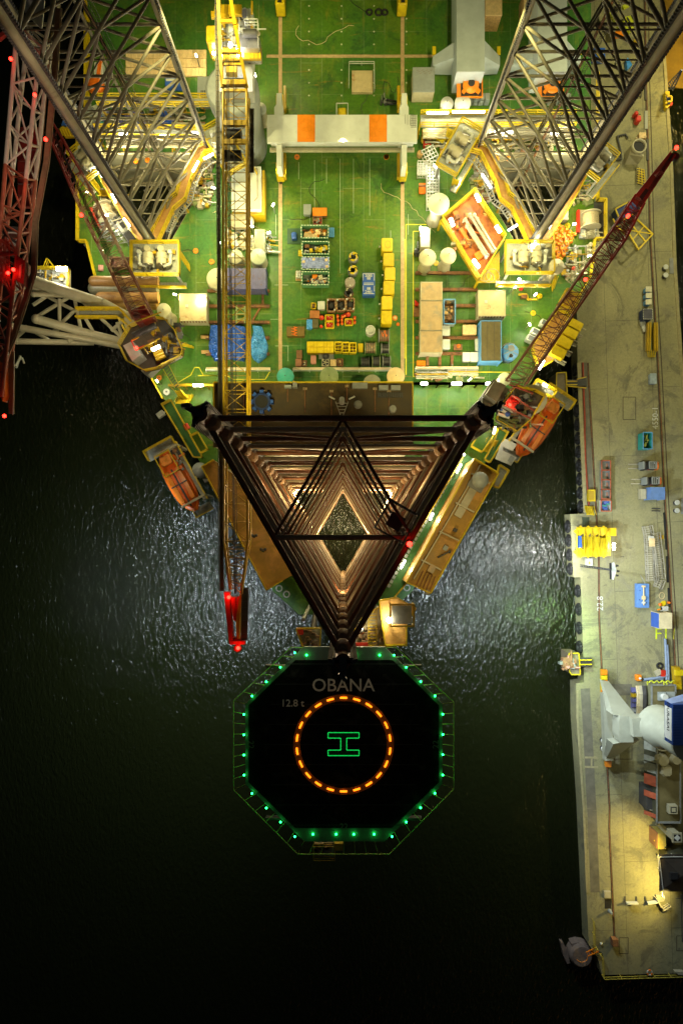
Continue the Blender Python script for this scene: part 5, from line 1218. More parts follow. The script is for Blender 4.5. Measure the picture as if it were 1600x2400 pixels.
# ================================================================ portal gantry and other big deck gear
GWH = mat('gantry_white_paint', (.6, .64, .62), .4, var=.08, scale=.8, col2=(.5, .5, .38), patch=.62)
pg = thing('portal_gantry', 'white portal gantry with two orange panels spanning the green deck on yellow bogies', 'gantry', tuple(P(800, 300, DZ)))
a, b_ = P(625.8, 269, 17), P(977, 333, 17)
mb(GWH).bb(a.x, b_.y, b_.x, a.y, 16.5, 17).m(GWH).bb(a.x + .4, b_.y + .5, b_.x - .4, a.y - .4, 15, 16.5).m(CREAM).bb(a.x + .2, b_.y - .3, b_.x - .2, b_.y + .3, 14.9, 15.1).build('cross_beam', pg)
for x0_, x1_ in ((697, 738), (865, 906)):
    mb(ORG2).bb(P(x0_, 0, 17).x, b_.y + .02, P(x1_, 0, 17).x, a.y - .02, 17, 17.06).build('orange_panel', pg)
for x_, sg in ((656, 1), (945, -1)):
    m_ = mb(GWH); v = [P(x_ - 6, 233, 15), P(x_ + 6, 233, 15), P(x_ + 6, 258, 15), P(x_ + 10, 266, 15), P(x_ + 10, 338, 15), P(x_ + 6, 344, 15), P(x_ + 5.5, 402, 15), P(x_ - 5.5, 402, 15), P(x_ - 6, 344, 15), P(x_ - 11, 338, 15), P(x_ - 11, 266, 15), P(x_ - 6, 258, 15)]
    m_.prism([(p.x, p.y) for p in v], 13.6, 16.9 - .5); m_.build('end_carriage', pg)
    for y in (240, 398):
        c_ = P(x_, y, 12); m_ = mb(YEL).bev(c_.x - .55, c_.y - .9, c_.x + .55, c_.y + .9, 10.2, 12.6, .12); m_.m(YEL2).bar((c_.x + sg * .75, c_.y - 1.3, 12), (c_.x + sg * .75, c_.y + 2.2, 12), .4, 1); bo_ = m_.build('bogie', pg)
        for dy in (-.6, .6): mb(BLK).tube((c_.x - .25, c_.y + dy, 10), (c_.x + .25, c_.y + dy, 10), .42, 12).build('wheel', bo_)
        mb(GWH).bb(c_.x - .3, c_.y - .3, c_.x + .3, c_.y + .3, 12.6, 13.6).build('bogie_post', pg)
m_ = mb(GREY)
for i in range(5): m_.bar(P(949 + i * 6, 268 + i * 1, 17.05), P(949 + i * 6, 290 + i * 2, 17.05), .05); 
for i in range(8): m_.bar(P(962, 270 + i * 4, 17.06), P(975, 270 + i * 4, 17.06), .06)
m_.build('access_ladder', pg)
for i, x_ in enumerate((656, 943)):
    c_ = P(x_, 4, 12); m_ = mb(YEL).bev(c_.x - .7, c_.y - .7, c_.x + .7, c_.y + 2, 10, 12.5, .12); m_.m(BLK).box(c_ + V_((0, -.3, .6)), (.6, .5, .1)); tag(m_.build('bogie_truck'), ('yellow bogie block at the top end of the left deck track', 'yellow bogie block at the top end of the right deck track')[i], 'bogie')
for i, (xa, xb, lab) in enumerate(((1069.6, 1135, 'left of the two long grey box girders at the top, ending in an orange clamp'), (1259, 1328, 'right of the two long grey box girders, behind the upper right leg lattice'))):
    t = thing('box_girder', lab, 'girder', tuple(P((xa + xb) / 2, 100, DZ)))
    g_ = mat('girder_grey_blue', (.38, .44, .47), .45, var=.1, scale=.7, col2=(.5, .5, .42), patch=.66)
    m_ = mb(g_).bb(P(xa, 0, 16).x, P(0, 168, 16).y, P(xb, 0, 16).x, P(0, -90, 16).y, 11.2, 16); m_.build('girder', t)
    a0, a1 = P(xa, 100, 14), P(xb, 100, 14)
    for sg, xx, xo in ((-1, a0.x, P(xa - 52, 0, 14).x), (1, a1.x, P(xb + 43, 0, 14).x)):
        mb(g_).add([(xx, P(0, 95, 14).y, 14), (xo, P(0, 110, 14).y, 12), (xo, P(0, 131, 14).y, 12), (xx, P(0, 133, 14).y, 14), (xx, P(0, 95, 14).y, 10), (xo, P(0, 110, 14).y, 10), (xo, P(0, 131, 14).y, 10), (xx, P(0, 133, 14).y, 10)], [(0, 3, 2, 1), (4, 5, 6, 7), (0, 1, 5, 4), (1, 2, 6, 5), (2, 3, 7, 6), (3, 0, 4, 7)] if sg > 0 else [(1, 2, 3, 0), (7, 6, 5, 4), (4, 5, 1, 0), (5, 6, 2, 1), (6, 7, 3, 2), (7, 4, 0, 3)]).build('outrigger_arm', t)
        m_ = mb(YEL).box((xo - sg * .2, P(0, 120, 12).y, 12.1), (.5, 1.2, .2)); m_.build('arm_pad', t)
    xm = (xa + xb) / 2; c_ = P(xm, 195, 14)
    m_ = mb(ORG2).bb(c_.x - 1.9, c_.y - 1.55, c_.x + 1.9, c_.y + 1.6, 13, 13.4); m_.m(BLK).bb(c_.x - 1.35, c_.y - 1.5, c_.x + 1.7, c_.y + 1.4, 13.4, 13.5); m_.build('clamp_plate', t)
    m_ = mb(ORG2).lathe(c_ + V_((.1, 0, -.5)), [(1.2, 0), (1.15, .45), (.7, .55)], 20)
    for k in range(4): a = R(45 + 90 * k); m_.box(c_ + V_((.1 + 1.25 * cos(a), 1.25 * sin(a), -.2)), (.9, .45, .5), a)
    m_.build('clamp_ring', t); mb(BLK).cyl(c_ + V_((.1, 0, 0)), .5, .25, 16).build('clamp_eye', t)
    m_ = mb(LGREY)
    for k in range(4): m_.bb(P(xa + 28 + k * 13, 0, 11).x, P(0, 234, 11).y, P(xa + 39 + k * 13, 0, 11).x, P(0, 218, 11).y, 9.6, 11)
    m_.build('ballast_pad', t)
# mushroom ventilators: cap, leaning-looking stack, base
def vent(label, cx, cy, rpx, hz, M_, r2=.8, cone=.5):
    t = thing('mushroom_ventilator', label, 'ventilator', (0, 0, 0)); r = rpx * K(hz); h = hz - DZ
    mb(CREAM).lathe((0, 0, 0), [(r2 * 1.25, 0), (r2 * 1.2, .4), (r2, .6), (r2, h - .9)], 18).build('stack', t)
    mb(M_).lathe((0, 0, h), [(r * .9, -1.0), (r, -.9), (r, -.45), (r * .96, -.35), (r * .1, cone - .35), (.05, cone - .3)], 32).m(DGREY).cyl((0, 0, h + cone - .35), .07, .2, 8).build('cap', t)
    p_ = P(cx, cy, hz); t.location = (p_.x, p_.y, DZ); return t
vent('largest pale cone-capped ventilator by the white racks', 1029, 473, 25, 15.5, mat('cap_pale_green', (.5, .56, .4), .45, var=.08), .9, .8)
vent('cone-capped ventilator left of the ochre pipe bay, nearest the right gantry track', 1002.5, 600, 20, 14.5, mat('cap_cream', (.52, .5, .33), .45, var=.08))
vent('cone-capped ventilator just left of the ochre pipe bay edge', 1051, 596, 19, 14.5, MATS['cap_cream'])
vent('cone-capped ventilator beside the upper right jacking platform and its stair', 1306, 621, 18, 16, mat('cap_ivory', (.6, .56, .4), .45, var=.08))
vent('cone-capped ventilator right of the yellow boom, above the slate blue container', 603.6, 598, 18.6, 12.5, MATS['cap_pale_green'], 1.0)
vent('large round tank top left of the slate blue container', 508, 650, 25, 11.5, MATS['cap_cream'], 1.4, .2)
vent('pale round tank top under the yellow boom above the slate blue container', 551, 598, 17, 12, MATS['cap_cream'], 1.0, .3)
vent('round cream ventilator beside the brown pipe stack', 382, 724, 16, 14.5, MATS['cap_cream'], .75, .1)
vent('white round tank at the right side of the yellow crane pedestal', 610, 249, 13, 13.5, WHT, .75, .15)
vent('smaller of the two white round tanks under the girders', 1048, 237, 15, 13, mat('tank_white', (.66, .68, .66), .4, var=.08), .9, .25)
vent('larger of the two white round tanks under the girders', 1085, 236, 19, 13.5, MATS['tank_white'], 1.1, .3)
vent('teal round cap at the edge of the dark accommodation roof', 668, 880, 20, 16, TEAL, .9, .3)
vent('olive green round cap at the edge of the dark accommodation roof', 771, 880, 22, 16, OLIVE, .9, .3)
vent('dull grey green round cap between the olive one and the beige one', 872, 897, 21, 15, mat('cap_dull', (.2, .2, .12), .6), .9, .2)
vent('beige round cap at the right corner of the dark accommodation roof', 927.5, 880, 21, 16, BEIGE, .9, .3)
vent('pale green round cap beside the right red crane foot', 1184, 886, 15, 15, MATS['cap_pale_green'], .8, .2)
# steel skid beams on the deck
def beam(label, x0_, y0_, x1_, y1_, w_=.4, h_=.5, M_=RUST, name='skid_beam', zb=DZ):
    a, b_ = P(x0_, y0_, zb + h_), P(x1_, y1_, zb + h_); a.z = b_.z = zb + h_ / 2
    m_ = mb(M_).bar(a, b_, w_, h_ * .25); m_.bar(a + V_((0, 0, h_ * .4)), b_ + V_((0, 0, h_ * .4)), w_, h_ * .15); m_.bar(a - V_((0, 0, h_ * .4)), b_ - V_((0, 0, h_ * .4)), w_ * 1.02, h_ * .15); m_.bar(a, b_, w_ * .25, h_ * .7)
    return tag(m_.build(name), label, 'beam')
for i, y in enumerate((785, 887, 993, 1095, 1200)):
    a, b_ = px('E', 240 if i < 3 else 230, y), px('E', 648, y); beam('rusty skid beam on the left deck, %s from the top of the row under the boom' % ('first', 'second', 'third', 'fourth', 'fifth')[i], *a, *b_)
for i, (y, xa, xb) in enumerate(((808, 205, 580), (917, 205, 612), (1023, 380, 612), (1127, 205, 612), (1235, 205, 615), (1338, 205, 615))):
    beam('rusty skid beam on the right deck, %s from the top around the tan roofs' % ('first', 'second', 'third', 'fourth', 'fifth', 'lowest')[i], *px('F', xa, y), *px('F', xb, y))
for i, x in enumerate((285, 365, 445)): beam('short rusty crossbeam below the tan roofs, %s of three' % ('leftmost', 'middle', 'rightmost')[i], *px('F', x, 1342), *px('F', x, 1420))
beam('diagonal rusty bar between skid beams below the slate blue container', *px('E', 585, 900), *px('E', 535, 985), .25, .3)
beam('upright rusty bar joining skid beams below the slate blue container', *px('E', 603, 785), *px('E', 603, 885), .35, .3)
t = thing('steel_trestle', 'pale green steel trestle frame between the left skid beams', 'frame', tuple(Z('E', 460, 930, DZ)))
for x in (433, 487): mb(OLIVE).bar(Z('E', x, 885, 10.6), Z('E', x, 1000, 10.6), .25).build('upright', t)
for y in (905, 940, 975): mb(OLIVE).bar(Z('E', 433, y, 10.6), Z('E', 487, y, 10.6), .2).build('rung', t)
WB = mat('pale_wave_wall', (.6, .5, .32), .55, var=.15)
def segwall(name, label, x0_, x1_, y, n):
    t = thing(name, label, 'low wall', tuple(P(x0_, y, DZ))); a, b_ = P(x0_, y, 10.4), P(x1_, y, 10.4)
    for i in range(n):
        p_, q2 = a.lerp(b_, i / n), a.lerp(b_, (i + .985) / n); mb(WB).bar(p_ - V_((0, 0, .1)), q2 - V_((0, 0, .1)), .42, .12).m(GWH).bar(p_ + V_((0, -.2, -.4)), q2 + V_((0, -.2, -.4)), .06, .8).bar(p_, p_ + V_((.01, -.5, -.2)), .12, .3).build('panel', t)
segwall('low_deck_wall', 'long pale sectioned wall above the round caps in the middle of the deck', 687, 918, 864, 6)
segwall('low_deck_wall', 'pale sectioned wall at the left under the yellow boom', 483, 634, 864, 5)
segwall('low_deck_wall', 'pale sectioned wall at the right below the tan roofs', 973, 1121, 862, 5)

# ================================================================ deck cargo
def rect(s_, x0, y0, x1, y1, h, zb=DZ): a, b_ = px(s_, x0, y0), px(s_, x1, y1); A, B_ = P(*a, zb + h), P(*b_, zb + h); return min(A.x, B_.x), min(A.y, B_.y), max(A.x, B_.x), max(A.y, B_.y)
def crate(name, label, cat, s_, box, h, M_, lid=None, zb=DZ, group=None, battens=0, bev=.05):
    x0, y0, x1, y1 = rect(s_, *box, h, zb); t = thing(name, label, cat, ((x0 + x1) / 2, (y0 + y1) / 2, zb), group)
    mb(M_).bev(x0, y0, x1, y1, zb + .12, zb + h - .08, bev).build('body', t); m_ = mb(lid or M_).bev(x0 - .03, y0 - .03, x1 + .03, y1 + .03, zb + h - .08, zb + h, .04); m_.build('lid', t)
    m_ = mb(lid or M_)
    if battens:
        for i in range(battens): x = x0 + (x1 - x0) * (i + .5) / battens; m_.bb(x - .06, y0 - .05, x + .06, y1 + .05, zb + h, zb + h + .05)
        m_.build('batten', t)
    m_ = mb(DGREY)
    for sx in (x0 + .15, x1 - .15): m_.bb(sx - .1, y0 + .1, sx + .1, y1 - .1, zb, zb + .12)
    m_.build('runner', t); return t
def openbox(name, label, cat, s_, box, h, M_, fill, rim=None, zb=DZ, n=30, smax=.8, w_=.09, tarp_=None, group=None, dashed=True, seed=None):
    x0, y0, x1, y1 = rect(s_, *box, h, zb); t = thing(name, label, cat, ((x0 + x1) / 2, (y0 + y1) / 2, zb), group)
    m_ = mb(M_).bb(x0, y0, x1, y1, zb + .1, zb + .2)
    m_.bb(x0, y0, x0 + w_, y1, zb + .2, zb + h); m_.bb(x1 - w_, y0, x1, y1, zb + .2, zb + h); m_.bb(x0 + w_, y0, x1 - w_, y0 + w_, zb + .2, zb + h); m_.bb(x0 + w_, y1 - w_, x1 - w_, y1, zb + .2, zb + h); m_.build('bin', t)
    if rim:
        m_ = MB(); k = 0
        for a, b_ in (((x0, y0), (x1, y0)), ((x1, y0), (x1, y1)), ((x1, y1), (x0, y1)), ((x0, y1), (x0, y0))):
            A, B_ = V_((*a, zb + h + .04)), V_((*b_, zb + h + .04)); nn = max(2, int((B_ - A).length / .22))
            for i in range(nn): m_.m(rim if (i % 2 or not dashed) else M_).bar(A.lerp(B_, i / nn), A.lerp(B_, (i + 1) / nn), .14, .08)
        m_.build('rim', t)
    rnd_ = random.Random(seed or int(x0 * 100)); 
    for q in range(min(n, 60)):
        sz = (rnd_.uniform(.15, smax), rnd_.uniform(.15, smax)); x = rnd_.uniform(x0 + w_ + sz[0] / 2, max(x0 + w_ + sz[0] / 2, x1 - w_ - sz[0] / 2)); y = rnd_.uniform(y0 + w_ + sz[1] / 2, max(y0 + w_ + sz[1] / 2, y1 - w_ - sz[1] / 2)); z = zb + rnd_.uniform(.3, h * .75)
        if q == 0: m_ = MB()
        m_.m(fill[q % len(fill)])
        if rnd_.random() < .55: m_.box((x, y, z), (sz[0], sz[1], .25), rnd_.choice((0, 0, .2, -.3)))
        elif rnd_.random() < .5: m_.tube((x - sz[0] / 2, y, z), (x + sz[0] / 2, y + rnd_.uniform(-.1, .1), z + .1), .09, 7)
        else: m_.cyl((x, y, z - .1), sz[0] * .35, .3, 10)
    if n: tag(m_.build('contents', t), kind='stuff')
    return t
GB = mat('skip_green', (.1, .28, .14), .5, var=.2); RIMW = mat('rim_white', (.6, .65, .5), .5)
openbox('cargo_skip', 'green skip with dashed rim holding orange and timber pieces, topmost of four', 'skip', 'V', (240, 462, 570, 615), 1.5, GB, [ORG2, WOODP, WOOD, BROWN, WOODP], RIMW, n=36, smax=.9)
openbox('cargo_skip', 'green skip full of coiled hoses and yellow gear, second of four from the top', 'skip', 'V', (250, 660, 578, 812), 1.5, GB, [YEL, BLK, DGREY, WHT, BROWN], RIMW, n=44, smax=.7)
t = openbox('cargo_skip', 'green skip covered by a periwinkle blue sheet, third of four', 'skip', 'V', (245, 848, 580, 1000), 1.3, GB, [DGREY, BLK], RIMW, n=6)
x0, y0, x1, y1 = rect('V', 246, 852, 583, 985, 1.5); nx, ny = 16, 7; rnd = random.Random(4)
vs_ = [(x0 + (x1 - x0) * i / nx + .1 * sin(j * 2), y0 + (y1 - y0) * j / ny + .06 * sin(i * 1.7), DZ + 1.42 + .12 * sin(i * 1.3 + j * .8) + rnd.uniform(0, .07)) for j in range(ny + 1) for i in range(nx + 1)]
m_ = mb(TARPP).add(vs_, [(j * (nx + 1) + i, j * (nx + 1) + i + 1, (j + 1) * (nx + 1) + i + 1, (j + 1) * (nx + 1) + i) for j in range(ny) for i in range(nx)], True)
tag(m_.build('blue_sheet'), 'rumpled periwinkle sheet tied over the third green skip', 'sheet')
for x, y in ((270, 905), (392, 875), (545, 885), (553, 965)): a = Z('V', x, y, DZ + 1.62); tag(mb(WOODP).box(a, (.38, .36, .05), .2).build('timber_pad'), 'small square timber pad weighting the periwinkle sheet, at its %s' % {270: 'left end', 392: 'upper middle', 545: 'upper right', 553: 'lower right'}[x], 'pad')
openbox('cargo_skip', 'green skip with white and orange rags, lowest of four', 'skip', 'U', (330, 377, 637, 525), 1.5, GB, [WHT, GREY, CREAM, ORG2, DGREY, WHT], RIMW, n=44, smax=1.0)
crate('grey_chest', 'pale grey ribbed chest above the skips, left of the orange box', 'chest', 'V', (268, 203, 356, 325), .9, LGREY, bev=.15)
crate('orange_box', 'flat orange lidded box above the topmost green skip', 'box', 'V', (380, 245, 551, 340), .9, BROWN, ORG2)
openbox('open_crate', 'open brown crate of red and green odds and ends below the orange box', 'crate', 'V', (385, 352, 492, 452), .7, BROWN, [RED, OLIVE, WOOD, RED, GREY], BROWN, n=20, smax=.35)
crate('blue_pallet', 'narrow blue slatted pallet against the topmost skip', 'pallet', 'V', (575, 492, 642, 600), .3, LBLUE, LBLUE, battens=4)
a = P(689, 557, DZ); m_ = mb(BLUE).tube(a + V_((0, .5, .4)), a + V_((.1, -.5, .4)), .42, 14); tag(m_.build('barrel'), 'shiny blue barrel lying on the dark green hatch', 'barrel')
crate('pallet', 'small yellow pallet at the left side of the second skip', 'pallet', 'V', (205, 768, 256, 836), .25, YEL2, YEL, battens=3)
t = crate('pallet', 'pallet with six white buckets left of the lowest green skip', 'pallet', 'U', (260, 367, 326, 477), .25, WOOD, WOOD)
for i in range(2):
    for j in range(3):
        m_ = mb(WHT).cyl(Z('U', 277 + i * 30, 388 + j * 28, DZ + .26), .2, .4, 12); tag(m_.build('bucket'), 'white bucket standing on the pallet left of the lowest green skip', 'bucket', 'white buckets on one pallet')
def tub(label, x, y, rpx, h, ring, inner, name='round_tub', coil=None):
    r = rpx * K(DZ + h); c_ = P(x, y, DZ + h); c_.z = DZ; t = thing(name, label, 'tub', tuple(c_))
    mb(ring).lathe(c_, [(r * .97, 0), (r, .1), (r, h - .1), (r * .98, h), (r * .82, h), (r * .8, h - .5)], 24).build('wall', t); mb(inner).cyl(c_ + V_((0, 0, .1)), r * .79, h * .5, 20).build('contents', t)
    if coil:
        m_ = MB(); rnd_ = random.Random(int(x))
        for k in range(26):
            a1, a2 = k * .55, k * .55 + .6; rr_ = r * (.88 - .012 * k); m_.m(coil if k % 3 else (CREAM if k % 2 else BLK)).tube(c_ + V_((rr_ * cos(a1), rr_ * sin(a1), h + .05)), c_ + V_((rr_ * cos(a2), rr_ * sin(a2), h + .05)), .11, 6)
        m_.build('coil', t)
    return t
tub('round tub with a yellow hose coil, topmost of the column in mid deck', 828, 602, 11.8, 1.3, GREY, DGREY, coil=YEL)
tub('round tub with a yellow and white coil, second of the mid-deck column', 827, 633, 11.5, 1.2, GREY, BLK, coil=YEL)
m_ = mb(mat('dusty_lid', (.3, .26, .22), .6, var=.2)).cyl(P(820, 661, DZ + 1.2) - V_((0, 0, 1.2)), 12 * K(10), 1.2, 24); m_.m(WHT).cyl(P(820, 652, DZ + 1.2), .12, .12, 8).cyl(P(820, 669, DZ + 1.2), .12, .12, 8); tag(m_.build('closed_drum'), 'brown-grey closed drum, third of the mid-deck column', 'drum')
tub('dark round tub of black tools, lowest of the mid-deck column', 817, 686, 11, 1.0, BROWN, BLK, coil=BLK)
for i, (x0_, x1_, y0_, y1_) in enumerate(((620, 715, 690, 830), (730, 825, 690, 822), (838, 930, 682, 820))):
    t = openbox('machinery_crate', 'square brown crate with a round black engine inside, %s of three' % ('left', 'middle', 'right')[i], 'crate', 'U', (x0_, y0_, x1_, y1_), 1.1, BROWN, [BLK, DGREY, BROWN, OLIVE], CLUT, n=26, smax=.45)
    c_ = Z('U', (x0_ + x1_) / 2, (y0_ + y1_) / 2, DZ + .9); mb(BLK).lathe(c_ - V_((0, 0, .5)), [(.5, 0), (.5, .5), (.25, .62)], 16).build('engine', t)
    m_ = mb(WHT)
    for x, y in ((x0_ + 8, y0_ + 12), (x1_ - 10, y1_ - 14)): m_ = mb(WHT).cyl(Z('U', x, y, DZ + 1.1), .13, .2, 8); m_.build('corner_cap', t)
crate('grey_cabinet', 'pale grey double cabinet left of the three machinery crates', 'cabinet', 'U', (513, 716, 592, 806), 1.0, LGREY, WHT, battens=1)
openbox('open_crate', 'tiny yellow open crate left of the grey cabinet', 'crate', 'U', (440, 738, 488, 802), .5, YEL2, [BROWN, DGREY], YEL, n=8, smax=.3)
crate('brown_crate', 'brown orange crate under the tiny yellow one', 'crate', 'U', (424, 824, 530, 905), .8, mat('brown_orange', (.4, .15, .04), .6, var=.2), battens=1)
crate('blue_sack', 'bright blue wrapped bundle by the dark green box', 'bundle', 'U', (385, 926, 447, 1032), .8, TARPL, TARPL, bev=.2)
crate('dark_box', 'dark olive box right of the bright blue bundle', 'box', 'U', (450, 918, 517, 1018), .8, DBROWN, DBROWN)
for x, y, r, lab in ((557, 905, .38, 'red barrel beside the brown orange crate'), (551, 1005, .26, 'small red buoy under the red barrel'), (860, 866, .42, 'big red float above the red crate cluster')):
    c_ = Z('U', x, y, DZ + .5); m_ = mb(RED).ball(c_, r, 12); m_.m(ORG).cyl(c_ + V_((0, 0, r * .8)), r * .3, .25, 8); tag(m_.build('red_float'), lab, 'float')
for box, lab in (((600, 874, 696, 941), 'upper of two open yellow crates of red floats'), ((600, 950, 696, 1025), 'lower of two open yellow crates of red floats'), ((825, 920, 912, 992), 'open yellow crate of red fittings at the right of the red cluster')):
    openbox('float_crate', lab, 'crate', 'U', box, .6, YEL2, [RED, RED, DRED, RED, BEIGE], YEL, n=34, smax=.3, dashed=False)
for i, (x, y) in enumerate(((740, 895), (795, 898), (745, 940), (788, 935), (745, 985), (790, 975), (820, 885), (935, 915), (935, 965))):
    m_ = mb(RED).cyl(Z('U', x, y, DZ), .22, .6, 12); m_.m(ORG).ball(Z('U', x, y, DZ + .75), .2, 10); tag(m_.build('gas_bottle'), 'red gas bottle standing among the red crates in mid deck', 'gas bottle', 'red bottles by the red crates')
t = crate('long_brown_chest', 'long olive brown chest with an orange sling on its lid', 'chest', 'U', (158, 1007, 358, 1113), 1.2, mat('olive_brown', (.16, .1, .02), .55, var=.15))
m_ = mb(ORG)
for k in range(10): m_.tube(Z('U', 235 + 30 * sin(k * 2.1), 1010 + k * 10, DZ + 1.25), Z('U', 255 + 22 * sin(k * 2.1 + 2), 1020 + k * 10, DZ + 1.3), .06, 6)
tag(m_.build('lifting_sling'), 'orange lifting sling heaped on the long brown chest', 'sling')
# blue double container with stencilled numbers
x0, y0, x1, y1 = rect('U', 1025, 390, 1168, 640, 1.3); t = thing('blue_container', 'blue double container stencilled 2085 and 2461 beside the yellow tanks', 'container', ((x0 + x1) / 2, (y0 + y1) / 2, DZ))
mb(BLUE).bb(x0, y0 - .1, x1, y1, DZ + .15, DZ + 1.3).build('body', t); m_ = mb(WHT); ym = (y0 + y1) / 2
for a, b_ in (((x0 + .15, y1 - .12), (x1 - .15, y1 - .12)), ((x0 + .1, y1 - .1), (x0 + .1, ym + .5)), ((x1 - .1, y1 - .1), (x1 - .1, ym + .5)), ((x0 + .2, ym + .1), (x1 - .2, ym + .1)), ((x0 + .2, ym - .12), (x1 - .2, ym - .12)), ((x0 + .1, ym - .3), (x0 + .1, y0 + .5)), ((x1 - .1, ym - .3), (x1 - .1, y0 + .5)), ((x0 + .15, y0 + .15), (x1 - .15, y0 + .15))):
    m_.bar((*a, DZ + 1.32), (*b_, DZ + 1.32), .09, .04)
m_.build('white_edge', t); xm = (x0 + x1) / 2
for body, y in (('2085', y1 - .42), ('88', y1 - .85), ('88', ym - .75), ('2461', ym - 1.2)):
    k = MB(); text_mb(k, body, .55, (xm, y, DZ + 1.31), 0, WHT, off=.012); k.build('stencil_number', t)
# six yellow tanks
for i, (s_, box) in enumerate((('V', (1222, 612, 1358, 780)), ('V', (1242, 795, 1376, 960)), ('U', (1277, 320, 1401, 472)), ('U', (1265, 477, 1391, 635)), ('U', (1243, 652, 1369, 808)), ('U', (1239, 820, 1363, 977)))):
    x0, y0, x1, y1 = rect(s_, *box, 1.9); t = thing('yellow_tank', 'yellow square tank with rounded corners, %s in the column by the right track' % ('topmost', 'second', 'third', 'fourth', 'fifth', 'lowest')[i], 'tank', ((x0 + x1) / 2, (y0 + y1) / 2, DZ), 'yellow tanks in a column')
    mb(YEL if i % 2 else mat('yellow_tank_paint', (.66, .5, .02), .4, var=.1)).bev(x0, y0, x1, y1, DZ + .1, DZ + 1.9, .14).build('tank', t)
    m_ = mb(WHT).cyl((x0 - .25, (y0 + y1) / 2 + .2, DZ + .4), .09, .5, 8); m_.tube((x0 - .3, (y0 + y1) / 2 + .2, DZ + .7), (x0, (y0 + y1) / 2 + .2, DZ + .7), .05, 6); m_.build('valve', t)
    if i == 0:
        m_ = mb(BROWN); c_ = V_(((x0 + x1) / 2 + .1, (y0 + y1) / 2, DZ + 1.93))
        for k in range(12): m_.tube(c_ + V_((.4 * cos(k * .5), .55 * sin(k * .5), 0)), c_ + V_((.4 * cos(k * .5 + .5), .55 * sin(k * .5 + .5), 0)), .02, 4)
        m_.build('wire_loop', t)
tub('white ringed tub with a blue drum inside, above the cable reels', 868, 773, 11.4, 1.5, WHT, BLUE)
for x, y, lab in ((1397, 908, 'small yellow cap on the deck right of the lowest yellow tank'), (1430, 983, 'small orange cap on the deck below the lowest yellow tank')): tag(mb(BEIGE if x < 1400 else ORG).cyl(Z('U', x, y, DZ), .25, .25, 12).build('small_deck_cap'), lab, 'cap')  # plain round caps set on the deck
def reel(label, box, M_, rope):
    x0, y0, x1, y1 = rect('U', *box, 1.6); r = (y1 - y0) / 2; cy = (y0 + y1) / 2; cz = DZ + r; t = thing('cable_reel', label, 'cable reel', ((x0 + x1) / 2, cy, DZ), 'cable reels')
    for x in (x0, x1 - .1): mb(M_).tube((x, cy, cz), (x + .1, cy, cz), r, 24).build('flange', t)
    m_ = MB(); n = 12
    for k in range(n): a = x0 + .12 + (x1 - x0 - .24) * k / n; m_.m(rope if k % 3 else DGREY).tube((a, cy, cz), (a + (x1 - x0 - .24) / n * .85, cy, cz), r * (.82 if k % 2 else .78), 20)
    m_.build('cable', t); return t
BC = mat('black_cable', (.02, .02, .022), .4, var=.3)
for lab, box, M_, rp in (('brown reel with an orange coil, topmost at the right', (1210, 1022, 1335, 1180), GREY, BROWN), ('reel of grey and yellow cable right of the yellow pallet', (1052, 1168, 1180, 1312), OLIVE, CLUT), ('dark reel under the topmost one', (1240, 1182, 1333, 1312), GREY, BC),
                         ('black reel, leftmost in the bottom row', (1012, 1338, 1105, 1458), DGREY, BC), ('black reel, middle of the bottom row', (1135, 1328, 1230, 1458), OLIVE, BC), ('black reel, rightmost in the bottom row', (1255, 1328, 1350, 1458), GREY, BC)): reel(lab, box, M_, rp)
m_ = mb(ORG)
for k in range(9): m_.tube(Z('U', 1250 + 6 * k, 1075 + 25 * sin(k), 12.6), Z('U', 1258 + 6 * k, 1100 + 25 * sin(k + 1), 12.6), .05, 6)
tag(m_.build('rope_coil'), 'orange rope draped over the topmost cable reel', 'rope')
for i, box in enumerate(((390, 1179, 541, 1305), (543, 1179, 694, 1305))):
    t = crate('yellow_container', '%s of two yellow eight-panelled flat containers' % ('left', 'right')[i], 'container', 'U', box, 1.3, YEL2, YEL); x0, y0, x1, y1 = rect('U', *box, 1.3); m_ = mb(YEL2)
    for k in range(1, 4): x = x0 + (x1 - x0) * k / 4; m_.bb(x - .03, y0, x + .03, y1, DZ + 1.3, DZ + 1.34)
    m_.bb(x0, (y0 + y1) / 2 - .03, x1, (y0 + y1) / 2 + .03, DZ + 1.3, DZ + 1.345); m_.build('lid_seam', t)
for i, box in enumerate(((710, 1184, 788, 1300), (795, 1188, 869, 1305), (877, 1193, 952, 1308))):
    t = openbox('yellow_crate', 'yellow open crate with compartments, %s of three' % ('left', 'middle', 'right')[i], 'crate', 'U', box, 1.2, YEL, [BROWN, WOOD, DGREY], YEL, n=14, smax=.3, dashed=False); x0, y0, x1, y1 = rect('U', *box, 1.2)
    m_ = mb(YEL).bb((x0 + x1) / 2 - .03, y0, (x0 + x1) / 2 + .03, y1, DZ + .3, DZ + 1.15)
    for k in (1, 2): y = y0 + (y1 - y0) * k / 3; m_.bb(x0, y - .03, x1, y + .03, DZ + .3, DZ + 1.14)
    m_.build('divider', t)
crate('pallet', 'yellow slatted pallet between the yellow crates and the reels', 'pallet', 'U', (975, 1205, 1033, 1296), .5, YEL2, YEL, battens=5)
crate('brown_crate', 'brown slatted crate, upper of two at the lower left of the cargo', 'crate', 'U', (268, 1280, 330, 1370), .8, BROWN, BROWN, battens=3)
crate('brown_crate', 'brown crate, lower of two at the lower left of the cargo', 'crate', 'U', (258, 1380, 323, 1460), .8, mat('red_brown', (.3, .13, .07), .6, var=.2))
openbox('open_crate', 'small open crate of white and black fittings by the low wall', 'crate', 'U', (331, 1394, 385, 1460), .5, BROWN, [WHT, BLK, WHT, CLUT], None, n=18, smax=.3)
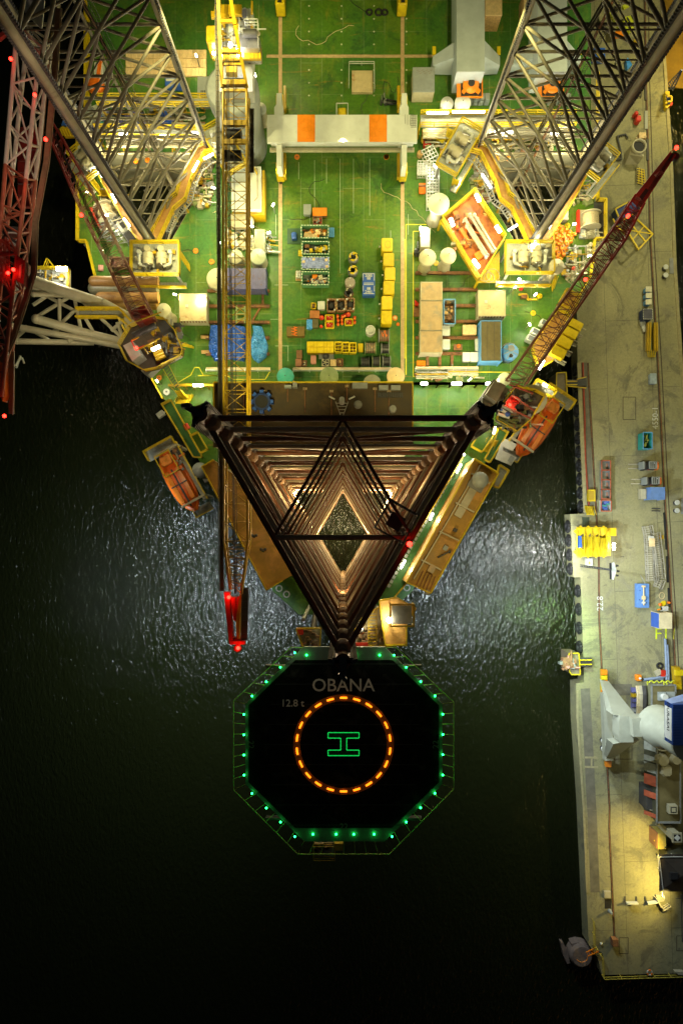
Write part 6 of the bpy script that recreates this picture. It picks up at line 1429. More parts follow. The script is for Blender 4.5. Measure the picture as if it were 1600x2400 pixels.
crate('pink_machine', 'small pink machine with a yellow side box by the low wall', 'machine', 'U', (433, 1337, 491, 1430), .8, PINK, PINK, bev=.12)
t = crate('grey_plate', 'flat grey tray carrying a dark blue lump below the yellow containers', 'tray', 'U', (524, 1316, 694, 1378), .3, GREY, GREY); m_ = mb(DGREY).ball(Z('U', 604, 1345, DZ + .45), .5, 12); m_.build('blue_lump', t)
t = crate('fan_box', 'pale square fan box with a round black opening by the low wall', 'fan', 'U', (560, 1381, 638, 1458), .9, CREAM, CREAM); c_ = Z('U', 599, 1418, DZ + .91); mb(BLK).cyl(c_, .5, .03, 18).build('fan_opening', t)
m_ = mb(CREAM)
for k in range(5): a = R(72 * k); m_.bar(c_ + V_((0, 0, .05)), c_ + V_((.45 * cos(a), .45 * sin(a), .05)), .1, .03)
m_.build('fan_blade', t)
crate('timber_stack', 'yellow timber stack right of the fan box', 'timber', 'U', (655, 1387, 721, 1458), .5, WOOD, WOODP, battens=4)
openbox('open_crate', 'open rusty crate, last by the low wall before the empty green patch', 'crate', 'U', (730, 1381, 800, 1458), .6, RUST, [RUST, WOOD, BROWN, CLUT], RUST, n=22, smax=.35)
# right-hand buildings and boxes
def cont(label, s_, box, h, side, roof, name='container', cat='container', corr='y', zb=DZ):
    x0, y0, x1, y1 = rect(s_, *box, h, zb); t = thing(name, label, cat, ((x0 + x1) / 2, (y0 + y1) / 2, zb))
    MB().m(side).corr(x0 + .05, y0 + .05, x1 - .05, y1 - .05, zb + .1, zb + h - .12, corr, .35, .04).build('corrugated_wall', t)
    mb(roof).bb(x0, y0, x1, y1, zb + h - .1, zb + h).build('roof', t)
    m_ = mb(side)
    for a, b_ in (((x0, y0), (x1, y0)), ((x1, y0), (x1, y1)), ((x1, y1), (x0, y1)), ((x0, y1), (x0, y0))): m_.bar((*a, zb + h + .02), (*b_, zb + h + .02), .12, .1)
    for x in (x0, x1):
        for y in (y0, y1): m_.box((x, y, zb + h / 2), (.16, .16, h + .1))
    m_.build('corner_frame', t); return t, (x0, y0, x1, y1)
for i, box in enumerate(((241, 873, 378, 992), (239, 994, 378, 1189), (237, 1191, 378, 1334))): cont('weathered tan container roof, %s of the three butted end to end' % ('uppermost', 'middle', 'lowest')[i], 'F', box, 2.9, CREAM, TAN)
t, (x0, y0, x1, y1) = cont('blue container with a long dark olive roof beside the round blue tank', 'F', (632, 1126, 766, 1390), 2.9, LBLUE, mat('olive_black_roof', (.11, .09, .04), .5, var=.2, scale=2))
m_ = mb(WHT); rnd = random.Random(9)
for k in range(16): m_.cyl((rnd.uniform(x0 + .2, x1 - .2), y0 + rnd.choice((.3, .4, (y1 - y0) * .5, (y1 - y0) * .75)), DZ + 2.9), .03, .03, 6)
m_ = mb(DGREY)
for k in (1, 2): x = x0 + (x1 - x0) * k / 3; m_.bb(x - .02, y0, x + .02, y1, DZ + 2.9, DZ + 2.93)
m_.build('roof_seam', t)
def tanbox(label, s_, box, h):
    t, (x0, y0, x1, y1) = cont(label, s_, box, h, CREAM, TAN2, 'square_housing', 'housing'); m_ = mb(RUST)
    for k in range(9):
        m_ = mb(RUST).box((x0 + (x1 - x0) * (k + .5) / 9, y0 - .08, DZ + h - .3), (.15, .15, .4)); m_.build('lug', t)
    m_ = mb(WHT).box(((x0 + x1) / 2 - .9, (y0 + y1) / 2 + .2, DZ + h + .1), (.4, .4, .15)); m_.build('roof_box', t)
tanbox('square pale housing with rust streaks on the right deck above the blue container', 'F', (617, 927, 793, 1093), 2.6)
tanbox('square cream housing on the left deck below the jacking platform', 'E', (60, 810, 234, 985), 2.6)
openbox('trough', 'narrow trough with pale blue rim and brown load right of the tan roofs', 'trough', 'F', (390, 985, 465, 1145), 1.6, LGREY, [BROWN, WOOD, BROWN], LBLUE, n=20, smax=1.0, dashed=False)
for i, (box, lab) in enumerate((((383, 1157, 430, 1220), 'upper small white machine against the tan roofs'), ((385, 1247, 430, 1310), 'lower small white machine against the tan roofs'), ((515, 1332, 563, 1390), 'left of two pale lidded boxes by the blue container'), ((567, 1332, 614, 1390), 'right of two pale lidded boxes by the blue container'))): crate('white_machine', lab, 'machine', 'F', box, 1.0, LGREY, GWH, bev=.1)
crate('timber_stack', 'long tan timber stack right of the trough', 'timber', 'F', (516, 1152, 604, 1214), 1.0, WOOD, WOODP, battens=3)
crate('orange_box', 'orange slatted crate at the bottom of the right deck', 'crate', 'F', (213, 1388, 270, 1420), .6, ORG2, ORG2, battens=4)
crate('tool_rack', 'narrow grey and white rack against the blue container', 'rack', 'F', (597, 1243, 617, 1322), .8, GREY, WHT, battens=0)
crate('red_wedge_box', 'rusty red crate left of the tan roofs', 'crate', 'F', (195, 1040, 233, 1092), .7, BROWN, RUST, battens=3)
a = Z('F', 220, 1018, DZ); tag(mb(RED).add([a + V_(v) for v in ((-.5, .5, 0), (-.5, -.3, 0), (.5, -.4, 0), (-.5, .5, .6), (-.5, -.3, .6), (.5, -.4, .6))], [(0, 1, 2)[::-1], (3, 4, 5), (0, 1, 4, 3), (1, 2, 5, 4), (2, 0, 3, 5)]).build('red_wedge'), 'small bright red wedge left of the tan roofs', 'wedge')
crate('orange_box', 'small orange chest between the timber stack and the blue container', 'chest', 'F', (457, 1280, 510, 1315), .6, BROWN, BROWN); tag(mb(ORG).ball(Z('F', 488, 1290, DZ + .9), .3, 12).build('float'), 'orange ball on the small chest near the blue container', 'float')
# round blue tank
c_ = Z('F', 830, 1325, DZ + 1.8); c_.z = DZ; r = 55 / 2.8 * K(11.3); t = thing('round_blue_tank', 'round light blue ribbed tank with two black hatches', 'tank', tuple(c_))
mb(LBLUE).lathe(c_, [(r, 0), (r, 1.4), (r * .95, 1.6), (.3, 2.0), (.05, 2.0)], 28).build('tank', t); mb(GREY).cyl(c_ + V_((0, .4, 1.85)), .5, .25, 16).build('hatch', t); mb(BLK).cyl(c_ + V_((0, -.65, 1.75)), .3, .2, 14).build('hatch', t)
m_ = mb(LGREY)
for k in range(8): a = R(45 * k + 20); m_.bar(c_ + V_((.3 * cos(a), .3 * sin(a), 2.05)), c_ + V_((r * cos(a), r * sin(a), 1.65)), .08)
m_.build('rib', t); m_ = mb(STEEL).rail([c_ + V_(((r + .2) * cos(R(k)), (r + .2) * sin(R(k)), 0)) for k in range(60, 300, 30)], r=.04); m_.build('tank_rail', t)
# white racks at the gantry's right
WR = mat('rack_white', (.55, .57, .55), .45, var=.15)
def rackbox(label, cxx, cyy, w_, d_, h, rz, nx_, ny_):
    t = thing('white_rack', label, 'rack', (0, 0, 0)); m_ = mb(WR)
    for z in (.15, h):
        for i in range(nx_ + 1): x = -w_ / 2 + w_ * i / nx_; m_.bb(x - .05, -d_ / 2, x + .05, d_ / 2, z - .05, z + .05)
        for i in range(ny_ + 1): y = -d_ / 2 + d_ * i / ny_; m_.bb(-w_ / 2, y - .05, w_ / 2, y + .05, z - .051, z + .051)
    m_.build('grid_frame', t)
    for sx in (-1, 1):
        for sy in (-1, 1): mb(WR).bb(sx * w_ / 2 - .06, sy * d_ / 2 - .06, sx * w_ / 2 + .06, sy * d_ / 2 + .06, 0, h + .1).build('post', t)
    m_ = MB(); rnd_ = random.Random(int(cxx))
    for k in range(int(w_ * d_ * 2)): m_.m((WHT, GREY, WR)[k % 3]).box((rnd_.uniform(-w_ / 2 + .2, w_ / 2 - .2), rnd_.uniform(-d_ / 2 + .2, d_ / 2 - .2), rnd_.uniform(.3, h * .8)), (rnd_.uniform(.1, .6), .12, .1), rnd_.choice((0, 1.57, .5)))
    tag(m_.build('stored_parts', t), kind='stuff'); place(t, P(cxx, cyy, DZ), rz)
rackbox('white grid rack standing askew at the top of the white racks', 1004, 370, 1.9, 1.7, 1.4, R(28), 4, 3)
rackbox('small white grid rack left of the tall one', 986, 403, 1.2, 2.0, 1.3, 0, 3, 5)
for i in range(3): rackbox('white grid rack in the vertical row of three, %s' % ('upper', 'middle', 'lower')[i], 1012, 405 + i * 36, 1.8, 2.2, 1.3, 0, 4, 5)
m_ = mb(ORG)
for k in range(5): m_.tube(Z('F', 233 + k * 8, 224, 10.1), Z('F', 233 + k * 8, 292, 10.1), .14, 8)
m_.m(BROWN).bb(*rect('F', 228, 235, 270, 243, .8)[0:2], *rect('F', 228, 235, 270, 243, .8)[2:4], DZ + .2, DZ + .9); tag(m_.build('orange_bottle_bundle'), 'bundle of orange cylinders strapped beside the white racks', 'cylinders')
for x, y, lab in ((232, 42, 'round timber drum left of the askew white rack'), (380, 42, 'round timber drum right of the askew white rack')): tag(mb(WOOD).cyl(Z('F', x, y, DZ), .45, .8, 16).build('timber_drum'), lab, 'drum')
crate('red_box', 'red chest below the pipe gallery end', 'chest', 'c', (272, 683, 362, 745), .8, RED, RED, bev=.12)
tag(mb(YEL).box(Z('c', 470, 640, 11), (1.7, .9, .15), R(-35)).build('yellow_ramp'), 'tilted yellow ramp plate beneath the pipe gallery', 'ramp')
# top middle items
t = thing('tan_hatch_frame', 'tan square hatch cover inside a thin white frame in the upper deck', 'hatch', tuple(P(848, 185, DZ)))
x0, y0, x1, y1 = rect('B', 1108, 432, 1237, 565, .5); mb(TAN2).bb(x0, y0, x1, y1, DZ, DZ + .5).build('cover', t); mb(WHT).rail([P(*px('B', *p), DZ + .5) for p in ((1092, 402), (1244, 402), (1246, 565))], h=.9, r=.04, kick=False).build('frame_rail', t); mb(WHT).rail([P(*px('B', *p), DZ + .5) for p in ((1092, 402), (1090, 540))], h=.9, r=.04, kick=False).build('frame_rail', t)
t = crate('mat_crate', 'pale grey crate of stacked mats casting a dark shadow below the gantry girder', 'crate', 'C', (150, 353, 263, 482), 2.6, CREAM, LGREY); m_ = mb(BROWN)
for k in range(10): a = Z('C', 170 + 8 * k, 370 + 8 * (k % 3), 12.15); m_.tube(a, a + V_((.3, .1, 0)), .02, 4)
m_.build('lashing', t)
for i, x in enumerate((1215, 1272, 1310)):
    c_ = Z('B', x, 75, DZ + .15); m_ = mb(BLK); r = .42 + .06 * (i == 1)
    for k in range(14): m_.tube(c_ + V_((r * cos(k * .449), r * sin(k * .449), 0)), c_ + V_((r * cos(k * .449 + .449), r * sin(k * .449 + .449), 0)), .14, 7)
    tag(m_.build('tyre'), 'black tyre lying on the top of the green deck, %s of three' % ('left', 'middle', 'right')[i], 'tyre')
m_ = mb(BLK)
v = [Z('B', *p, DZ + .05) for p in ((1090, -10), (1120, 25), (1160, 50), (1190, 72))]; m_.path(v, .04, 5); tag(m_.build('hose'), 'thin black hose curving down to the left tyre', 'hose')
m_ = mb(BLK).path([Z('B', *p, DZ + .05) for p in ((1310, 600), (1300, 540), (1305, 500), (1335, 510), (1350, 560), (1370, 570), (1395, 520), (1390, 470))], .035, 5); tag(m_.build('hose'), 'wavy black hose right of the tan hatch cover', 'hose')
t = thing('aerial_lift', 'small yellow lift in a white rail frame behind the white gantry', 'lift', tuple(Z('B', 1050, 670, DZ))); mb(YEL).bev(*rect('B', 1025, 658, 1076, 702, 2)[:2], *rect('B', 1025, 658, 1076, 702, 2)[2:], DZ + .3, DZ + 2).build('body', t)
mb(WHT).bar(Z('B', 1015, 633, 12), Z('B', 1084, 633, 12), .12).bar(Z('B', 1015, 633, 12), Z('B', 1015, 703, 12), .12).bar(Z('B', 1084, 633, 12), Z('B', 1084, 703, 12), .12).build('rail_frame', t)
m_ = clutter(MB(), Z('B', 1285, 0, 10).x, Z('B', 1325, 0, 10).x, Z('B', 0, 640, 10).y, Z('B', 0, 610, 10).y, DZ, 14, [DGREY, BLK, GREY], .5, 77); tag(m_.build('pump_unit'), 'small dark pump unit with hoses just above the gantry right end', 'pump')
for i, (xa, xb, y) in enumerate(((530, 617, 100), (735, 795, 86))):
    crate('timber_box', ('tall timber clad box right of the first grey girder', 'tall timber clad box between the girder and the leg')[i], 'box', 'C', (xa, -60, xb, y - 20), 3.4, WOOD, WOODP)
# top-left deck: timber mats, vehicle, orange davit, blue units
for i, (y0_, y1_) in enumerate(((116, 136), (137, 157), (158, 178))):
    a, b_ = P(295, y1_, DZ + .3), P(484, y0_, DZ + .3); m_ = mb(WOODP)
    for k in range(22): x = a.x + (b_.x - a.x) * k / 22; m_.bb(x, a.y, x + (b_.x - a.x) / 22 - .03, b_.y - .03, DZ, DZ + .28 + .02 * (k % 2))
    tag(m_.build('timber_mat'), 'pale timber decking left of the yellow crane, %s strip of three' % ('upper', 'middle', 'lower')[i], 'decking')
t = thing('blue_van_body', 'blue and white machine seen through the upper left leg lattice', 'machine', tuple(P(406, 186, DZ))); mb(BLUE).bev(*rect('A', 1122, 502, 1238, 580, 1.6)[:2], *rect('A', 1122, 502, 1238, 580, 1.6)[2:], DZ + .2, DZ + 1.6).build('body', t); mb(WHT).bb(*rect('A', 1130, 535, 1230, 550, 1.65)[:2], *rect('A', 1130, 535, 1230, 550, 1.65)[2:], DZ + 1.6, DZ + 1.66).build('white_stripe', t)
t = crate('vent_housing', 'grey housing with a dark slatted grille left of the yellow crane', 'housing', 'A', (1345, 520, 1444, 680), 2.4, GREY, LGREY); m_ = mb(BLK)
for k in range(6): m_.bb(Z('A', 1367 + k * 12, 0, 12).x, Z('A', 0, 665, 12).y, Z('A', 1373 + k * 12, 0, 12).x, Z('A', 0, 612, 12).y, DZ + 2.4, DZ + 2.43)
m_.build('grille', t)
t = thing('orange_rescue_boat', 'orange and white rescue boat behind the upper left leg near the yellow rail', 'boat', tuple(P(229, 180, DZ)))
m_ = mb(ORG).lathe(tuple(P(229, 207, DZ + .4)), [(1.0, 0), (1.3, .4), (1.2, 1.0), (.6, 1.3), (.05, 1.35)], 18); m_.build('stern_hull', t); mb(WHT).bev(*rect('A', 640, 420, 700, 560, 1.5)[:2], *rect('A', 640, 420, 700, 560, 1.5)[2:], DZ + .3, DZ + 1.5).build('cabin', t); mb(ORG).bar(P(236, 142, 11), P(228, 205, 11), .5, .5).build('davit_arm', t)
for lab, box, M_, seed in (('blue machinery unit behind the upper left leg, left one', (770, 730, 960, 905), PURP, 1), ('blue machinery unit behind the upper left leg, right one', (1045, 740, 1145, 905), PURP, 2), ('white and blue machinery under the upper left leg at the hull edge', (560, 700, 700, 880), LGREY, 3), ('teal machinery unit between white and blue ones behind the left leg', (650, 745, 735, 800), TEAL, 5)):
    x0, y0, x1, y1 = rect('A', *box, 1.8); t = thing('machinery_unit', lab, 'machinery', ((x0 + x1) / 2, (y0 + y1) / 2, DZ)); mb(M_).bb(x0, y0, x1, y1, DZ, DZ + .5).build('skid', t)
    clutter(MB(), x0 + .3, x1 - .3, y0 + .3, y1 - .3, DZ + .5, 34, [BLUE if M_ != LGREY else WHT, PURP, M_, LGREY], 1.8, seed).build('equipment', t)
mb_ = mb(YEL2).prism(poly([px('A', *p) for p in ((405, 875), (440, 850), (520, 905), (500, 930), (440, 930))], 12), 11.5, 12); mb_.m(BLUE).prism(poly([px('A', *p) for p in ((420, 850), (440, 780), (475, 800), (450, 870))], 12), 11, 12); mb_.m(YEL)
for k in range(6): mb_.bar(Z('A', 410 + k * 18, 880, 12.2), Z('A', 430 + k * 18, 925, 12.2), .1)
tag(mb_.build('side_ramp'), 'yellow and blue ramp jutting over the black water left of the upper leg', 'ramp')
m_ = mb(YEL).rail([P(208, 30, DZ), P(208, 235, DZ)], r=.1); m_.m(YEL).prism(poly([(205, 30), (211, 30), (211, 238), (205, 238)], DZ), DZ - .2, DZ + .1); tag(m_.build('edge_barrier'), 'upright yellow barrier along the left hull edge at the top', 'barrier')
m_ = mb(LEGM).bar(P(131, -40, 30), P(127, 160, 30), .9, .9); tag(m_.build('tall_post'), 'vertical grey boxed post behind the upper left leg', 'post')
# left deck: white building, cylinder machine, slate container, tarps
x0, y0, x1, y1 = rect('B', 372, 1020, 552, 1280, 3.4); t = thing('white_deckhouse', 'white flat roofed deckhouse with a yellow base right of the yellow boom', 'deckhouse', ((x0 + x1) / 2, (y0 + y1) / 2, DZ))
mb(YEL2).bb(x0, y0 - .4, x1 + .45, y1, DZ, DZ + 2.4).build('wall', t); mb(GWH).bb(x0, y0, x1, y1, DZ + 2.4, DZ + 3.4).build('roof', t); m_ = mb(BROWN).bar((x0 + .4, y1 - .35, DZ + 3.43), (x1 - .5, y1 - .35, DZ + 3.43), .08, .03).bar((x1 - .5, y1 - .35, DZ + 3.43), (x1 - .5, y0 + 1.7, DZ + 3.43), .08, .03).bar((x1 - .5, y0 + 1.7, DZ + 3.43), (x1 - .95, y0 + 1.2, DZ + 3.43), .08, .03); m_.build('roof_gutter', t)
c_ = Z('E', 505, 330, DZ); t = thing('cream_tank_machine', 'cream tank and pipework under the boom below the white deckhouse', 'machine', tuple(c_))
mb(CREAM).tube(Z('E', 400, 335, 11.2), Z('E', 500, 335, 11.2), 1.1, 18).ball(Z('E', 500, 335, 11.2), 1.1, 14).build('tank', t); clutter(MB(), Z('E', 360, 0, 10).x, Z('E', 540, 0, 10).x, Z('E', 0, 500, 10).y, Z('E', 0, 390, 10).y, DZ, 46, [WHT, CREAM, GREY, YEL2, CREAM], 1.2, 44).build('pipework', t)
t = crate('olive_grey_housing', 'olive grey machine housing with dark side bay above the cone ventilator', 'housing', 'E', (553, 385, 618, 545), 2.2, OLIVE, mat('olive_grey_top', (.2, .2, .12), .5)); clutter(MB(), Z('E', 622, 0, 10).x, Z('E', 655, 0, 10).x, Z('E', 0, 555, 10).y, Z('E', 0, 410, 10).y, DZ, 26, [CREAM, WHT, GREY, YEL2], .6, 45).build('side_gear', t)
x0, y0, x1, y1 = rect('E', 362, 642, 624, 775, 2.6); t = thing('slate_container', 'slate blue rust-stained corrugated container under the yellow boom', 'container', ((x0 + x1) / 2, (y0 + y1) / 2, DZ)); MB().m(PURP).corr(x0, y0, x1, y1, DZ + .1, DZ + 2.6, 'x', .35, .06).build('corrugated_shell', t)
m_ = mb(NBLUE)
for x in (x0, x1):
    for y in (y0, y1): m_.box((x, y, DZ + 1.3), (.2, .2, 2.7))
m_.build('corner_post', t)
def tarpheap(label, s_, pts, h, M_, seed, zb=DZ):
    v = [Z(s_, *p, zb + h * .6) for p in pts]; cxx = sum((p.x for p in v)) / len(v); cyy = sum((p.y for p in v)) / len(v); rnd_ = random.Random(seed); rings = 9; vs_ = []; n = 40
    per = []
    for i in range(n):
        t_ = i / n * len(v); a, b_ = v[int(t_) % len(v)], v[(int(t_) + 1) % len(v)]; per.append(a.lerp(b_, t_ - int(t_)))
    nz = [rnd_.uniform(-1, 1) for _ in range(n)]
    for r in range(rings + 1):
        f = 1 - r / rings
        for i in range(n):
            px_ = cxx + (per[i].x - cxx) * f; py_ = cyy + (per[i].y - cyy) * f
            zt = 0 if r == 0 else h * (.72 + .28 * (1 - f) ** .5) + .13 * nz[i] * (f) + .1 * sin(px_ * 2.3 + seed) * cos(py_ * 1.9) + rnd_.uniform(-.05, .05)
            if r == 1: px_ = cxx + (per[i].x - cxx) * .97; py_ = cyy + (per[i].y - cyy) * .97
            vs_.append((px_, py_, zb + zt))
    fs = [(r * n + i, r * n + (i + 1) % n, (r + 1) * n + (i + 1) % n, (r + 1) * n + i) for r in range(rings) for i in range(n)]
    tag(mb(M_).add(vs_, fs, True).build('covered_load'), label, 'tarpaulin')
tarpheap('big load under a dark blue tarpaulin beneath the yellow boom', 'E', ((265, 1018), (375, 1012), (490, 1025), (492, 1130), (480, 1240), (380, 1225), (280, 1240), (250, 1180), (255, 1110)), 2.2, TARP, 2)
tarpheap('bag shaped load under a shiny light blue tarpaulin right of the boom', 'E', ((540, 1020), (600, 1022), (612, 1070), (636, 1140), (625, 1210), (570, 1255), (530, 1220), (527, 1130), (545, 1060)), 2.0, TARPL, 5)
for i, (x, y) in enumerate(((225, 1090), (228, 1190), (225, 1245))):
    if i < 2: tag(mb(WOOD).tube(Z('E', x - 25, y, 9.8), Z('E', x + 25, y, 9.8), .28, 10).build('timber_roller'), 'timber roller left of the dark blue tarpaulin, %s one' % ('upper', 'lower')[i], 'roller')
m_ = mb(RED); a = Z('F', 893, 900, DZ); m_.tube(a + V_((0, .7, .5)), a + V_((0, -.5, .5)), .3, 10); m_.box(a + V_((0, 0, .2)), (.5, 1.4, .3)); tag(m_.build('fire_monitor'), 'red fire monitor on the deck below the right jacking platform', 'fire monitor')
t = thing('pipe_manifold', 'yellow bent pipe with a rusty block on the right deck', 'manifold', tuple(Z('F', 915, 965, DZ))); mb(YEL).path([Z('F', 880, 953, 10), Z('F', 935, 953, 10), Z('F', 940, 985, 10), Z('F', 1000, 985, 10)], .16, 8).build('bent_pipe', t); mb(RUST).box(Z('F', 915, 968, 9.9), (.9, .5, .6)).build('valve_block', t); mb(YEL).cyl(Z('F', 1015, 967, DZ), .42, .35, 14).build('end_cap', t)
m_ = mb(CREAM).bb(*rect('F', 1330, 618, 1360, 685, 1)[:2], *rect('F', 1330, 618, 1360, 685, 1)[2:], DZ, DZ + .6); m_.cyl(Z('F', 1345, 632, 10.1), .3, .6, 10).cyl(Z('F', 1345, 670, 10.1), .25, .5, 10); tag(m_.build('pump_skid'), 'small cream pump skid by the yellow rail below the big winch', 'pump')
clutter_ = clutter(MB(), Z('F', 1225, 0, 10).x, Z('F', 1252, 0, 10).x, Z('F', 0, 740, 10).y, Z('F', 0, 685, 10).y, DZ, 16, [WHT, YEL2, CREAM], .5, 88); tag(clutter_.build('loose_gear'), 'pile of white and yellow loose gear on the deck left of the gangway', 'gear')
m_ = mb(RED).ball(Z('F', 1240, 785, 10), .4, 12); m_.m(CREAM).box(Z('F', 1235, 815, 9.9), (.6, .9, .6)); tag(m_.build('red_reel'), 'red hose reel on a cream stand beside the pale gangway', 'hose reel')
crate('grey_cabinet', 'grey cabinet by the lit catwalk of the upper right leg', 'cabinet', 'F', (1163, 405, 1207, 460), 1.5, GREY, GREY); tag(mb(BEIGE).cyl(Z('F', 1203, 370, DZ), .4, .5, 14).build('bollard'), 'round beige bollard above the grey cabinet at the upper right leg', 'bollard')
t, b4 = cont('narrow pale locker container beside the inner yellow walkway line', 'F', (240, 520, 296, 640), 2.4, CREAM, LGREY, 'locker_container', 'container'); tubelamp(t, Z('F', 248, 520, 12.3), Z('F', 282, 520, 12.3), .16, 1200, 1)
clutter_ = clutter(MB(), Z('F', 203, 0, 10).x, Z('F', 232, 0, 10).x, Z('F', 0, 712, 10).y, Z('F', 0, 650, 10).y, DZ, 14, [DGREY, BLK, GREY], .5, 90); tag(clutter_.build('dark_valve_set'), 'dark valve set left of the cone ventilator by the inner line', 'valves')
for k, (x, y, lab) in enumerate(((1060, 1155, 'uppermost'), (1000, 1210, 'middle'), (970, 1255, 'lowest'))):
    t = thing('white_locker', 'small white and grey locker left of the yellow chests, %s of three' % lab, 'locker', (0, 0, 0)); mb(GWH).bev(-.7, -.5, .7, .5, 0, 1.2).build('body', t); mb(mat('dark_slats', (.1, .12, .14), .4)).bb(-.5, -.35, .5, .35, 1.2, 1.26).build('top_grille', t); place(t, Z('F', x - 20, y, DZ), R(-25))
# scaffold rods heap left, rusty skip, pink mats
m_ = MB(); rnd = random.Random(12)
for k in range(80):
    x, y = rnd.uniform(430, 700), rnd.uniform(880, 1180); x = x if y > 900 else 400 + x * .4; a = rnd.choice((R(-55), R(35), R(-50), R(10))); c_ = Z('Q', 300 + (x - 300) * .9 + (y - 1000) * .25, y, DZ + rnd.uniform(.2, 1.1)); L_ = rnd.uniform(.8, 2.2); m_.m((STEEL, LGREY, GREY)[k % 3]).bar(c_ - V_((L_ * cos(a), L_ * sin(a), 0)) * .5, c_ + V_((L_ * cos(a), L_ * sin(a), .2)) * .5, .08)
tag(m_.build('scaffold_heap'), 'heap of grey scaffold rods on the deck left of the upper left leg', 'scaffold', kind='stuff')
t = thing('black_white_locker', 'white plate with black fittings on a dark trolley by the lit catwalk, left leg', 'trolley', (0, 0, 0)); mb(DGREY).bb(-.9, -2.2, .9, 2, .1, .8).build('chassis', t); mb(WHT).bb(-.8, -.6, .8, 1.2, .8, .9).build('plate', t); mb(BLK).bb(-.3, 0, .3, .8, .9, 1.2).build('engine', t); place(t, Z('Q', 670, 1045, DZ), R(35))
openbox('rusty_skip', 'rusty red long skip on the left deck above the brown pipe stack', 'skip', 'Q', (515, 1300, 715, 1390), 1.2, RUST, [RUST, BROWN, CLUT, DRED], RUST, n=40, smax=.7)
for i, x in enumerate((415, 440)): tag(mb(PINK).bb(*rect('Q', x - 11, 1370, x + 11, 1425, .2)[:2], *rect('Q', x - 11, 1370, x + 11, 1425, .2)[2:], DZ, DZ + .2).build('pink_mat'), '%s of two small pink mats at the left hull edge' % ('left', 'right')[i], 'mat')

for lab, x0_, y0_, x1_, y1_, n, sd in (('dense pipework between the yellow boom and the upper left leg', 440, 395, 496, 478, 60, 1), ('valves and hoses crowded outside the lit catwalk, upper left leg', 232, 440, 285, 495, 46, 2), ('pipework packed between ochre bay and upper right leg catwalk', 1108, 400, 1150, 470, 50, 3),
        ('grey boxes and hoses on the deck edge under the overhanging right platform', 1330, 425, 1384, 470, 30, 4), ('pumps and drums in front of the big winch by the quay side rail', 1325, 575, 1375, 650, 34, 5), ('yellow and cream gear crowded beneath the long gallery, right', 995, 316, 1085, 345, 44, 6), ('pipes and pumps between the long galleries behind the upper left leg', 250, 250, 480, 305, 110, 7), ('pipes and pumps behind the upper right leg under its lattice', 1150, 318, 1340, 350, 90, 8), ('small gear lined up above the dark roof, right side', 975, 872, 1120, 888, 26, 9)):
    t = thing('deck_machinery', lab, 'machinery', tuple(P((x0_ + x1_) / 2, (y0_ + y1_) / 2, DZ))); a, b_ = P(x0_, y1_, 10.5), P(x1_, y0_, 10.5)
    tag(clutter(MB(), a.x, b_.x, a.y, b_.y, DZ, n, [CREAM, GREY, YEL2, STEEL, CREAM, OLIVE, BROWN], 1.1, sd).build('pipework', t), kind='stuff')
    for k in range(4): y = a.y + (b_.y - a.y) * (k + .5) / 4; mb((CREAM, PIPEG, YEL2, GREY)[k]).path([(a.x, y, DZ + .9 + .2 * k), ((a.x + b_.x) / 2, y, DZ + .9 + .2 * k), ((a.x + b_.x) / 2, y + .5, DZ + .9), (b_.x, y + .5, DZ + .9)], .1 + .03 * (k % 2), 7).build('pipe_run', t)
rnd = random.Random(5); HB = [(700, 60, 1), (860, 330, 2), (760, 420, 3), (1020, 545, 4), (1190, 690, 5), (470, 600, 6), (640, 560, 7), (450, 800, 8), (1230, 730, 9)]
for x_, y_, k in HB:
    p_ = P(x_, y_, DZ + .05); a = rnd.uniform(0, 6); pts = [p_]
    for i in range(16): a += rnd.uniform(-.7, .8); p_ = p_ + V_((.75 * cos(a), .75 * sin(a), 0)); pts.append(p_)
    tag(mb((BLK, ROPE, DGREY)[k % 3]).path(pts, .035, 5).build('loose_hose'), 'thin %s hose snaking over the green deck, %s' % (('black', 'tan', 'grey')[k % 3], ('above the tan hatch', 'below the white gantry', 'left of the white seams', 'beside the pale locker', 'near the fire monitor', 'left of the boom by the round tank', 'left of the skips', 'left of the dark blue tarpaulin', 'left of the right red boom')[k - 1]), 'hose')
# ================================================================ on the quay
def qcrate(*a, **k): return crate(*a, zb=QZ, **k)
t = thing('concrete_duct_block', 'pale concrete block with a big round opening on the upper quay', 'block', tuple(Z('Y', 655, 2060, QZ)))
x0, y0, x1, y1 = rect('Y', 568, 1995, 745, 2165, 2.2, QZ); mb(CREAM).add([(x0, y1, QZ), (x1, y1, QZ), (x1, y0, QZ), (x0, y0, QZ), (x0 + .2, y1, QZ + 2.2), (x1, y1 - .2, QZ + 2.2), (x1, y0 + .1, QZ + 2.2), (x0 + .1, y0 + .8, QZ + 1.4)], [(0, 1, 2, 3), (4, 7, 6, 5), (0, 4, 5, 1), (1, 5, 6, 2), (2, 6, 7, 3), (3, 7, 4, 0)]).build('block', t)
c_ = Z('Y', 675, 2030, QZ + 2.2); mb(CREAM).lathe(c_, [(1.15, 0), (1.15, .5), (.95, .5), (.95, .05)], 22).build('collar', t); mb(BLK).cyl(c_ + V_((0, 0, .02)), .95, .05, 20).build('opening', t)
m_ = mb(DGREY).path([Z('Y', *p, QZ + .3) for p in ((340, 2205), (445, 2190), (430, 2060), (395, 1930), (385, 1875), (500, 1850), (530, 1900))], .14, 8); m_.path([Z('Y', *p, QZ + .4) for p in ((440, 2190), (408, 2195), (412, 2120))], .1, 6); tag(m_.build('bent_pipe_run'), 'dark bent pipe lying on the upper quay left of the concrete block', 'pipe')
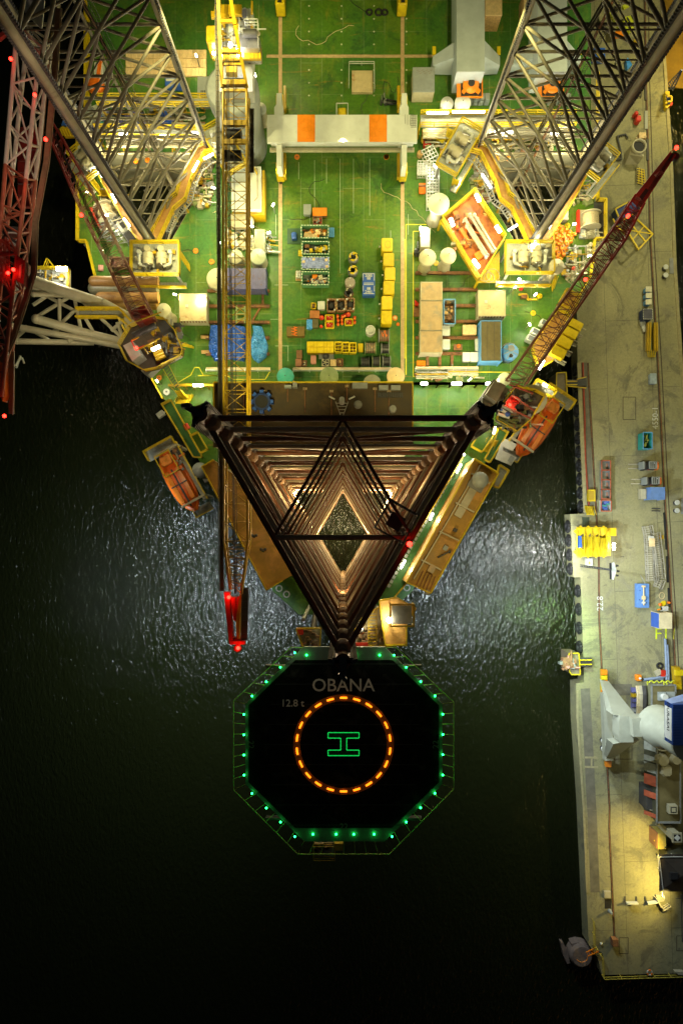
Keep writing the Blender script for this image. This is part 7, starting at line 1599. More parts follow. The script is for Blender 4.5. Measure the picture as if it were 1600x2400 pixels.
for i, (x, y, w_, h_) in enumerate(((655, 1550, 60, 55), (685, 1625, 70, 90))):
    t = thing('red_tank', ('small red pump box on the upper quay', 'shiny red tank just below the small red pump box')[i], 'tank', tuple(Z('Y', x, y, QZ))); s_ = .069 / 5.88 * 1; mb(RED).bev(*rect('Y', x - w_ / 2, y - h_ / 2, x + w_ / 2, y + h_ / 2, 1.3, QZ)[:2], *rect('Y', x - w_ / 2, y - h_ / 2, x + w_ / 2, y + h_ / 2, 1.3, QZ)[2:], QZ + .2, QZ + 1.3, .2).build('tank', t); mb(DGREY).bar(Z('Y', x - 25, y - h_ / 2 - 5, QZ + .8), Z('Y', x + 25, y - h_ / 2 - 5, QZ + .8), .08).build('handle', t)
for i, (x, y) in enumerate(((615, 1240), (670, 1240), (620, 1320), (675, 1320))):
    t = thing('steel_stool', 'small dark square frame on the upper quay, %s of a block of four' % ('upper left', 'upper right', 'lower left', 'lower right')[i], 'frame', tuple(Z('Y', x, y, QZ))); c_ = Z('Y', x, y, QZ)
    for a, b_ in (((-.3, -.4), (.3, -.4)), ((.3, -.4), (.3, .4)), ((.3, .4), (-.3, .4)), ((-.3, .4), (-.3, -.4))): mb(DGREY).bar(c_ + V_((*a, .4)), c_ + V_((*b_, .4)), .1, .1).build('rail', t)
    for sx in (-.3, .3): mb(DGREY).bar(c_ + V_((sx, -.4, 0)), c_ + V_((sx, -.4, .4)), .1).bar(c_ + V_((sx, .4, 0)), c_ + V_((sx, .4, .4)), .1).build('leg_pair', t)
t = thing('scaffold_tower_pieces', 'cream stack of scaffold frames above the concrete block', 'scaffold', tuple(Z('Y', 730, 1860, QZ)))
for k in range(7): mb((WOODP, CREAM, BROWN)[k % 3]).bar(Z('Y', 640 + 14 * k, 1900 - 5 * k, QZ + .3 + .1 * k), Z('Y', 770 + 3 * k, 1950 - 12 * k, QZ + .3 + .1 * k), .12).build('frame_piece', t)
qcrate('timber_box', 'cream timber box beside the scaffold frames', 'box', 'Y', (690, 1825, 780, 1900), .9, WOOD, WOODP, battens=3)
t = thing('yellow_excavator', 'lime yellow lattice machine on the quay seen through the upper right leg', 'machine', tuple(Z('Y', 540, 290, QZ)))
LIME = mat('lime_yellow_paint', (.5, .55, .03), .45, var=.2)
mb(LIME).prism(poly([px('Y', *p) for p in ((480, 240), (600, 200), (650, 320), (560, 430), (500, 400))], 5), QZ + .3, QZ + 2).build('body', t); mb(LIME).bar(Z('Y', 290, 180, 6), Z('Y', 430, 400, 6), .5).bar(Z('Y', 430, 400, 6), Z('Y', 500, 300, 6), .5).bar(Z('Y', 460, 110, 6), Z('Y', 590, 40, 6), .5).build('arm', t); mb(ORG2).bar(Z('Y', 350, 480, 5), Z('Y', 470, 480, 5), .8, .6).build('bucket', t); mb(DGREY).bar(Z('Y', 580, 210, 5.2), Z('Y', 640, 310, 5.2), .15).bar(Z('Y', 520, 240, 5.2), Z('Y', 590, 360, 5.2), .15).build('track', t)
tag(mb(TARPL).prism(poly([px('Y', *p) for p in ((515, 820), (535, 780), (600, 880), (530, 945))], 4), QZ, QZ + .8).build('blue_tarp_bundle'), 'light blue bundle on the quay behind the right leg lattice', 'bundle')
tag(mb(BLUE).box(Z('Y', 120, 770, 4), (1.8, 1.6, 1.4)).m(YEL).bar(Z('Y', 90, 720, 4.8), Z('Y', 150, 800, 4.8), .12).build('blue_skip'), 'dark blue skip with yellow bar behind the right leg near the hull', 'skip')
tag(mb(OLIVE).bev(*rect('Y', 608, 550, 665, 605, .9, QZ)[:2], *rect('Y', 608, 550, 665, 605, .9, QZ)[2:], QZ, QZ + .9).m(YEL2).box(Z('Y', 636, 570, 4), (.7, .5, .2)).build('olive_case'), 'small olive case on the top right quay', 'case')
m_ = mb(BLK).path([Z('Y', 390 + 50 * cos(k * .7) * (1 - k * .03), 890 + 55 * sin(k * .7), QZ + .06) for k in range(20)], .04, 4); tag(m_.build('loose_cable'), 'loose thin cable loops on the quay behind the right leg', 'cable')
# yellow lattice cage (shadow caster) under red boom
t = thing('yellow_lattice_cage', 'yellow lattice cage lying on the quay under the red boom', 'cage', tuple(Z('I', 790, 980, QZ)))
q_ = [px('I', *p) for p in ((655, 935), (740, 830), (895, 975), (765, 1115))]
for z in (QZ + .3, QZ + 2.4, QZ + 4.2):
    m_ = mb(YEL); v = [P(*p, z) for p in q_]
    for i in range(4): m_.bar(v[i], v[(i + 1) % 4], .2)
    m_.build('ring_frame', t)
m_ = mb(YEL)
for p_ in q_: m_.bar(P(*p_, QZ), P(*P2 if False else p_, QZ + 4.3), .18)
v = [P(*p, QZ + 4.2) for p in q_]
m_.bar(v[0].lerp(v[1], .5), v[2].lerp(v[3], .5), .15); m_.bar(v[1].lerp(v[2], .5), v[3].lerp(v[0], .5), .15); m_.bar(v[0], v[2], .12); m_.build('cross_brace', t)
t = thing('yellow_framed_skip', 'yellow framed dark skip under the red boom left of the lattice cage', 'skip', tuple(Z('I', 640, 760, QZ)))
q_ = [px('I', *p) for p in ((552, 745), (720, 655), (800, 740), (600, 860))]
mb(NBLUE).prism(poly(q_, 5), QZ + .2, QZ + 2).build('body', t); m_ = mb(YEL); v = [P(*p, QZ + 2.1) for p in q_]
for i in range(4): m_.bar(v[i], v[(i + 1) % 4], .2)
m_.bar(Z('I', 530, 835, 5), Z('I', 560, 900, 5), .2); m_.bar(Z('I', 560, 900, 5), Z('I', 650, 980, 5), .25); m_.build('frame', t)
t = thing('striped_lattice_section', 'yellow and black lattice section on the quay left of the red boom', 'lattice', tuple(Z('I', 790, 440, QZ)))
for k in range(6): mb(YEL if k % 2 else DGREY).bar(Z('I', 760 + k * 11, 360 + k * 5, QZ + .6), Z('I', 750 + k * 16, 500 + k * 8, QZ + .6), .12).build('rail', t)
for k in range(7): mb(YEL).bar(Z('I', 752, 370 + k * 22, QZ + .7), Z('I', 815 + k * 4, 385 + k * 24, QZ + .7), .1).build('rung', t)
# white cap drums, boxes etc
for i in range(3): qcrate('white_topped_unit', 'white topped blue sided unit, %s of three near the long yellow trough' % ('upper', 'middle', 'lower')[i], 'unit', 'I', (833, 1456 + 59 * i, 886, 1502 + 59 * i), 1.2, LBLUE, mat('pale_lid', (.6, .58, .42), .5), bev=.15)
t = qcrate('navy_box', 'navy blue lidded box with white dashed edge between white units and yellow trough', 'box', 'I', (806, 1661, 893, 1758), 1.6, NBLUE, mat('dark_slate_lid', (.07, .07, .09), .5))
m_ = mb(WHT); x0, y0, x1, y1 = rect('I', 808, 1663, 891, 1756, 1.6, QZ)
for k in range(6):
    f = (k + .5) / 6
    for p_, d_ in (((x0, y0 + (y1 - y0) * f), (.08, .15)), ((x1, y0 + (y1 - y0) * f), (.08, .15)), ((x0 + (x1 - x0) * f, y0), (.15, .08)), ((x0 + (x1 - x0) * f, y1), (.15, .08))): m_.box((*p_, QZ + 1.64), (*d_, .06))
m_.build('dashed_edge', t)
t = thing('yellow_trough', 'long yellow U-shaped steel trough on the quay beside the crane rail', 'trough', tuple(Z('I', 885, 1930, QZ)))
for x in (850, 870, 908, 928): mb(YEL2).bar(Z('I', x, 1790, QZ + 1), Z('I', x + (3 if x > 890 else -8), 2050, QZ + 1), .25, .6).build('side_wall', t)
mb(OLIVE).bb(*rect('I', 868, 1790, 912, 2050, .3, QZ)[:2], *rect('I', 868, 1790, 912, 2050, .3, QZ)[2:], QZ, QZ + .3).build('trough_floor', t)
for k in range(5): mb(YEL).bar(Z('I', 845 + 20 * k, 2040, QZ + 1), Z('I', 855 + 14 * k, 2105, QZ + .4), .14).build('end_claw', t)
tag(mb(WHT).box(Z('I', 810, 1815, QZ + .3), (.8, 2.0, .3), R(20)).build('white_signboard'), 'tilted white board leaning against the long yellow trough', 'board')
for i in range(2): qcrate('pale_blue_box', '%s pale blue box on the middle quay against the rail' % ('upper', 'lower')[i], 'box', 'J', (808 + i, 92 + 44 * i, 858 + i * 2, 134 + 44 * i), .9, mat('powder_blue', (.3, .38, .45), .5), mat('powder_blue', (.3, .38, .45)))
t = openbox('teal_skip', 'open teal skip on the middle quay casting a shadow upwards', 'skip', 'J', (745, 592, 821, 732), 2.0, mat('teal_skip_paint', (.02, .33, .32), .45, var=.2), [mat('moss_contents', (.25, .28, .06), .8)], LBLUE, zb=QZ, n=20, smax=.6, dashed=False)
def forklift(label, s_, x, y, rz=0):
    t = thing('forklift', label, 'forklift', (0, 0, 0), 'forklifts on the quay')
    mb(DGREY).bev(-1.1, -.65, 1.0, .65, .3, 1.2).build('chassis', t); mb(ORG).bev(.7, -.68, 1.45, .68, .35, 1.3, .2).build('counterweight', t)
    m_ = mb(mat('cab_roof_grey', (.2, .22, .22), .5)).bb(-.6, -.6, .7, .6, 2.05, 2.15); m_.m(BLK)
    for x_ in (-.3, 0, .3): m_.bb(x_ - .06, -.5, x_ + .06, .5, 2.15, 2.18)
    m_.build('cab_roof', t)
    for sx in (-.6, .7):
        for sy in (-.6, .6): mb(DGREY).bar((sx, sy, 1.1), (sx, sy, 2.1), .08).build('roof_pillar', t)
    for sx, sy in ((-.9, -.6), (-.9, .6), (1.0, -.55), (1.0, .55)): mb(BLK).tube((sx, sy - .12, .35), (sx, sy + .12, .35), .35, 14).build('wheel', t)
    fm_ = mb(LGREY).bb(-1.4, -.6, -1.25, .6, .1, 2.0).m(DGREY).bb(-1.25, -.35, -1.15, .35, .1, 2.3).build('mast', t)
    for sy in (-.35, .35): mb(STEEL).bb(-3.1, sy - .07, -1.4, sy + .07, .1, .18).build('fork', fm_)
    mb(RED).box((-.2, -.66, 1.0), (.3, .03, .2)).m(WHT).ball((.2, .3, 2.3), .08, 6).build('marker_light', t)
    p_ = Z(s_, x, y, QZ + 1.5); t.location = (p_.x, p_.y, QZ); t.rotation_euler.z = rz; return t
forklift('upper forklift with orange counterweight, forks pointing left', 'J', 812, 872); forklift('lower forklift with orange counterweight, just above the blue container', 'J', 835, 1003)
t, b4 = cont('light blue corrugated container with a pale end below the forklifts', 'J', (812, 1060, 926, 1158), 2.4, mat('container_mid_blue', (.12, .24, .55), .45, var=.15), MATS['container_mid_blue'], zb=QZ, corr='x')
m_ = mb(MATS['container_mid_blue']); x0, y0, x1, y1 = b4
for k in range(8): m_.bb(x0 + .1, y0 + .1 + (y1 - y0) * k / 8, x1 - .1, y0 + .25 + (y1 - y0) * k / 8, QZ + 2.4, QZ + 2.45)
m_.build('roof_rib', t); mb(CREAM).bb(x0 - 1.0, y0 + .1, x0 - .05, y1 - .1, QZ + .05, QZ + .9).build('open_end_tray', t)
m_ = mb(DGREY)
for y in (1237, 1257): tag(mb(DGREY).bar(Z('J', 818, y, QZ + .1), Z('J', 890, y + 1, QZ + .1), .16, .16).build('loose_fork'), '%s of two dark loose bars lying on the quay' % ('upper' if y < 1240 else 'lower'), 'bar')
for i in range(5):
    y = 832 + 82 * i; t = openbox('orange_framed_crate', 'orange framed open %s crate, %s in the column of five by the quay edge' % (('grey', 'grey', 'grey', 'grey', 'blue')[i], ('first', 'second', 'third', 'fourth', 'fifth')[i]), 'crate', 'J', (393, y, 468, y + 78) if i < 4 else (388, 1168, 474, 1260), .9, GREY if i < 4 else WHT, [GREY] if i < 4 else [BLUE, BLUE, TEAL], mat('orange_red_frame', (.45, .1, .05), .5), zb=QZ, n=0 if i < 4 else 14, smax=.9, dashed=False)
    if i < 4: mb(mat('faded_orange_mark', (.4, .2, .12), .7)).box(Z('J', 440, y + 38, QZ + .24), (.35, .6, .04)).build('stencil_mark', t)
# hose, stairs and cabinet at quay edge
m_ = mb(mat('red_hose', (.3, .05, .02), .5)).path([Z('J', *p, QZ + .15) for p in ((235, 0), (240, 200), (252, 500), (250, 600), (258, 850), (272, 1050), (283, 1150), (285, 1210))], .14, 8); tag(m_.build('quay_edge_hose'), 'dark red hose running along the quay edge down to the yellow steps', 'hose')
tag(mb(YEL).box(Z('J', 305, 1128, QZ + .4), (1.1, 1.0 * 1.9, .8)).m(YEL2).box(Z('J', 305, 1128, QZ + .85), (.8, 1.4, .1)).build('yellow_locker'), 'tall narrow yellow locker at the quay edge above the yellow steps', 'locker')
m_ = mb(YEL).stairs(Z('J', 280, 1220, QZ + .3), Z('J', 300, 1290, QZ + 1.6), 1.1, 9); tag(m_.build('quay_steps'), 'small yellow railed steps at the notch in the quay edge', 'steps')
m_ = mb(mat('dark_green_mat', (.05, .07, .04), .8)).bb(*rect('J', 230, 1310, 290, 1392, .05, QZ)[:2], *rect('J', 230, 1310, 290, 1392, .05, QZ)[2:], QZ, QZ + .05); tag(m_.build('dark_mat'), 'dark green mat on the quay platform above the yellow accommodation stair', 'mat')
# yellow stair tower
t = thing('yellow_stair_tower', 'tall yellow lattice stair tower lying in floodlight at the quay edge', 'stair tower', tuple(Z('J', 330, 1520, QZ)))
for y in (1400, 1640): 
    for zq in (QZ + .5, QZ + 3.4): mb(YEL).bar(Z('J', 185, y + 2, zq), Z('J', 435, y, zq), .18).build('side_rail', t)
for k in range(5): mb(YEL).bar(Z('J', 185 + 62 * k, 1398, QZ + 3.4), Z('J', 185 + 62 * k, 1640, QZ + 3.4), .14).bar(Z('J', 185 + 62 * k, 1398, QZ), Z('J', 185 + 62 * k, 1398, QZ + 3.4), .14).bar(Z('J', 185 + 62 * k, 1640, QZ), Z('J', 185 + 62 * k, 1640, QZ + 3.4), .14).build('cross_frame', t)
for k in range(3):
    a, b_ = Z('J', 250 + 60 * k, 1480, QZ + 1 + .9 * k), Z('J', 250 + 60 * k, 1580, QZ + 1.9 + .9 * k); mb(YEL).stairs(a, b_, 1.9, 9).build('stair_flight', t)
for k in range(4):
    for y, s2 in ((1430, 1), (1608, -1)): c_ = Z('J', 200 + 65 * k, y, QZ + 2.6); mb(mat('bright_yellow_panel', (.75, .5, .01), .4, var=.15)).add([c_ + V_((-1, 0, .5)), c_ + V_((0, .9 * s2, .9)), c_ + V_((1, .1, .4)), c_ + V_((0, -.9 * s2, .2)), c_ + V_((-1, 0, .4)), c_ + V_((0, .9 * s2, .8)), c_ + V_((1, .1, .3)), c_ + V_((0, -.9 * s2, .1))], [(3, 2, 1, 0), (0, 1, 2, 3), (4, 5, 6, 7), (7, 6, 5, 4)]).build('landing_panel', t)
m_ = mb(MATS['bright_yellow_panel']).bb(*rect('J', 430, 1402, 518, 1470, 2.6, QZ)[:2], *rect('J', 430, 1402, 518, 1470, 2.6, QZ)[2:], QZ, QZ + 2.6); m_.build('end_box', t); mb(MATS['bright_yellow_panel']).bb(*rect('J', 435, 1475, 470, 1640, 2, QZ)[:2], *rect('J', 435, 1475, 470, 1640, 2, QZ)[2:], QZ, QZ + 2).build('end_box', t); mb(BLUE).bar(Z('J', 205, 1470, 6), Z('J', 210, 1570, 6), .5, .5).build('blue_roller', t)
mb(LAMPB).box(Z('J', 497, 1560, QZ + 3.2), (.3, 1.0, .3)).build('floodlight', t)
# light mast truck arm
t = thing('lighting_mast', 'black lattice lighting mast ending in a black and white fan of lamps', 'lighting mast', tuple(Z('J', 230, 1720, QZ)))
for dy in (-8, 8): mb(DGREY).bar(Z('J', 215, 1722 + dy, QZ + 2), Z('J', 470, 1757 + dy * .5, QZ + 9), .12).build('mast_chord', t)
for k in range(12): f = k / 12; mb(DGREY).bar(Z('J', 215 + 255 * f, 1714 + 36 * f, QZ + 2 + 7 * f), Z('J', 235 + 255 * f, 1730 + 33 * f, QZ + 2 + 7 * f), .1).build('mast_rung', t)
m_ = mb(WHT).prism(poly([px('J', *p) for p in ((478, 1700), (500, 1692), (520, 1765), (495, 1842), (475, 1835))], 11), 10.7, 11); m_.build('lamp_panel', t); mb(BLK).prism(poly([px('J', *p) for p in ((463, 1700), (476, 1698), (475, 1838), (466, 1838))], 11), 10.8, 11.1).build('back_frame', t)
for k, (x, y) in enumerate(((527, 1722), (535, 1768), (527, 1805))): mb(BLK).prism(poly([px('J', *p) for p in ((x - 10, y - 9), (x + 8, y - 6), (x + 9, y + 7), (x - 8, y + 10))], 11), 10.8, 11.1).build('lamp_head', t)
tag(mb(WHT).bb(*rect('J', 263, 1662, 318, 1722, .6, QZ)[:2], *rect('J', 263, 1662, 318, 1722, .6, QZ)[2:], QZ, QZ + .6).m(YEL).box(Z('J', 291, 1700, QZ + .62), (.5, .12, .04)).box(Z('J', 291, 1700, QZ + .63), (.12, .5, .04)).build('first_aid_box'), 'white box with a yellow cross on the quay platform', 'box')
# gangways
def gang(label, pts, w_):
    t = thing('aluminium_gangway', label, 'gangway', tuple(Z('d', *pts[0], QZ)))
    v = [Z('d', *p, QZ + 1.0) for p in pts]
    for side in (-1, 1):
        m_ = mb(mat('gangway_alloy', (.42, .4, .33), .4, metal=.3))
        for a, b_ in zip(v, v[1:]):
            d = (b_ - a).normalized(); n_ = V_((-d.y, d.x, 0)) * w_ / 2 * side
            m_.bar(a + n_, b_ + n_, .1, .12); m_.bar(a + n_ - V_((0, 0, .85)), b_ + n_ - V_((0, 0, .85)), .12, .2); k = int((b_ - a).length / .7)
            for i in range(k + 1): q2 = a.lerp(b_, i / max(1, k)); m_.bar(q2 + n_, q2 + n_ - V_((0, 0, .9)), .06)
        m_.build('handrail', t)
    m_ = mb(mat('gangway_tread', (.4, .38, .28), .6))
    for a, b_ in zip(v, v[1:]):
        d = (b_ - a).normalized(); k = int((b_ - a).length / .35); rz = math.atan2(d.y, d.x)
        for i in range(k): m_.box(a.lerp(b_, (i + .5) / k) - V_((0, 0, .85)), (.25, w_, .06), rz)
    m_.build('treads', t); return t
g1 = gang('left of two long aluminium gangways lying along the quay', ((985, 375), (1020, 560), (1055, 1300)), 1.25); mb(BANNER).box(Z('d', 1030, 580, 4.3), (.9, .7, .1)).m(WOODP).box(Z('d', 1045, 650, 4.3), (.9, 1.3, .12)).build('gangway_box', g1)
gang('right of two long aluminium gangways, bent at its lower end', ((1125, 490), (1190, 1000), (1215, 1270), (1160, 1410)), 1.1)
tag(mb(YEL2).bb(*rect('d', 1160, 530, 1240, 595, .2, QZ)[:2], *rect('d', 1160, 530, 1240, 595, .2, QZ)[2:], QZ, QZ + .2).m(RUST).box(Z('d', 1190, 560, QZ + .22), (.3, .5, .05)).build('yellow_plate'), 'square yellow plate right of the gangways', 'plate')
t = thing('blue_equipment_skid', 'flat blue equipment skid with a brass coloured valve line along its middle', 'skid', tuple(Z('d', 900, 1540, QZ)))
x0, y0, x1, y1 = rect('d', 800, 1342, 1000, 1745, 1.1, QZ); SK = mat('skid_blue', (.1, .22, .5), .45, var=.12); mb(SK).bev(x0, y0, x1, y1, QZ + .1, QZ + 1.1, .08).build('skid', t)
for y in (1400, 1690): mb(SK).box(Z('d', 795, y, QZ + .7), (.4, .7, .5)).build('side_lug', t)
mb(BEIGE).path([Z('d', 905, 1375, QZ + 1.3), Z('d', 908, 1700, QZ + 1.3)], .1, 8).build('valve_line', t)
for y in (1385, 1560, 1590, 1655): mb(BEIGE if y < 1600 else WHT).box(Z('d', 905, y, QZ + 1.35), (.5, .28, .3)).build('valve', t)
m_ = mb(BLK)
for x, y in ((845, 1450), (838, 1608), (950, 1605), (950, 1658)): m_ = mb(NBLUE).cyl(Z('d', x, y, QZ + 1.1), .09, .03, 8); m_.build('socket', t)
tag(mb(GREY).bar(Z('d', 855, 1200, QZ + .5), Z('d', 930, 1340, QZ + 1.2), .08).build('tow_bar'), 'thin grey bar leaning up to the blue skid', 'bar')
tag(mb(DGREY).bar(Z('d', 940, 1115, QZ + .1), Z('d', 962, 1195, QZ + .1), .25, .1).build('dark_plank'), 'short dark plank left of the lower gangway', 'plank')
m_ = mb(YEL).prism(poly([px('d', *p) for p in ((1195, 1640), (1245, 1620), (1262, 1670), (1215, 1722), (1180, 1700))], QZ), QZ, QZ + .4); m_.m(ORG).ball(Z('d', 1180, 1690, QZ + .4), .28); tag(m_.build('yellow_bag'), 'bright yellow bag with orange float beside the blue and cream container', 'bag')
tag(mb(ORG).cyl(Z('d', 1320, 1655, QZ), .25, .6, 10, .1).build('traffic_cone'), 'orange cone at the rail near the bright yellow bag', 'cone')
m_ = mb(BEIGE).path([Z('d', 1210 + 45 * cos(k * .6), 1540 + 55 * sin(k * .6), QZ + .06) for k in range(13)], .04, 5); tag(m_.build('rope_loop'), 'loose pale rope loop on the quay above the yellow bag', 'rope')
tag(mb(OLIVE).box(Z('d', 1160, 1740, QZ + .3), (.7, .9, .4), .4).m(ORG2).box(Z('d', 1160, 1770, QZ + .5), (.5, .2, .2), .3).build('small_pump'), 'small green and orange pump below the yellow bag', 'pump')
tag(mb(BANNER).bb(*rect('d', 1185, 1720, 1318, 1792, .5, QZ)[:2], *rect('d', 1185, 1720, 1318, 1792, .5, QZ)[2:], QZ, QZ + .5).m(BLK).box(Z('d', 1210, 1745, QZ + .52), (.3, .05, .03)).box(Z('d', 1210, 1760, QZ + .52), (.3, .05, .03)).build('white_table'), 'white low table touching the blue and cream container', 'table')
t, b4 = cont('cream roofed container with a blue side wall on the quay', 'd', (1165, 1838, 1372, 2085), 2.7, mat('cream_container', (.6, .52, .32), .5, var=.15, col2=(.4, .35, .05), patch=.62), MATS['cream_container'], zb=QZ, corr='y'); x0, y0, x1, y1 = b4
m_ = mb(MATS['cream_container'])
for k in range(15): m_.bb(x0, y0 + .05 + (y1 - y0) * k / 15, x1, y0 + .18 + (y1 - y0) * k / 15, QZ + 2.7, QZ + 2.75)
m_.build('roof_rib', t); mb(BLUE).bb(x0 - .12, y0, x0 - .06, y1, QZ + .1, QZ + 2.75).build('blue_side_panel', t)
for s_, x, y, lab in (('J', 1015, 1222, 'pair of white capped mooring posts right of the crane rail on the middle quay'), ('K', 466, 1250, 'pair of white capped posts left of the portal crane frame'), ('I', 996, 1330, 'pair of white capped posts right of the crane rail under the red boom')):
    t = thing('twin_bollard', lab, 'bollard', tuple(Z(s_, x, y, QZ)))
    for dy in (-.65, .65): c_ = Z(s_, x, y, QZ) + V_((0, dy, 0)); mb(DGREY).cyl(c_, .35, .7, 12).build('post', t); mb(WHT).cyl(c_ + V_((0, 0, .7)), .42, .12, 14).build('cap', t)
    mb(GREY).bb(Z(s_, x, y, 0).x - .5, Z(s_, x, y, 0).y - 1.3, Z(s_, x, y, 0).x + .4, Z(s_, x, y, 0).y + 1.2, QZ, QZ + .15).build('base_plate', t)
# dolphins / side platforms at the quay
t = thing('mooring_platform', 'dark octagonal ended platform with yellow kerb and bridge at the quay, upper one', 'platform', tuple(Z('J', 50, 180, QZ)))
q_ = [px('J', *p) for p in ((10, 88), (90, 85), (98, 262), (70, 270), (5, 262), (8, 120))]; DP = mat('brown_grey_plate', (.16, .13, .08), .6, var=.25)
mb(DP).prism(poly(q_, 4), -2, 4).build('platform_body', t); edgebar(mb(YEL), q_, 4, .14, .25).build('kerb', t); mb(DGREY).bar(Z('J', 95, 172, 3.9), Z('J', 265, 172, 3.6), 1.0, .2).build('bridge_deck', t)
for a, b_ in (((95, 160), (185, 158)), ((95, 188), (185, 187)), ((185, 140), (262, 122)), ((110, 200), (262, 215))): mb(YEL).bar(Z('J', *a, 4.4), Z('J', *b_, 4.4), .12, .3).build('bridge_rail', t)
mb(DGREY).bb(*rect('J', 205, 128, 262, 205, .6, QZ)[:2], *rect('J', 205, 128, 262, 205, .6, QZ)[2:], QZ, QZ + .4).build('landing_plate', t)
t = thing('mooring_platform', 'brown platform with yellow kerb and a machine beside the quay, lower one', 'platform', tuple(Z('K', 190, 450, QZ)))
q_ = [px('K', *p) for p in ((135, 345), (235, 345), (248, 558), (160, 558), (140, 530))]
mb(DP).prism(poly(q_, 4), -2, 4).build('platform_body', t); edgebar(mb(YEL), q_, 4, .14, .25).build('kerb', t); mb(DGREY).bar(Z('K', 240, 438, 3.9), Z('K', 365, 436, 3.6), 1.5, .2).build('bridge_deck', t)
for y in (415, 460): mb(YEL).bar(Z('K', 240, y, 4.4), Z('K', 365, y - 3, 4.4), .14, .3).build('bridge_rail', t)
clutter(MB(), Z('K', 70, 0, 4).x, Z('K', 190, 0, 4).x, Z('K', 0, 510, 4).y, Z('K', 0, 380, 4).y, 4, 30, [BROWN, PINK, GREY, BROWN], 1.6, 71).build('mooring_machine', t)
t = thing('stone_dolphin', 'dark rounded mooring dolphin in black water at the bottom left corner of the quay', 'dolphin', tuple(Z('L', 270, 1560, 0)))
DD = mat('dim_stone', (.16, .12, .1), .8, var=.3)
mb(DD).lathe(tuple(Z('L', 290, 1600, 2)), [(1.9, -4), (1.9, 0), (1.6, .3)], 20).build('drum', t); mb(DD).prism(poly([px('L', *p) for p in ((60, 1450), (90, 1455), (135, 1540), (165, 1680), (135, 1690), (90, 1600))], 1), -2, 1).build('fender_shield', t); mb(DD).prism(poly([px('L', *p) for p in ((180, 1470), (260, 1450), (320, 1540), (340, 1600), (240, 1640), (200, 1560))], 1.6), -2, 1.6).build('rock_base', t)
m_ = mb(ORG2)
for a, b_ in (((340, 1560), (440, 1515)), ((360, 1605), (480, 1550))): m_.bar(Z('L', *a, 3.5), Z('L', *b_, 3.5), .12)
for k in range(5): m_.bar(Z('L', 345 + 24 * k, 1563 - 11 * k, 3.4), Z('L', 365 + 24 * k, 1600 - 11 * k, 3.4), .08)
m_.build('bridge_rail', t); m_ = mb(ORG2).path([Z('L', 295 + 60 * cos(R(a)), 1625 - 45 * sin(R(a)), 3.3) for a in range(200, 400, 20)], .06, 5); m_.build('curved_rail', t)
# corner rail
m_ = mb(mat('dull_yellow_rail', (.4, .34, .05), .6)).rail([Z('L', *p, QZ) for p in ((405, 1190), (412, 1480), (445, 1490))], r=.05, kick=False); m_.rail([Z('L', *p, QZ) for p in ((470, 1555), (500, 1560), (515, 1800))], r=.05, kick=False); m_.rail([Z('L', *p, QZ) for p in ((515, 1812), (900, 1800), (1420, 1785))], r=.05, kick=False, step=2.4); tag(m_.build('quay_end_rail'), 'dull yellow handrail around the bottom left corner of the quay', 'railing')
c_ = Z('L', 1040, 1785, QZ + .8)
m_ = MB()
for k in range(12): m_.m(ORG if (k // 2) % 2 else WHT).tube(c_ + V_((.4 * cos(k * .5236), .4 * sin(k * .5236), 0)), c_ + V_((.4 * cos(k * .5236 + .5236), .4 * sin(k * .5236 + .5236), 0)), .12, 6)
tag(m_.build('life_buoy'), 'orange and white life buoy on the rail at the bottom end of the quay', 'life buoy')
for i, (x, y, w_, rz) in enumerate(((828, 993, 120, 0), (1055, 985, 120, 8))):
    t = thing('road_barrier', 'white striped road barrier on the lower quay, %s' % ('left one', 'right one by the dark roofed building')[i], 'barrier', (0, 0, 0)); mb(WHT).bb(-.9, -.12, .9, .12, .35, 1.0).build('board', t)
    for k in range(5): mb(RED if i == 0 else BLK).bb(-.75 + k * .35, -.15, -.6 + k * .35, -.121, .5, .9).build('stripe', t)
    for sx in (-.9, .9): mb(DGREY).bb(sx - .12, -.1, sx + .12, .75, 0, .12).build('foot', t)
    place(t, Z('L', x, y, QZ), R(rz)); t.location.z = QZ
tag(mb(CREAM).bb(*rect('L', 543, 893, 612, 962, .4, QZ)[:2], *rect('L', 543, 893, 612, 962, .4, QZ)[2:], QZ, QZ + .4).build('square_slab'), 'small square cream slab on the quay left of the crane rail', 'slab'); tag(mb(mat('dark_pit', (.015, .013, .01), .8)).bb(*rect('L', 545, 975, 618, 1080, .02, QZ)[:2], *rect('L', 545, 975, 618, 1080, .02, QZ)[2:], QZ, QZ + .02).build('pit_cover'), 'black rectangular pit cover below the square cream slab', 'cover')
tag(mb(LGREY).cyl(Z('L', 597, 1100, QZ), .3, 1.0, 12, .2).build('marker_post'), 'short grey marker post beside the black pit cover', 'post'); tag(mb(WHT).ball(Z('L', 508, 1466, QZ + .2), .2, 10).build('white_ball'), 'small white ball on the dark quay near its lower left corner', 'ball')
tag(mb(RUST).box(Z('L', 652, 1440, QZ + .5), (.9, 1.1, 1.0)).build('rail_buffer'), 'rusty buffer block at the lower end of the left crane rail', 'buffer')
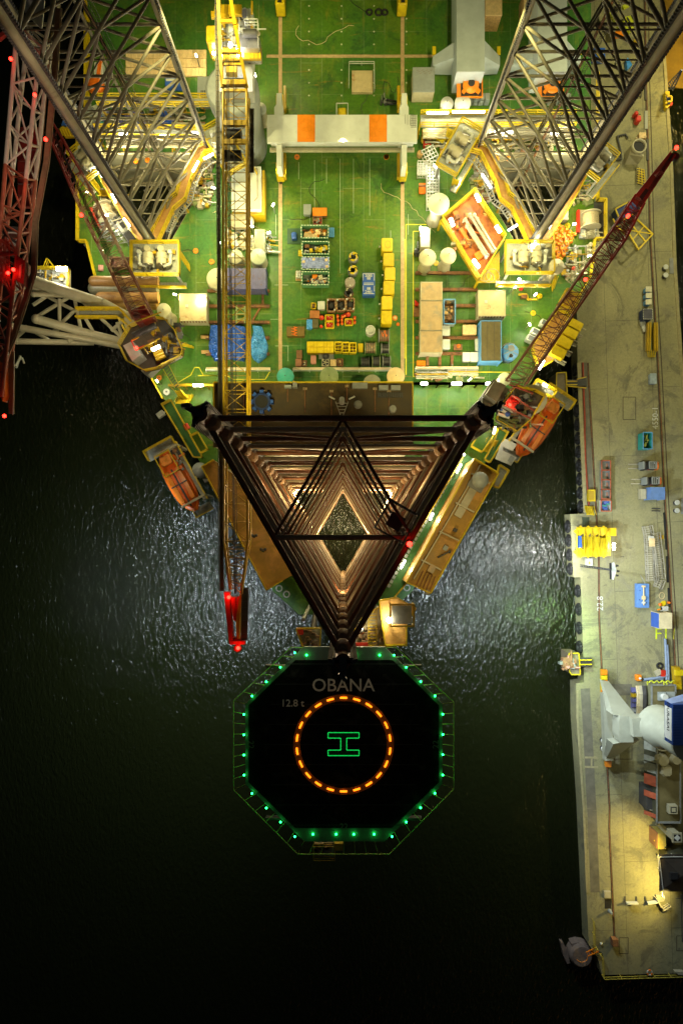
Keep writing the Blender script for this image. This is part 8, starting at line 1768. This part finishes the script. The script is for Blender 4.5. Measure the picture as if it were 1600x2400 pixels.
# ---- grey portal crane with blue cab
t = thing('quay_portal_crane', 'grey portal crane straddling the lower quay with a ribbed navy blue house', 'crane', tuple(Z('K', 600, 1100, QZ)))
GP = mat('portal_grey_paint', (.3, .31, .24), .5, var=.12, scale=.7, col2=(.35, .25, .1), patch=.68)
def wedge(name, pts_hi, zh, pts_lo, zl, M_, depth=1.6):
    n = len(pts_hi); v = [Z('K', *p, zz_) for p, zz_ in zip(pts_hi, zh)] + [Z('K', *p, zz_) for p, zz_ in zip(pts_lo, zl)]
    m_ = mb(M_).add(v, [tuple(range(n))[::-1], tuple(range(n, 2 * n))] + [(i, (i + 1) % n, n + (i + 1) % n, n + i) for i in range(n)]); m_.build(name, t)
mb(GP).prism(poly([px('K', *p) for p in ((652, 975), (770, 975), (785, 1240), (655, 1240), (640, 1180), (640, 1030))], 15), 12.5, 15).build('portal_head', t)
for a, b_, w1 in (((500, 620), (710, 985), .9), ((530, 1420), (715, 1235), .9)):
    A, B_ = Z('K', *a, 5), Z('K', *b_, 14.4)
    d = V_((B_.x - A.x, B_.y - A.y, 0)).normalized(); n_ = V_((-d.y, d.x, 0)); v = []
    for c_, w_, h_ in ((A, .55, 1.0), (A.lerp(B_, .55), 1.25, 1.8), (B_, 1.95, 2.6)):
        v += [c_ + n_ * w_, c_ - n_ * w_, c_ - n_ * w_ - V_((0, 0, h_)), c_ + n_ * w_ - V_((0, 0, h_))]
    fs = []
    for s0 in (0, 4): fs += [(s0 + i, s0 + (i + 1) % 4, s0 + 4 + (i + 1) % 4, s0 + 4 + i) for i in range(4)]
    fs += [(3, 2, 1, 0), (8, 9, 10, 11)]; fs = [f if True else f for f in fs]; mb(GP).add(v, fs).build('portal_leg', t)
mb(GP).bar(Z('K', 505, 745, 6), Z('K', 530, 1410, 6), 1.3, 1.3).build('sill_beam', t)
mb(GP).prism(poly([px('K', *p) for p in ((770, 1000), (960, 995), (1040, 960), (1110, 975), (1120, 1180), (785, 1185))], 16), 13.5, 16).build('cross_girder', t)
c_ = Z('K', 1080, 1100, 17); mb(GP).lathe((c_.x, c_.y, 15), [(2.9, 0), (2.9, 2.5), (2.3, 4), (2.3, 9.7)], 28).build('slewing_column', t); m_ = mb(GREY)
for k in range(12): a1, a2 = R(30 * k), R(30 * k + 30); m_.bar(V_((c_.x + 1.9 + 2.3 * cos(a1), c_.y - .6 + 2.3 * sin(a1), 21)), V_((c_.x + 1.9 + 2.3 * cos(a2), c_.y - .6 + 2.3 * sin(a2), 21)), .5, .15)
m_.build('ring_platform', t)
a, b_ = Z('K', 1180, 860, 27), Z('K', 1400, 1270, 27); mb(NBLUE).bb(a.x, b_.y, b_.x + 2, a.y, 24.7, 27).build('machinery_house', t); m_ = mb(NBLUE)
for k in range(26): y = b_.y + (a.y - b_.y) * (k + .5) / 26; m_.bb(a.x - .04, y - .07, b_.x + 2, y + .07, 24.8, 27.07)
m_.build('roof_rib', t)
v = [(a.x, a.y, 27), (b_.x + 2, a.y + .0, 27), (b_.x + 2, a.y + 1.4, 25), (a.x + .3, a.y + 1.4, 25), ]; m_ = mb(mat('pale_blue_ribs', (.16, .2, .32), .45)).add([(a.x - .05, a.y, 26.5), (a.x + 3, a.y + .7, 26.8), (b_.x + 2, a.y + .6, 26.8), (b_.x + 2, a.y, 27), (a.x - .05, a.y + .05, 24.8), (a.x + 3, a.y + 1.0, 24.8), (b_.x + 2, a.y + .9, 24.8), (b_.x + 2, a.y, 24.8)], [(3, 2, 1, 0), (0, 1, 5, 4), (1, 2, 6, 5), (2, 3, 7, 6)]); m_.build('ribbed_front', t)
m_ = mb(BANNER).bb(a.x - .1, b_.y + .5, a.x - .05, a.y - .6, 25, 26.8); m_.build('name_board', t)
k_ = MB(); text_mb(k_, 'DURASAI', .9, (a.x - .13, (a.y + b_.y) / 2 + .8, 25.9), 0, BLK, normal=Matrix(((0, 0, -1), (-1, 0, 0), (0, 1, 0))), ext=.01); k_.build('board_lettering', t)
for y0_, y1_ in ((505, 745), (1150, 1470)):
    a, b_ = Z('K', 475 if y0_ < 800 else 500, y0_, 4), Z('K', 478 if y0_ < 800 else 518, y1_, 4); m_ = mb(YEL2).bar(a + V_((0, 0, .2)), b_ + V_((0, 0, .2)), .7, .9); k = 5
    for i in range(k): c_ = a.lerp(b_, (i + .5) / k); m_.m(YEL if i % 2 else ORG2).box(c_ + V_((-.1, 0, .8)), (.9, .9, .5)); m_.m(BLK).tube(c_ + V_((-.15, -.0, -.4)), c_ + V_((.15, 0, -.4)), .4, 10)
    m_.build('travel_bogie', t)
tag(mb(YEL2).bar(Z('K', 1205, 480, 4.4), Z('K', 1225, 700, 4.4), .9, 1.2).m(YEL).box(Z('K', 1235, 540, 5), (1.2, .9, .6)).box(Z('K', 1225, 680, 5), (1.0, .8, .6)).build('rail_bogie'), 'yellow rail bogie at the right picture edge above the navy blue crane house', 'bogie')
t = thing('grey_machine_room', 'olive grey roofed machine room above the navy blue crane house', 'machine room', tuple(Z('K', 1080, 800, QZ))); x0, y0, x1, y1 = rect('K', 968, 665, 1205, 1000, 3.5, QZ); mb(mat('olive_wall', (.18, .18, .1), .6)).bb(x0, y0, x1, y1, QZ, QZ + 3.3).build('wall', t); mb(mat('dark_olive_roof', (.14, .12, .05), .6, var=.25)).bb(x0 + .15, y0 + .15, x1 - .15, y1 - .15, QZ + 3.3, QZ + 3.5).build('roof', t)
m_ = mb(GREY)
for a, b_ in (((x0, y0), (x1, y0)), ((x1, y0), (x1, y1)), ((x1, y1), (x0, y1)), ((x0, y1), (x0, y0))): m_.bar((*a, QZ + 3.45), (*b_, QZ + 3.45), .2, .25)
m_.build('parapet', t); mb(LGREY).bb(*rect('K', 1035, 738, 1110, 822, 3.9, QZ)[:2], *rect('K', 1035, 738, 1110, 822, 3.9, QZ)[2:], QZ + 3.5, QZ + 3.9).m(WHT).cyl(Z('K', 1085, 780, QZ + 3.9), .5, .6, 18).build('roof_fan', t); mb(LGREY).bb(*rect('K', 1118, 735, 1200, 825, 3.8, QZ)[:2], *rect('K', 1118, 735, 1200, 825, 3.8, QZ)[2:], QZ + 3.5, QZ + 3.8).build('roof_panel', t)
m_ = mb(mat('fluorescent_rope', (.55, .6, .03), .6)).path([Z('K', 920 + 270 * k / 16, 632 + 12 * sin(k * 1.9), QZ + 3.7) for k in range(17)], .1, 6)
for x in (920, 1085, 1115): m_.path([Z('K', x, 630, 6.7), Z('K', x + 5, 665, 6.7)], .07, 5)
tag(m_.build('fluorescent_sling'), 'fluorescent yellow slings draped over the top of the grey machine room', 'sling')
t = thing('hose_bundle', 'bundle of long pale hoses bent over a rack left of the grey machine room', 'hoses', tuple(Z('K', 860, 820, QZ)))
for k in range(7): mb((ROPE, CREAM, DGREY)[0 if k < 2 else 1 if k < 4 else 2]).path([Z('K', 815 + 14 * k, 672, 5), Z('K', 828 + 13 * k, 760, 5.4), Z('K', 826 + 13 * k, 880, 5.4), Z('K', 822 + 14 * k, 980, 5)], .2, 7).build('hose', t)
for k in range(6): mb((PURP, YEL2, PURP, PURP, GREY, PURP)[k]).box(Z('K', 797, 718 + 50 * k, 4.2), (1.0, .8, .8)).m(DGREY).box(Z('K', 800, 740 + 50 * k, 4.6), (.9, .1, .3)).build('hose_coupling', t)
m_ = mb(mat('blue_grey_tube', (.2, .26, .38), .5)).path([Z('K', *p, QZ + .5) for p in ((885, 612), (1000, 598), (1080, 582), (1140, 560))], .24, 8); tag(m_.build('blue_grey_tube'), 'blue-grey tube lying across, upper one of two above the machine room', 'tube'); m_ = mb(MATS['blue_grey_tube']).path([Z('K', *p, QZ + .4) for p in ((925, 608), (1080, 602))], .22, 8); tag(m_.build('blue_grey_tube'), 'straight blue-grey tube lying just below the upper one', 'tube')
for x0_, lab in ((1110, 'long upright blue-grey tube left of the rail, left one'), (1128, 'long upright blue-grey tube left of the rail, right one')): m_ = mb(MATS['blue_grey_tube']).path([Z('K', x0_ - 8, 200 if x0_ < 1120 else 260, QZ + .5), Z('K', x0_ + 2, 400, QZ + .5), Z('K', x0_ + 6, 610, QZ + .5)], .22, 8); tag(m_.build('blue_grey_tube'), lab, 'tube')
c_ = Z('K', 1047, 472, QZ + .2); m_ = mb(BLK)
for k in range(14): m_.tube(c_ + V_((.42 * cos(k * .449), .42 * sin(k * .449), 0)), c_ + V_((.42 * cos(k * .449 + .449), .42 * sin(k * .449 + .449), 0)), .17, 7)
tag(m_.build('tyre'), 'black tyre lying on the quay left of the blue-grey tubes', 'tyre')
tag(mb(ORG2).bev(*rect('K', 817, 566, 870, 628, .8, QZ)[:2], *rect('K', 817, 566, 870, 628, .8, QZ)[2:], QZ, QZ + .8).m(WHT).ball(Z('K', 852, 600, QZ + 1), .22).build('orange_pump_box'), 'orange square box with a white ball on top above the hoses', 'box')
tag(mb(RED).box(Z('K', 1074, 545, QZ + .4), (.7, 1.0, .7)).m(CREAM).box(Z('K', 1030, 540, QZ + .4), (1.0, .8, .5), .5).build('red_generator'), 'small red generator with cream case below the tyre', 'generator')
# long dark quay building
t = thing('long_quay_building', 'long low dark roofed quay building with coloured panels along its left wall', 'building', tuple(Z('K', 1130, 1600, QZ))); zb_ = QZ; x0, y0, x1, y1 = rect('K', 1015, 1190, 1250, 2040, 4.5, QZ)
mb(mat('dark_olive_wall', (.07, .07, .04), .6)).bb(x0, y0, x1, y1, QZ, QZ + 4.4).build('wall', t); mb(mat('dark_brown_roof', (.13, .11, .045), .55, var=.3, scale=.5)).bb(x0, y0, x1, y1, QZ + 4.4, QZ + 4.5).build('roof', t)
m_ = mb(GREY); m_.bar((x0, y0, QZ + 4.6), (x1, y0, QZ + 4.6), .25, .25); m_.bar((x0, y0, QZ + 4.6), (x0, y1, QZ + 4.6), .18, .25); m_.bar((x1, y0, QZ + 4.6), (x1, y1, QZ + 4.6), .18, .25); m_.build('parapet', t)
for ya, yb, M_ in ((1190, 1225, BLUE), (1250, 1340, BANNER), (1395, 1450, BANNER), (1465, 1560, BANNER), (1585, 1690, RED), (1755, 1815, ORG), (1965, 2005, RED)):
    A, B_ = Z('K', 1015, ya, QZ + 4.4).y, Z('K', 1015, yb, QZ + 4.4).y; m_ = mb(mat('muted_orange_red', (.4, .09, .04), .6) if M_ in (RED, ORG) else (mat('muted_grey_panel', (.3, .32, .28), .6) if M_ is BANNER else M_)).add([(x0 - 1.1, A, QZ + 2.6), (x0 - 1.1, B_, QZ + 2.6), (x0 - .03, B_, QZ + 4.4), (x0 - .03, A, QZ + 4.4), (x0 - 1.1, A, QZ + 2.5), (x0 - 1.1, B_, QZ + 2.5), (x0 - .03, B_, QZ + 4.3), (x0 - .03, A, QZ + 4.3)], [(0, 1, 2, 3), (7, 6, 5, 4), (0, 4, 5, 1), (1, 5, 6, 2), (2, 6, 7, 3), (3, 7, 4, 0)]); m_.build('wall_panel', t)
VC = mat('dull_cream_vent', (.35, .33, .22), .55, var=.1)
mb(VC).cyl(Z('K', 1055, 1402, QZ + 4.5), 1.0, 1.2, 20, .8).build('roof_fan', t); mb(VC).cyl(Z('K', 1185, 1395, QZ + 4.5), .9, 1.2, 20, .7).build('roof_fan', t)
a, b_ = Z('K', 1072, 1475, 8.6), Z('K', 1180, 1590, 8.6); mb(VC).bev(a.x, b_.y, b_.x, a.y, QZ + 4.5, QZ + 5.6, .35).build('skylight_box', t); a, b_ = Z('K', 1052, 1240, 8.6), Z('K', 1130, 1340, 8.6); mb(VC).bev(a.x, b_.y, b_.x, a.y, QZ + 4.5, QZ + 5.4, .2).build('skylight_box', t)
c_ = Z('K', 1180, 1912, QZ + 5.5); m_ = mb(VC).box(c_ - V_((0, 0, .3)), (1.3, 1.3, .9)); m_.m(BLK).box(c_ + V_((0, 0, .17)), (.9, .9, .04)); m_.m(VC).box(c_ + V_((0, 0, .21)), (.6, .6, .04)); m_.build('roof_vent', t)
m_ = mb(DGREY).bb(*rect('K', 920, 1700, 990, 1920, 3, QZ)[:2], *rect('K', 920, 1700, 990, 1920, 3, QZ)[2:], QZ, QZ + 3); m_.m(CREAM).bar(Z('K', 945, 1915, 6), Z('K', 990, 1925, 6), .1); tag(m_.build('dark_annex'), 'tall dark annex standing against the left wall of the long building', 'annex')
t = thing('small_cabin', 'small olive cabin below the long quay building with a lamp glow beside it', 'cabin', tuple(Z('K', 1055, 2200, QZ))); mb(mat('ochre_cabin_paint', (.45, .36, .08), .5, var=.2)).bb(*rect('K', 1030, 2155, 1110, 2310, 2.8, QZ)[:2], *rect('K', 1030, 2155, 1110, 2310, 2.8, QZ)[2:], QZ, QZ + 2.8).build('cabin_body', t); mb(BROWN).bb(*rect('K', 1022, 2150, 1034, 2310, 2.9, QZ)[:2], *rect('K', 1022, 2150, 1034, 2310, 2.9, QZ)[2:], QZ, QZ + 2.75).build('side_trim', t); mb(YEL).bar(Z('K', 990, 2225, 5), Z('K', 1030, 2225, 5), .15).build('wall_bracket', t); mb(DGREY).cyl(Z('K', 1100, 2290, QZ + 2.8), .1, .1, 8).build('roof_cap', t)
t = thing('roof_duct', 'cream square chimney leaning outwards right of the small cabin', 'chimney', tuple(Z('K', 1200, 2190, QZ))); c_ = Z('K', 1215, 2190, 9); mb(VC).box(c_ - V_((0, 0, 3)), (1.1, 1.2, 6)).build('shaft', t); mb(VC).box(c_ + V_((0, 0, .1)), (1.5, 1.5, .2)).m(BLK).box(c_ + V_((0, 0, .22)), (1, 1, .04)).m(WHT).box(c_ + V_((0, 0, .26)), (.7, .7, .04), R(45)).build('cowl', t)
t = thing('dark_roof_building', 'near black pitched roof building with pale scaffold rail at the lower right edge', 'building', tuple(P(1575, 2050, QZ))); a, b_ = Z('L', 1165, 500, 8), Z('L', 1600, 915, 8); v = [(a.x, a.y), (b_.x, a.y), (b_.x, b_.y), (a.x, b_.y)]; m_x, m_y = (a.x + b_.x) / 2, (a.y + b_.y) / 2
mb(MATS['dark_olive_wall']).bb(a.x + 2, b_.y + .5, b_.x, a.y - .5, QZ, 7.4).build('wall', t); RF = mat('black_brown_roof', (.035, .028, .02), .6, var=.2); mb(RF).add([(*p, 7.4) for p in v] + [(m_x, m_y, 8.4)], [(1, 0, 4), (2, 1, 4), (3, 2, 4), (0, 3, 4), (0, 1, 2, 3)]).build('hipped_roof', t); mb(BLK).box((m_x - 1.2, m_y, 8.2), (1.2, 1.0, .5)).build('roof_hatch', t)
m_ = mb(BANNER).rail([Z('L', *p, 6.6) for p in ((1440, 470), (1110, 475), (1165, 930))], r=.05, kick=False); m_.build('scaffold_rail', t)
m_ = mb(CREAM).rail([Z('L', 1085, 940, QZ), Z('L', 1165, 1060, QZ), Z('L', 1235, 1020, QZ)], r=.07); m_.m(CREAM).prism(poly([px('L', *p) for p in ((1105, 930), (1180, 925), (1200, 1000), (1140, 1010))], 3.2), QZ, QZ + .2); tag(m_.build('light_barrier'), 'pale rail corner and slab lit at the foot of the dark roofed building', 'barrier')
m_ = mb(DGREY).bar(Z('L', 1388, 925, 8), Z('L', 1400, 1450, 8), .12).bar(Z('L', 1325, 965, 8), Z('L', 1411, 965, 8), .08); tag(m_.build('cable_mast'), 'thin dark mast with crossbar lying below the dark roofed building', 'mast')
tag(mb(CREAM).prism(poly([px('L', *p) for p in ((1310, 1765), (1411, 1768), (1411, 1805), (1350, 1800))], 4), 3.6, 4.2).build('pale_slipway_plate'), 'pale lit plate at the quay bottom edge by the right frame side', 'plate')
# small tall crane on the far side water and yellow gear
t = thing('small_lattice_crane', 'small dark lattice jib over golden water at the upper right edge', 'crane', tuple(Z('Y', 1100, 1230, 2)))
for a, b_ in (((1085, 1150), (1270, 960)), ((1100, 1240), (1270, 965)), ((1150, 1250), (1275, 970))): mb(NBLUE).bar(Z('Y', *a, 5), Z('Y', *b_, 12), .14).build('jib_chord', t)
for k in range(8): f = k / 8; mb(NBLUE).bar(Z('Y', 1085 + 185 * f, 1150 - 190 * f, 5 + 7 * f), Z('Y', 1150 + 125 * f, 1250 - 280 * f, 5 + 7 * f), .08).build('jib_lacing', t)
t = thing('yellow_quay_winch', 'yellow winch with red and blue gear on the outer quay edge at upper right', 'winch', tuple(Z('Y', 1070, 1390, QZ)))
for k in range(5): mb(YEL).box(Z('Y', 1060, 1300 + 45 * k, QZ + .5), (.7, .5, .8), .2 * k).build('gear_block', t)
mb(YEL).bar(Z('Y', 1070, 1330, 4.5), Z('Y', 1130, 1330, 4.5), .25).bar(Z('Y', 1130, 1330, 4.5), Z('Y', 1130, 1400, 4.5), .25).bar(Z('Y', 1075, 1400, 4.5), Z('Y', 1130, 1400, 4.5), .25).build('frame', t); mb(RED).cyl(Z('Y', 1090, 1460, QZ), .4, .7, 12).build('red_drum', t); mb(BLUE).box(Z('Y', 1080, 1380, QZ + .8), (.4, 1.4, .4), .2).build('blue_cylinder', t)
m_ = mb(DGREY); 
for a, b_, lab in (((765, 1000), (775, 1380), 'upper'), ((780, 1530), (782, 1780), 'middle'), ((800, 1920), (800, 2210), 'lower')):
    tag(mb(DGREY if lab != 'middle' else LGREY).bar(Z('Y', *a, QZ + .12), Z('Y', *b_, QZ + .12), .3 if lab != 'middle' else .5, .2).build('drain_channel'), '%s long bar beside the crane rail on the upper quay' % lab, 'channel')
for a, b_, lab in (((1245, 150), (1285, 770), 'beside the gangways'), ((1295, 880), (1305, 1320), 'below and beside the gangways'), ((1320, 1410), (1330, 1730), 'beside the yellow bag')): tag(mb(BLK).bar(Z('d', *a, QZ + .1), Z('d', *b_, QZ + .1), .25, .2).build('rubber_kerb'), 'thin black rubber kerb along the rail groove %s' % lab, 'kerb')
# ================================================================ lamps
WW = (1, .87, .36)
def deckspot(loc, aim, pw, cone=138, col=WW, size=.35):
    lamp('SPOT', 'flood_and_fill_beam', loc, pw, col, size, aim, cone, .7)
for (x, y, z, ax, ay, pw) in ((-18, 56, 42, -7, 46, 15000), (18, 56, 42, 7, 46, 15000), (-18, 60, 44, -6, 72, 14000), (18, 60, 44, 6, 72, 14000),
         (-24, 40, 22, -22, 36, 4200), (24, 40, 22, 22, 36, 4200), (-33, 52, 20, -35, 48, 1800),
        (-9, 20.5, 26, -8, 30, 4500), (8, 20.5, 26, 9, 30, 5500), (-18, 24, 20, -20, 28, 2500), (20, 24, 20, 22, 28, 2500), (-13, 45, 22, -9, 46, 3000), (11, 50, 20, 10, 46, 2500), (0, 56, 17, 0, 50, 2200),
        (33, 45, 22, 34, 42, 2600), (34, 66, 26, 32, 60, 3500), (-34, 66, 26, -32, 60, 3500), (14, 40, 20, 15, 34, 1500), (-9, 74, 22, -8, 70, 3500)):
    deckspot((x, y, z), (ax, ay, DZ), pw * .95)
for x in (-9, 9): deckspot((x, 9.5, 46), (x * .8, 42, DZ), 17000, 62)
QC = (1, .92, .5)
for (x, y, z, ax, ay, pw, col) in ((50, 72, 26, 46, 68, 15000, QC), (51, 48, 26, 47, 44, 9000, QC), (50, 28, 24, 46, 26, 2600, QC), (51, 8, 24, 46, 4, 5500, QC), (45, -5, 13, 46, -8, 2000, (1, .97, .85)), (50, -18, 24, 46, -20, 2400, QC), (48, -38, 20, 45, -36, 1200, QC), (48, -49, 9, 46, -51, 3200, (1, .72, .16)), (51, -57, 8, 48, -58, 3600, (1, .76, .2)), (56, 72, 14, 60, 72, 6000, (1, .7, .15))):
    deckspot((x, y, z), (ax, ay, QZ), pw, col=col)
# over the water
BW = (.78, .9, .95)
for x, y, z, pw in ((-19, -9, 26, 15000), (-13, -17, 26, 12000), (-25, 1, 22, 9000), (-24, -20, 34, 9000), (17, -11, 26, 15000), (25, -3, 22, 12000), (20, -19, 26, 13000), (31, -12, 30, 12000)):
    deckspot((x, y, z), (x * 1.7, y * 1.5 - 4, 0), pw * 2, 126, BW, .4)  # added beams hung in midair for water glints, no fixtures
deckspot((34.5, -3, 13), (28, -5, 0), 16000, 120, (1, 1, .9), .3); deckspot((36, -14, 12), (33, -18, 0), 6000, 120, (.5, 1, .25), .3)
# under and inside the bow leg, looking up its lattice
for x, y in ((-6.6, 5.6), (6.6, 5.6), (-4.6, 1), (4.6, 1), (0, -7.6)): lamp('POINT', 'leg_well_lamp', (x, y, 9), 3400, (1, .82, .42), .3)
for x, y, z in ((-11, 10, 28), (11, 10, 28), (-8, -7, 31), (8, -7, 31)): lamp('SPOT', 'leg_fill_uplight', (x, y, z), 9000, (1, .72, .42), .3, (x * .1, y * .1, 52), 110, .6)  # added uplights standing in for deck light on the upper bars
for cx, cy in LEGS[1:]:
    for dx, dy in ((-5, 3), (5, 3), (0, -6)): lamp('POINT', 'leg_well_lamp', (cx + dx, cy + dy, 12), 1600, (1, .84, .42), .3)
# added fill lights, none with a fixture
for x in (-6.5, 6.5): lamp('SPOT', 'helideck_fill', (x, -12, 38.5), 120, (1, .9, .75), .2, (0, -20, HZ), 110)  # added spots lifting the deck lettering
for x_, y_ in ((385, 1100), (1300, 990)): lamp('POINT', 'boat_fill', P(x_, y_, 22), 480, (1, .85, .55), .2)  # added points brightening the orange boats
for x_, y_, z in ((200, 750, 28), (120, 790, 28), (1170, 960, 30), (370, 780, 33)): lamp('POINT', 'machinery_fill', P(x_, y_, z), 600, (1, .85, .5), .25)  # added points brightening the truss and the crane bases

for x, y, z, pw in ((-5.6, 4.6, 19, 1100), (5.6, 4.6, 19, 1100), (-5.4, 4.4, 31, 900), (5.4, 4.4, 33, 900), (-5.2, 4.4, 45, 700), (5.2, 4.4, 47, 700), (-5, 4.4, 59, 420), (5, 4.4, 61, 420), (0, -6.3, 25, 300), (0, -6.3, 40, 260), (0, -6.3, 55, 200)): lamp('POINT', 'leg_inner_fill', (x, y, z), pw * .62, (1, .7, .3), .15)  # added points inside the leg, lighting the inner sides of its bars

# small bulkhead lamps standing about the rig
BL = [(1075, 431), (1014, 292), (1160, 306), (1322, 330), (590, 530), (630, 545), (515, 570), (598, 176), (375, 580), (250, 505), (205, 450), (228, 660), (368, 893), (1330, 480), (1290, 500), (1170, 668), (1205, 672), (1216, 655), (1345, 525), (1254, 690), (985, 535), (470, 700), (500, 440), (655, 400), (640, 480), (460, 130), (1020, 390), (1380, 600), (1100, 890), (240, 590), (1240, 760), (410, 690)]
for i, (x_, y_) in enumerate(BL):
    p_ = P(x_, y_, 12.2); t = thing('bulkhead_lamp', 'small glaring lamp on a short post on the rig deck', 'lamp', (p_.x, p_.y, DZ), 'small deck lamps on short posts')
    mb(GREY).bar((p_.x, p_.y, DZ), (p_.x, p_.y, 12.0), .1).build('lamp_post', t); mb(LAMPW).box(p_, (.5, .2, .14), i * .7).build('lit_tube', t)
    lamp('POINT', 'deck_lamp', (p_.x + .1, p_.y - .3, 12.7), 430, ((1, .9, .55), (1, .8, .32), (.95, 1, .75))[i % 3], .12)

for x_, y_, pw in ((1120, 1170, 700), (1040, 1310, 700), (600, 1250, 250), (1010, 1440, 250), (1215, 930, 300), (1240, 1010, 300)): lamp('POINT', 'wing_roof_fill', P(x_, y_, 27), pw, (1, .8, .35), .15)  # added points in midair brightening the wing roofs and crane foot
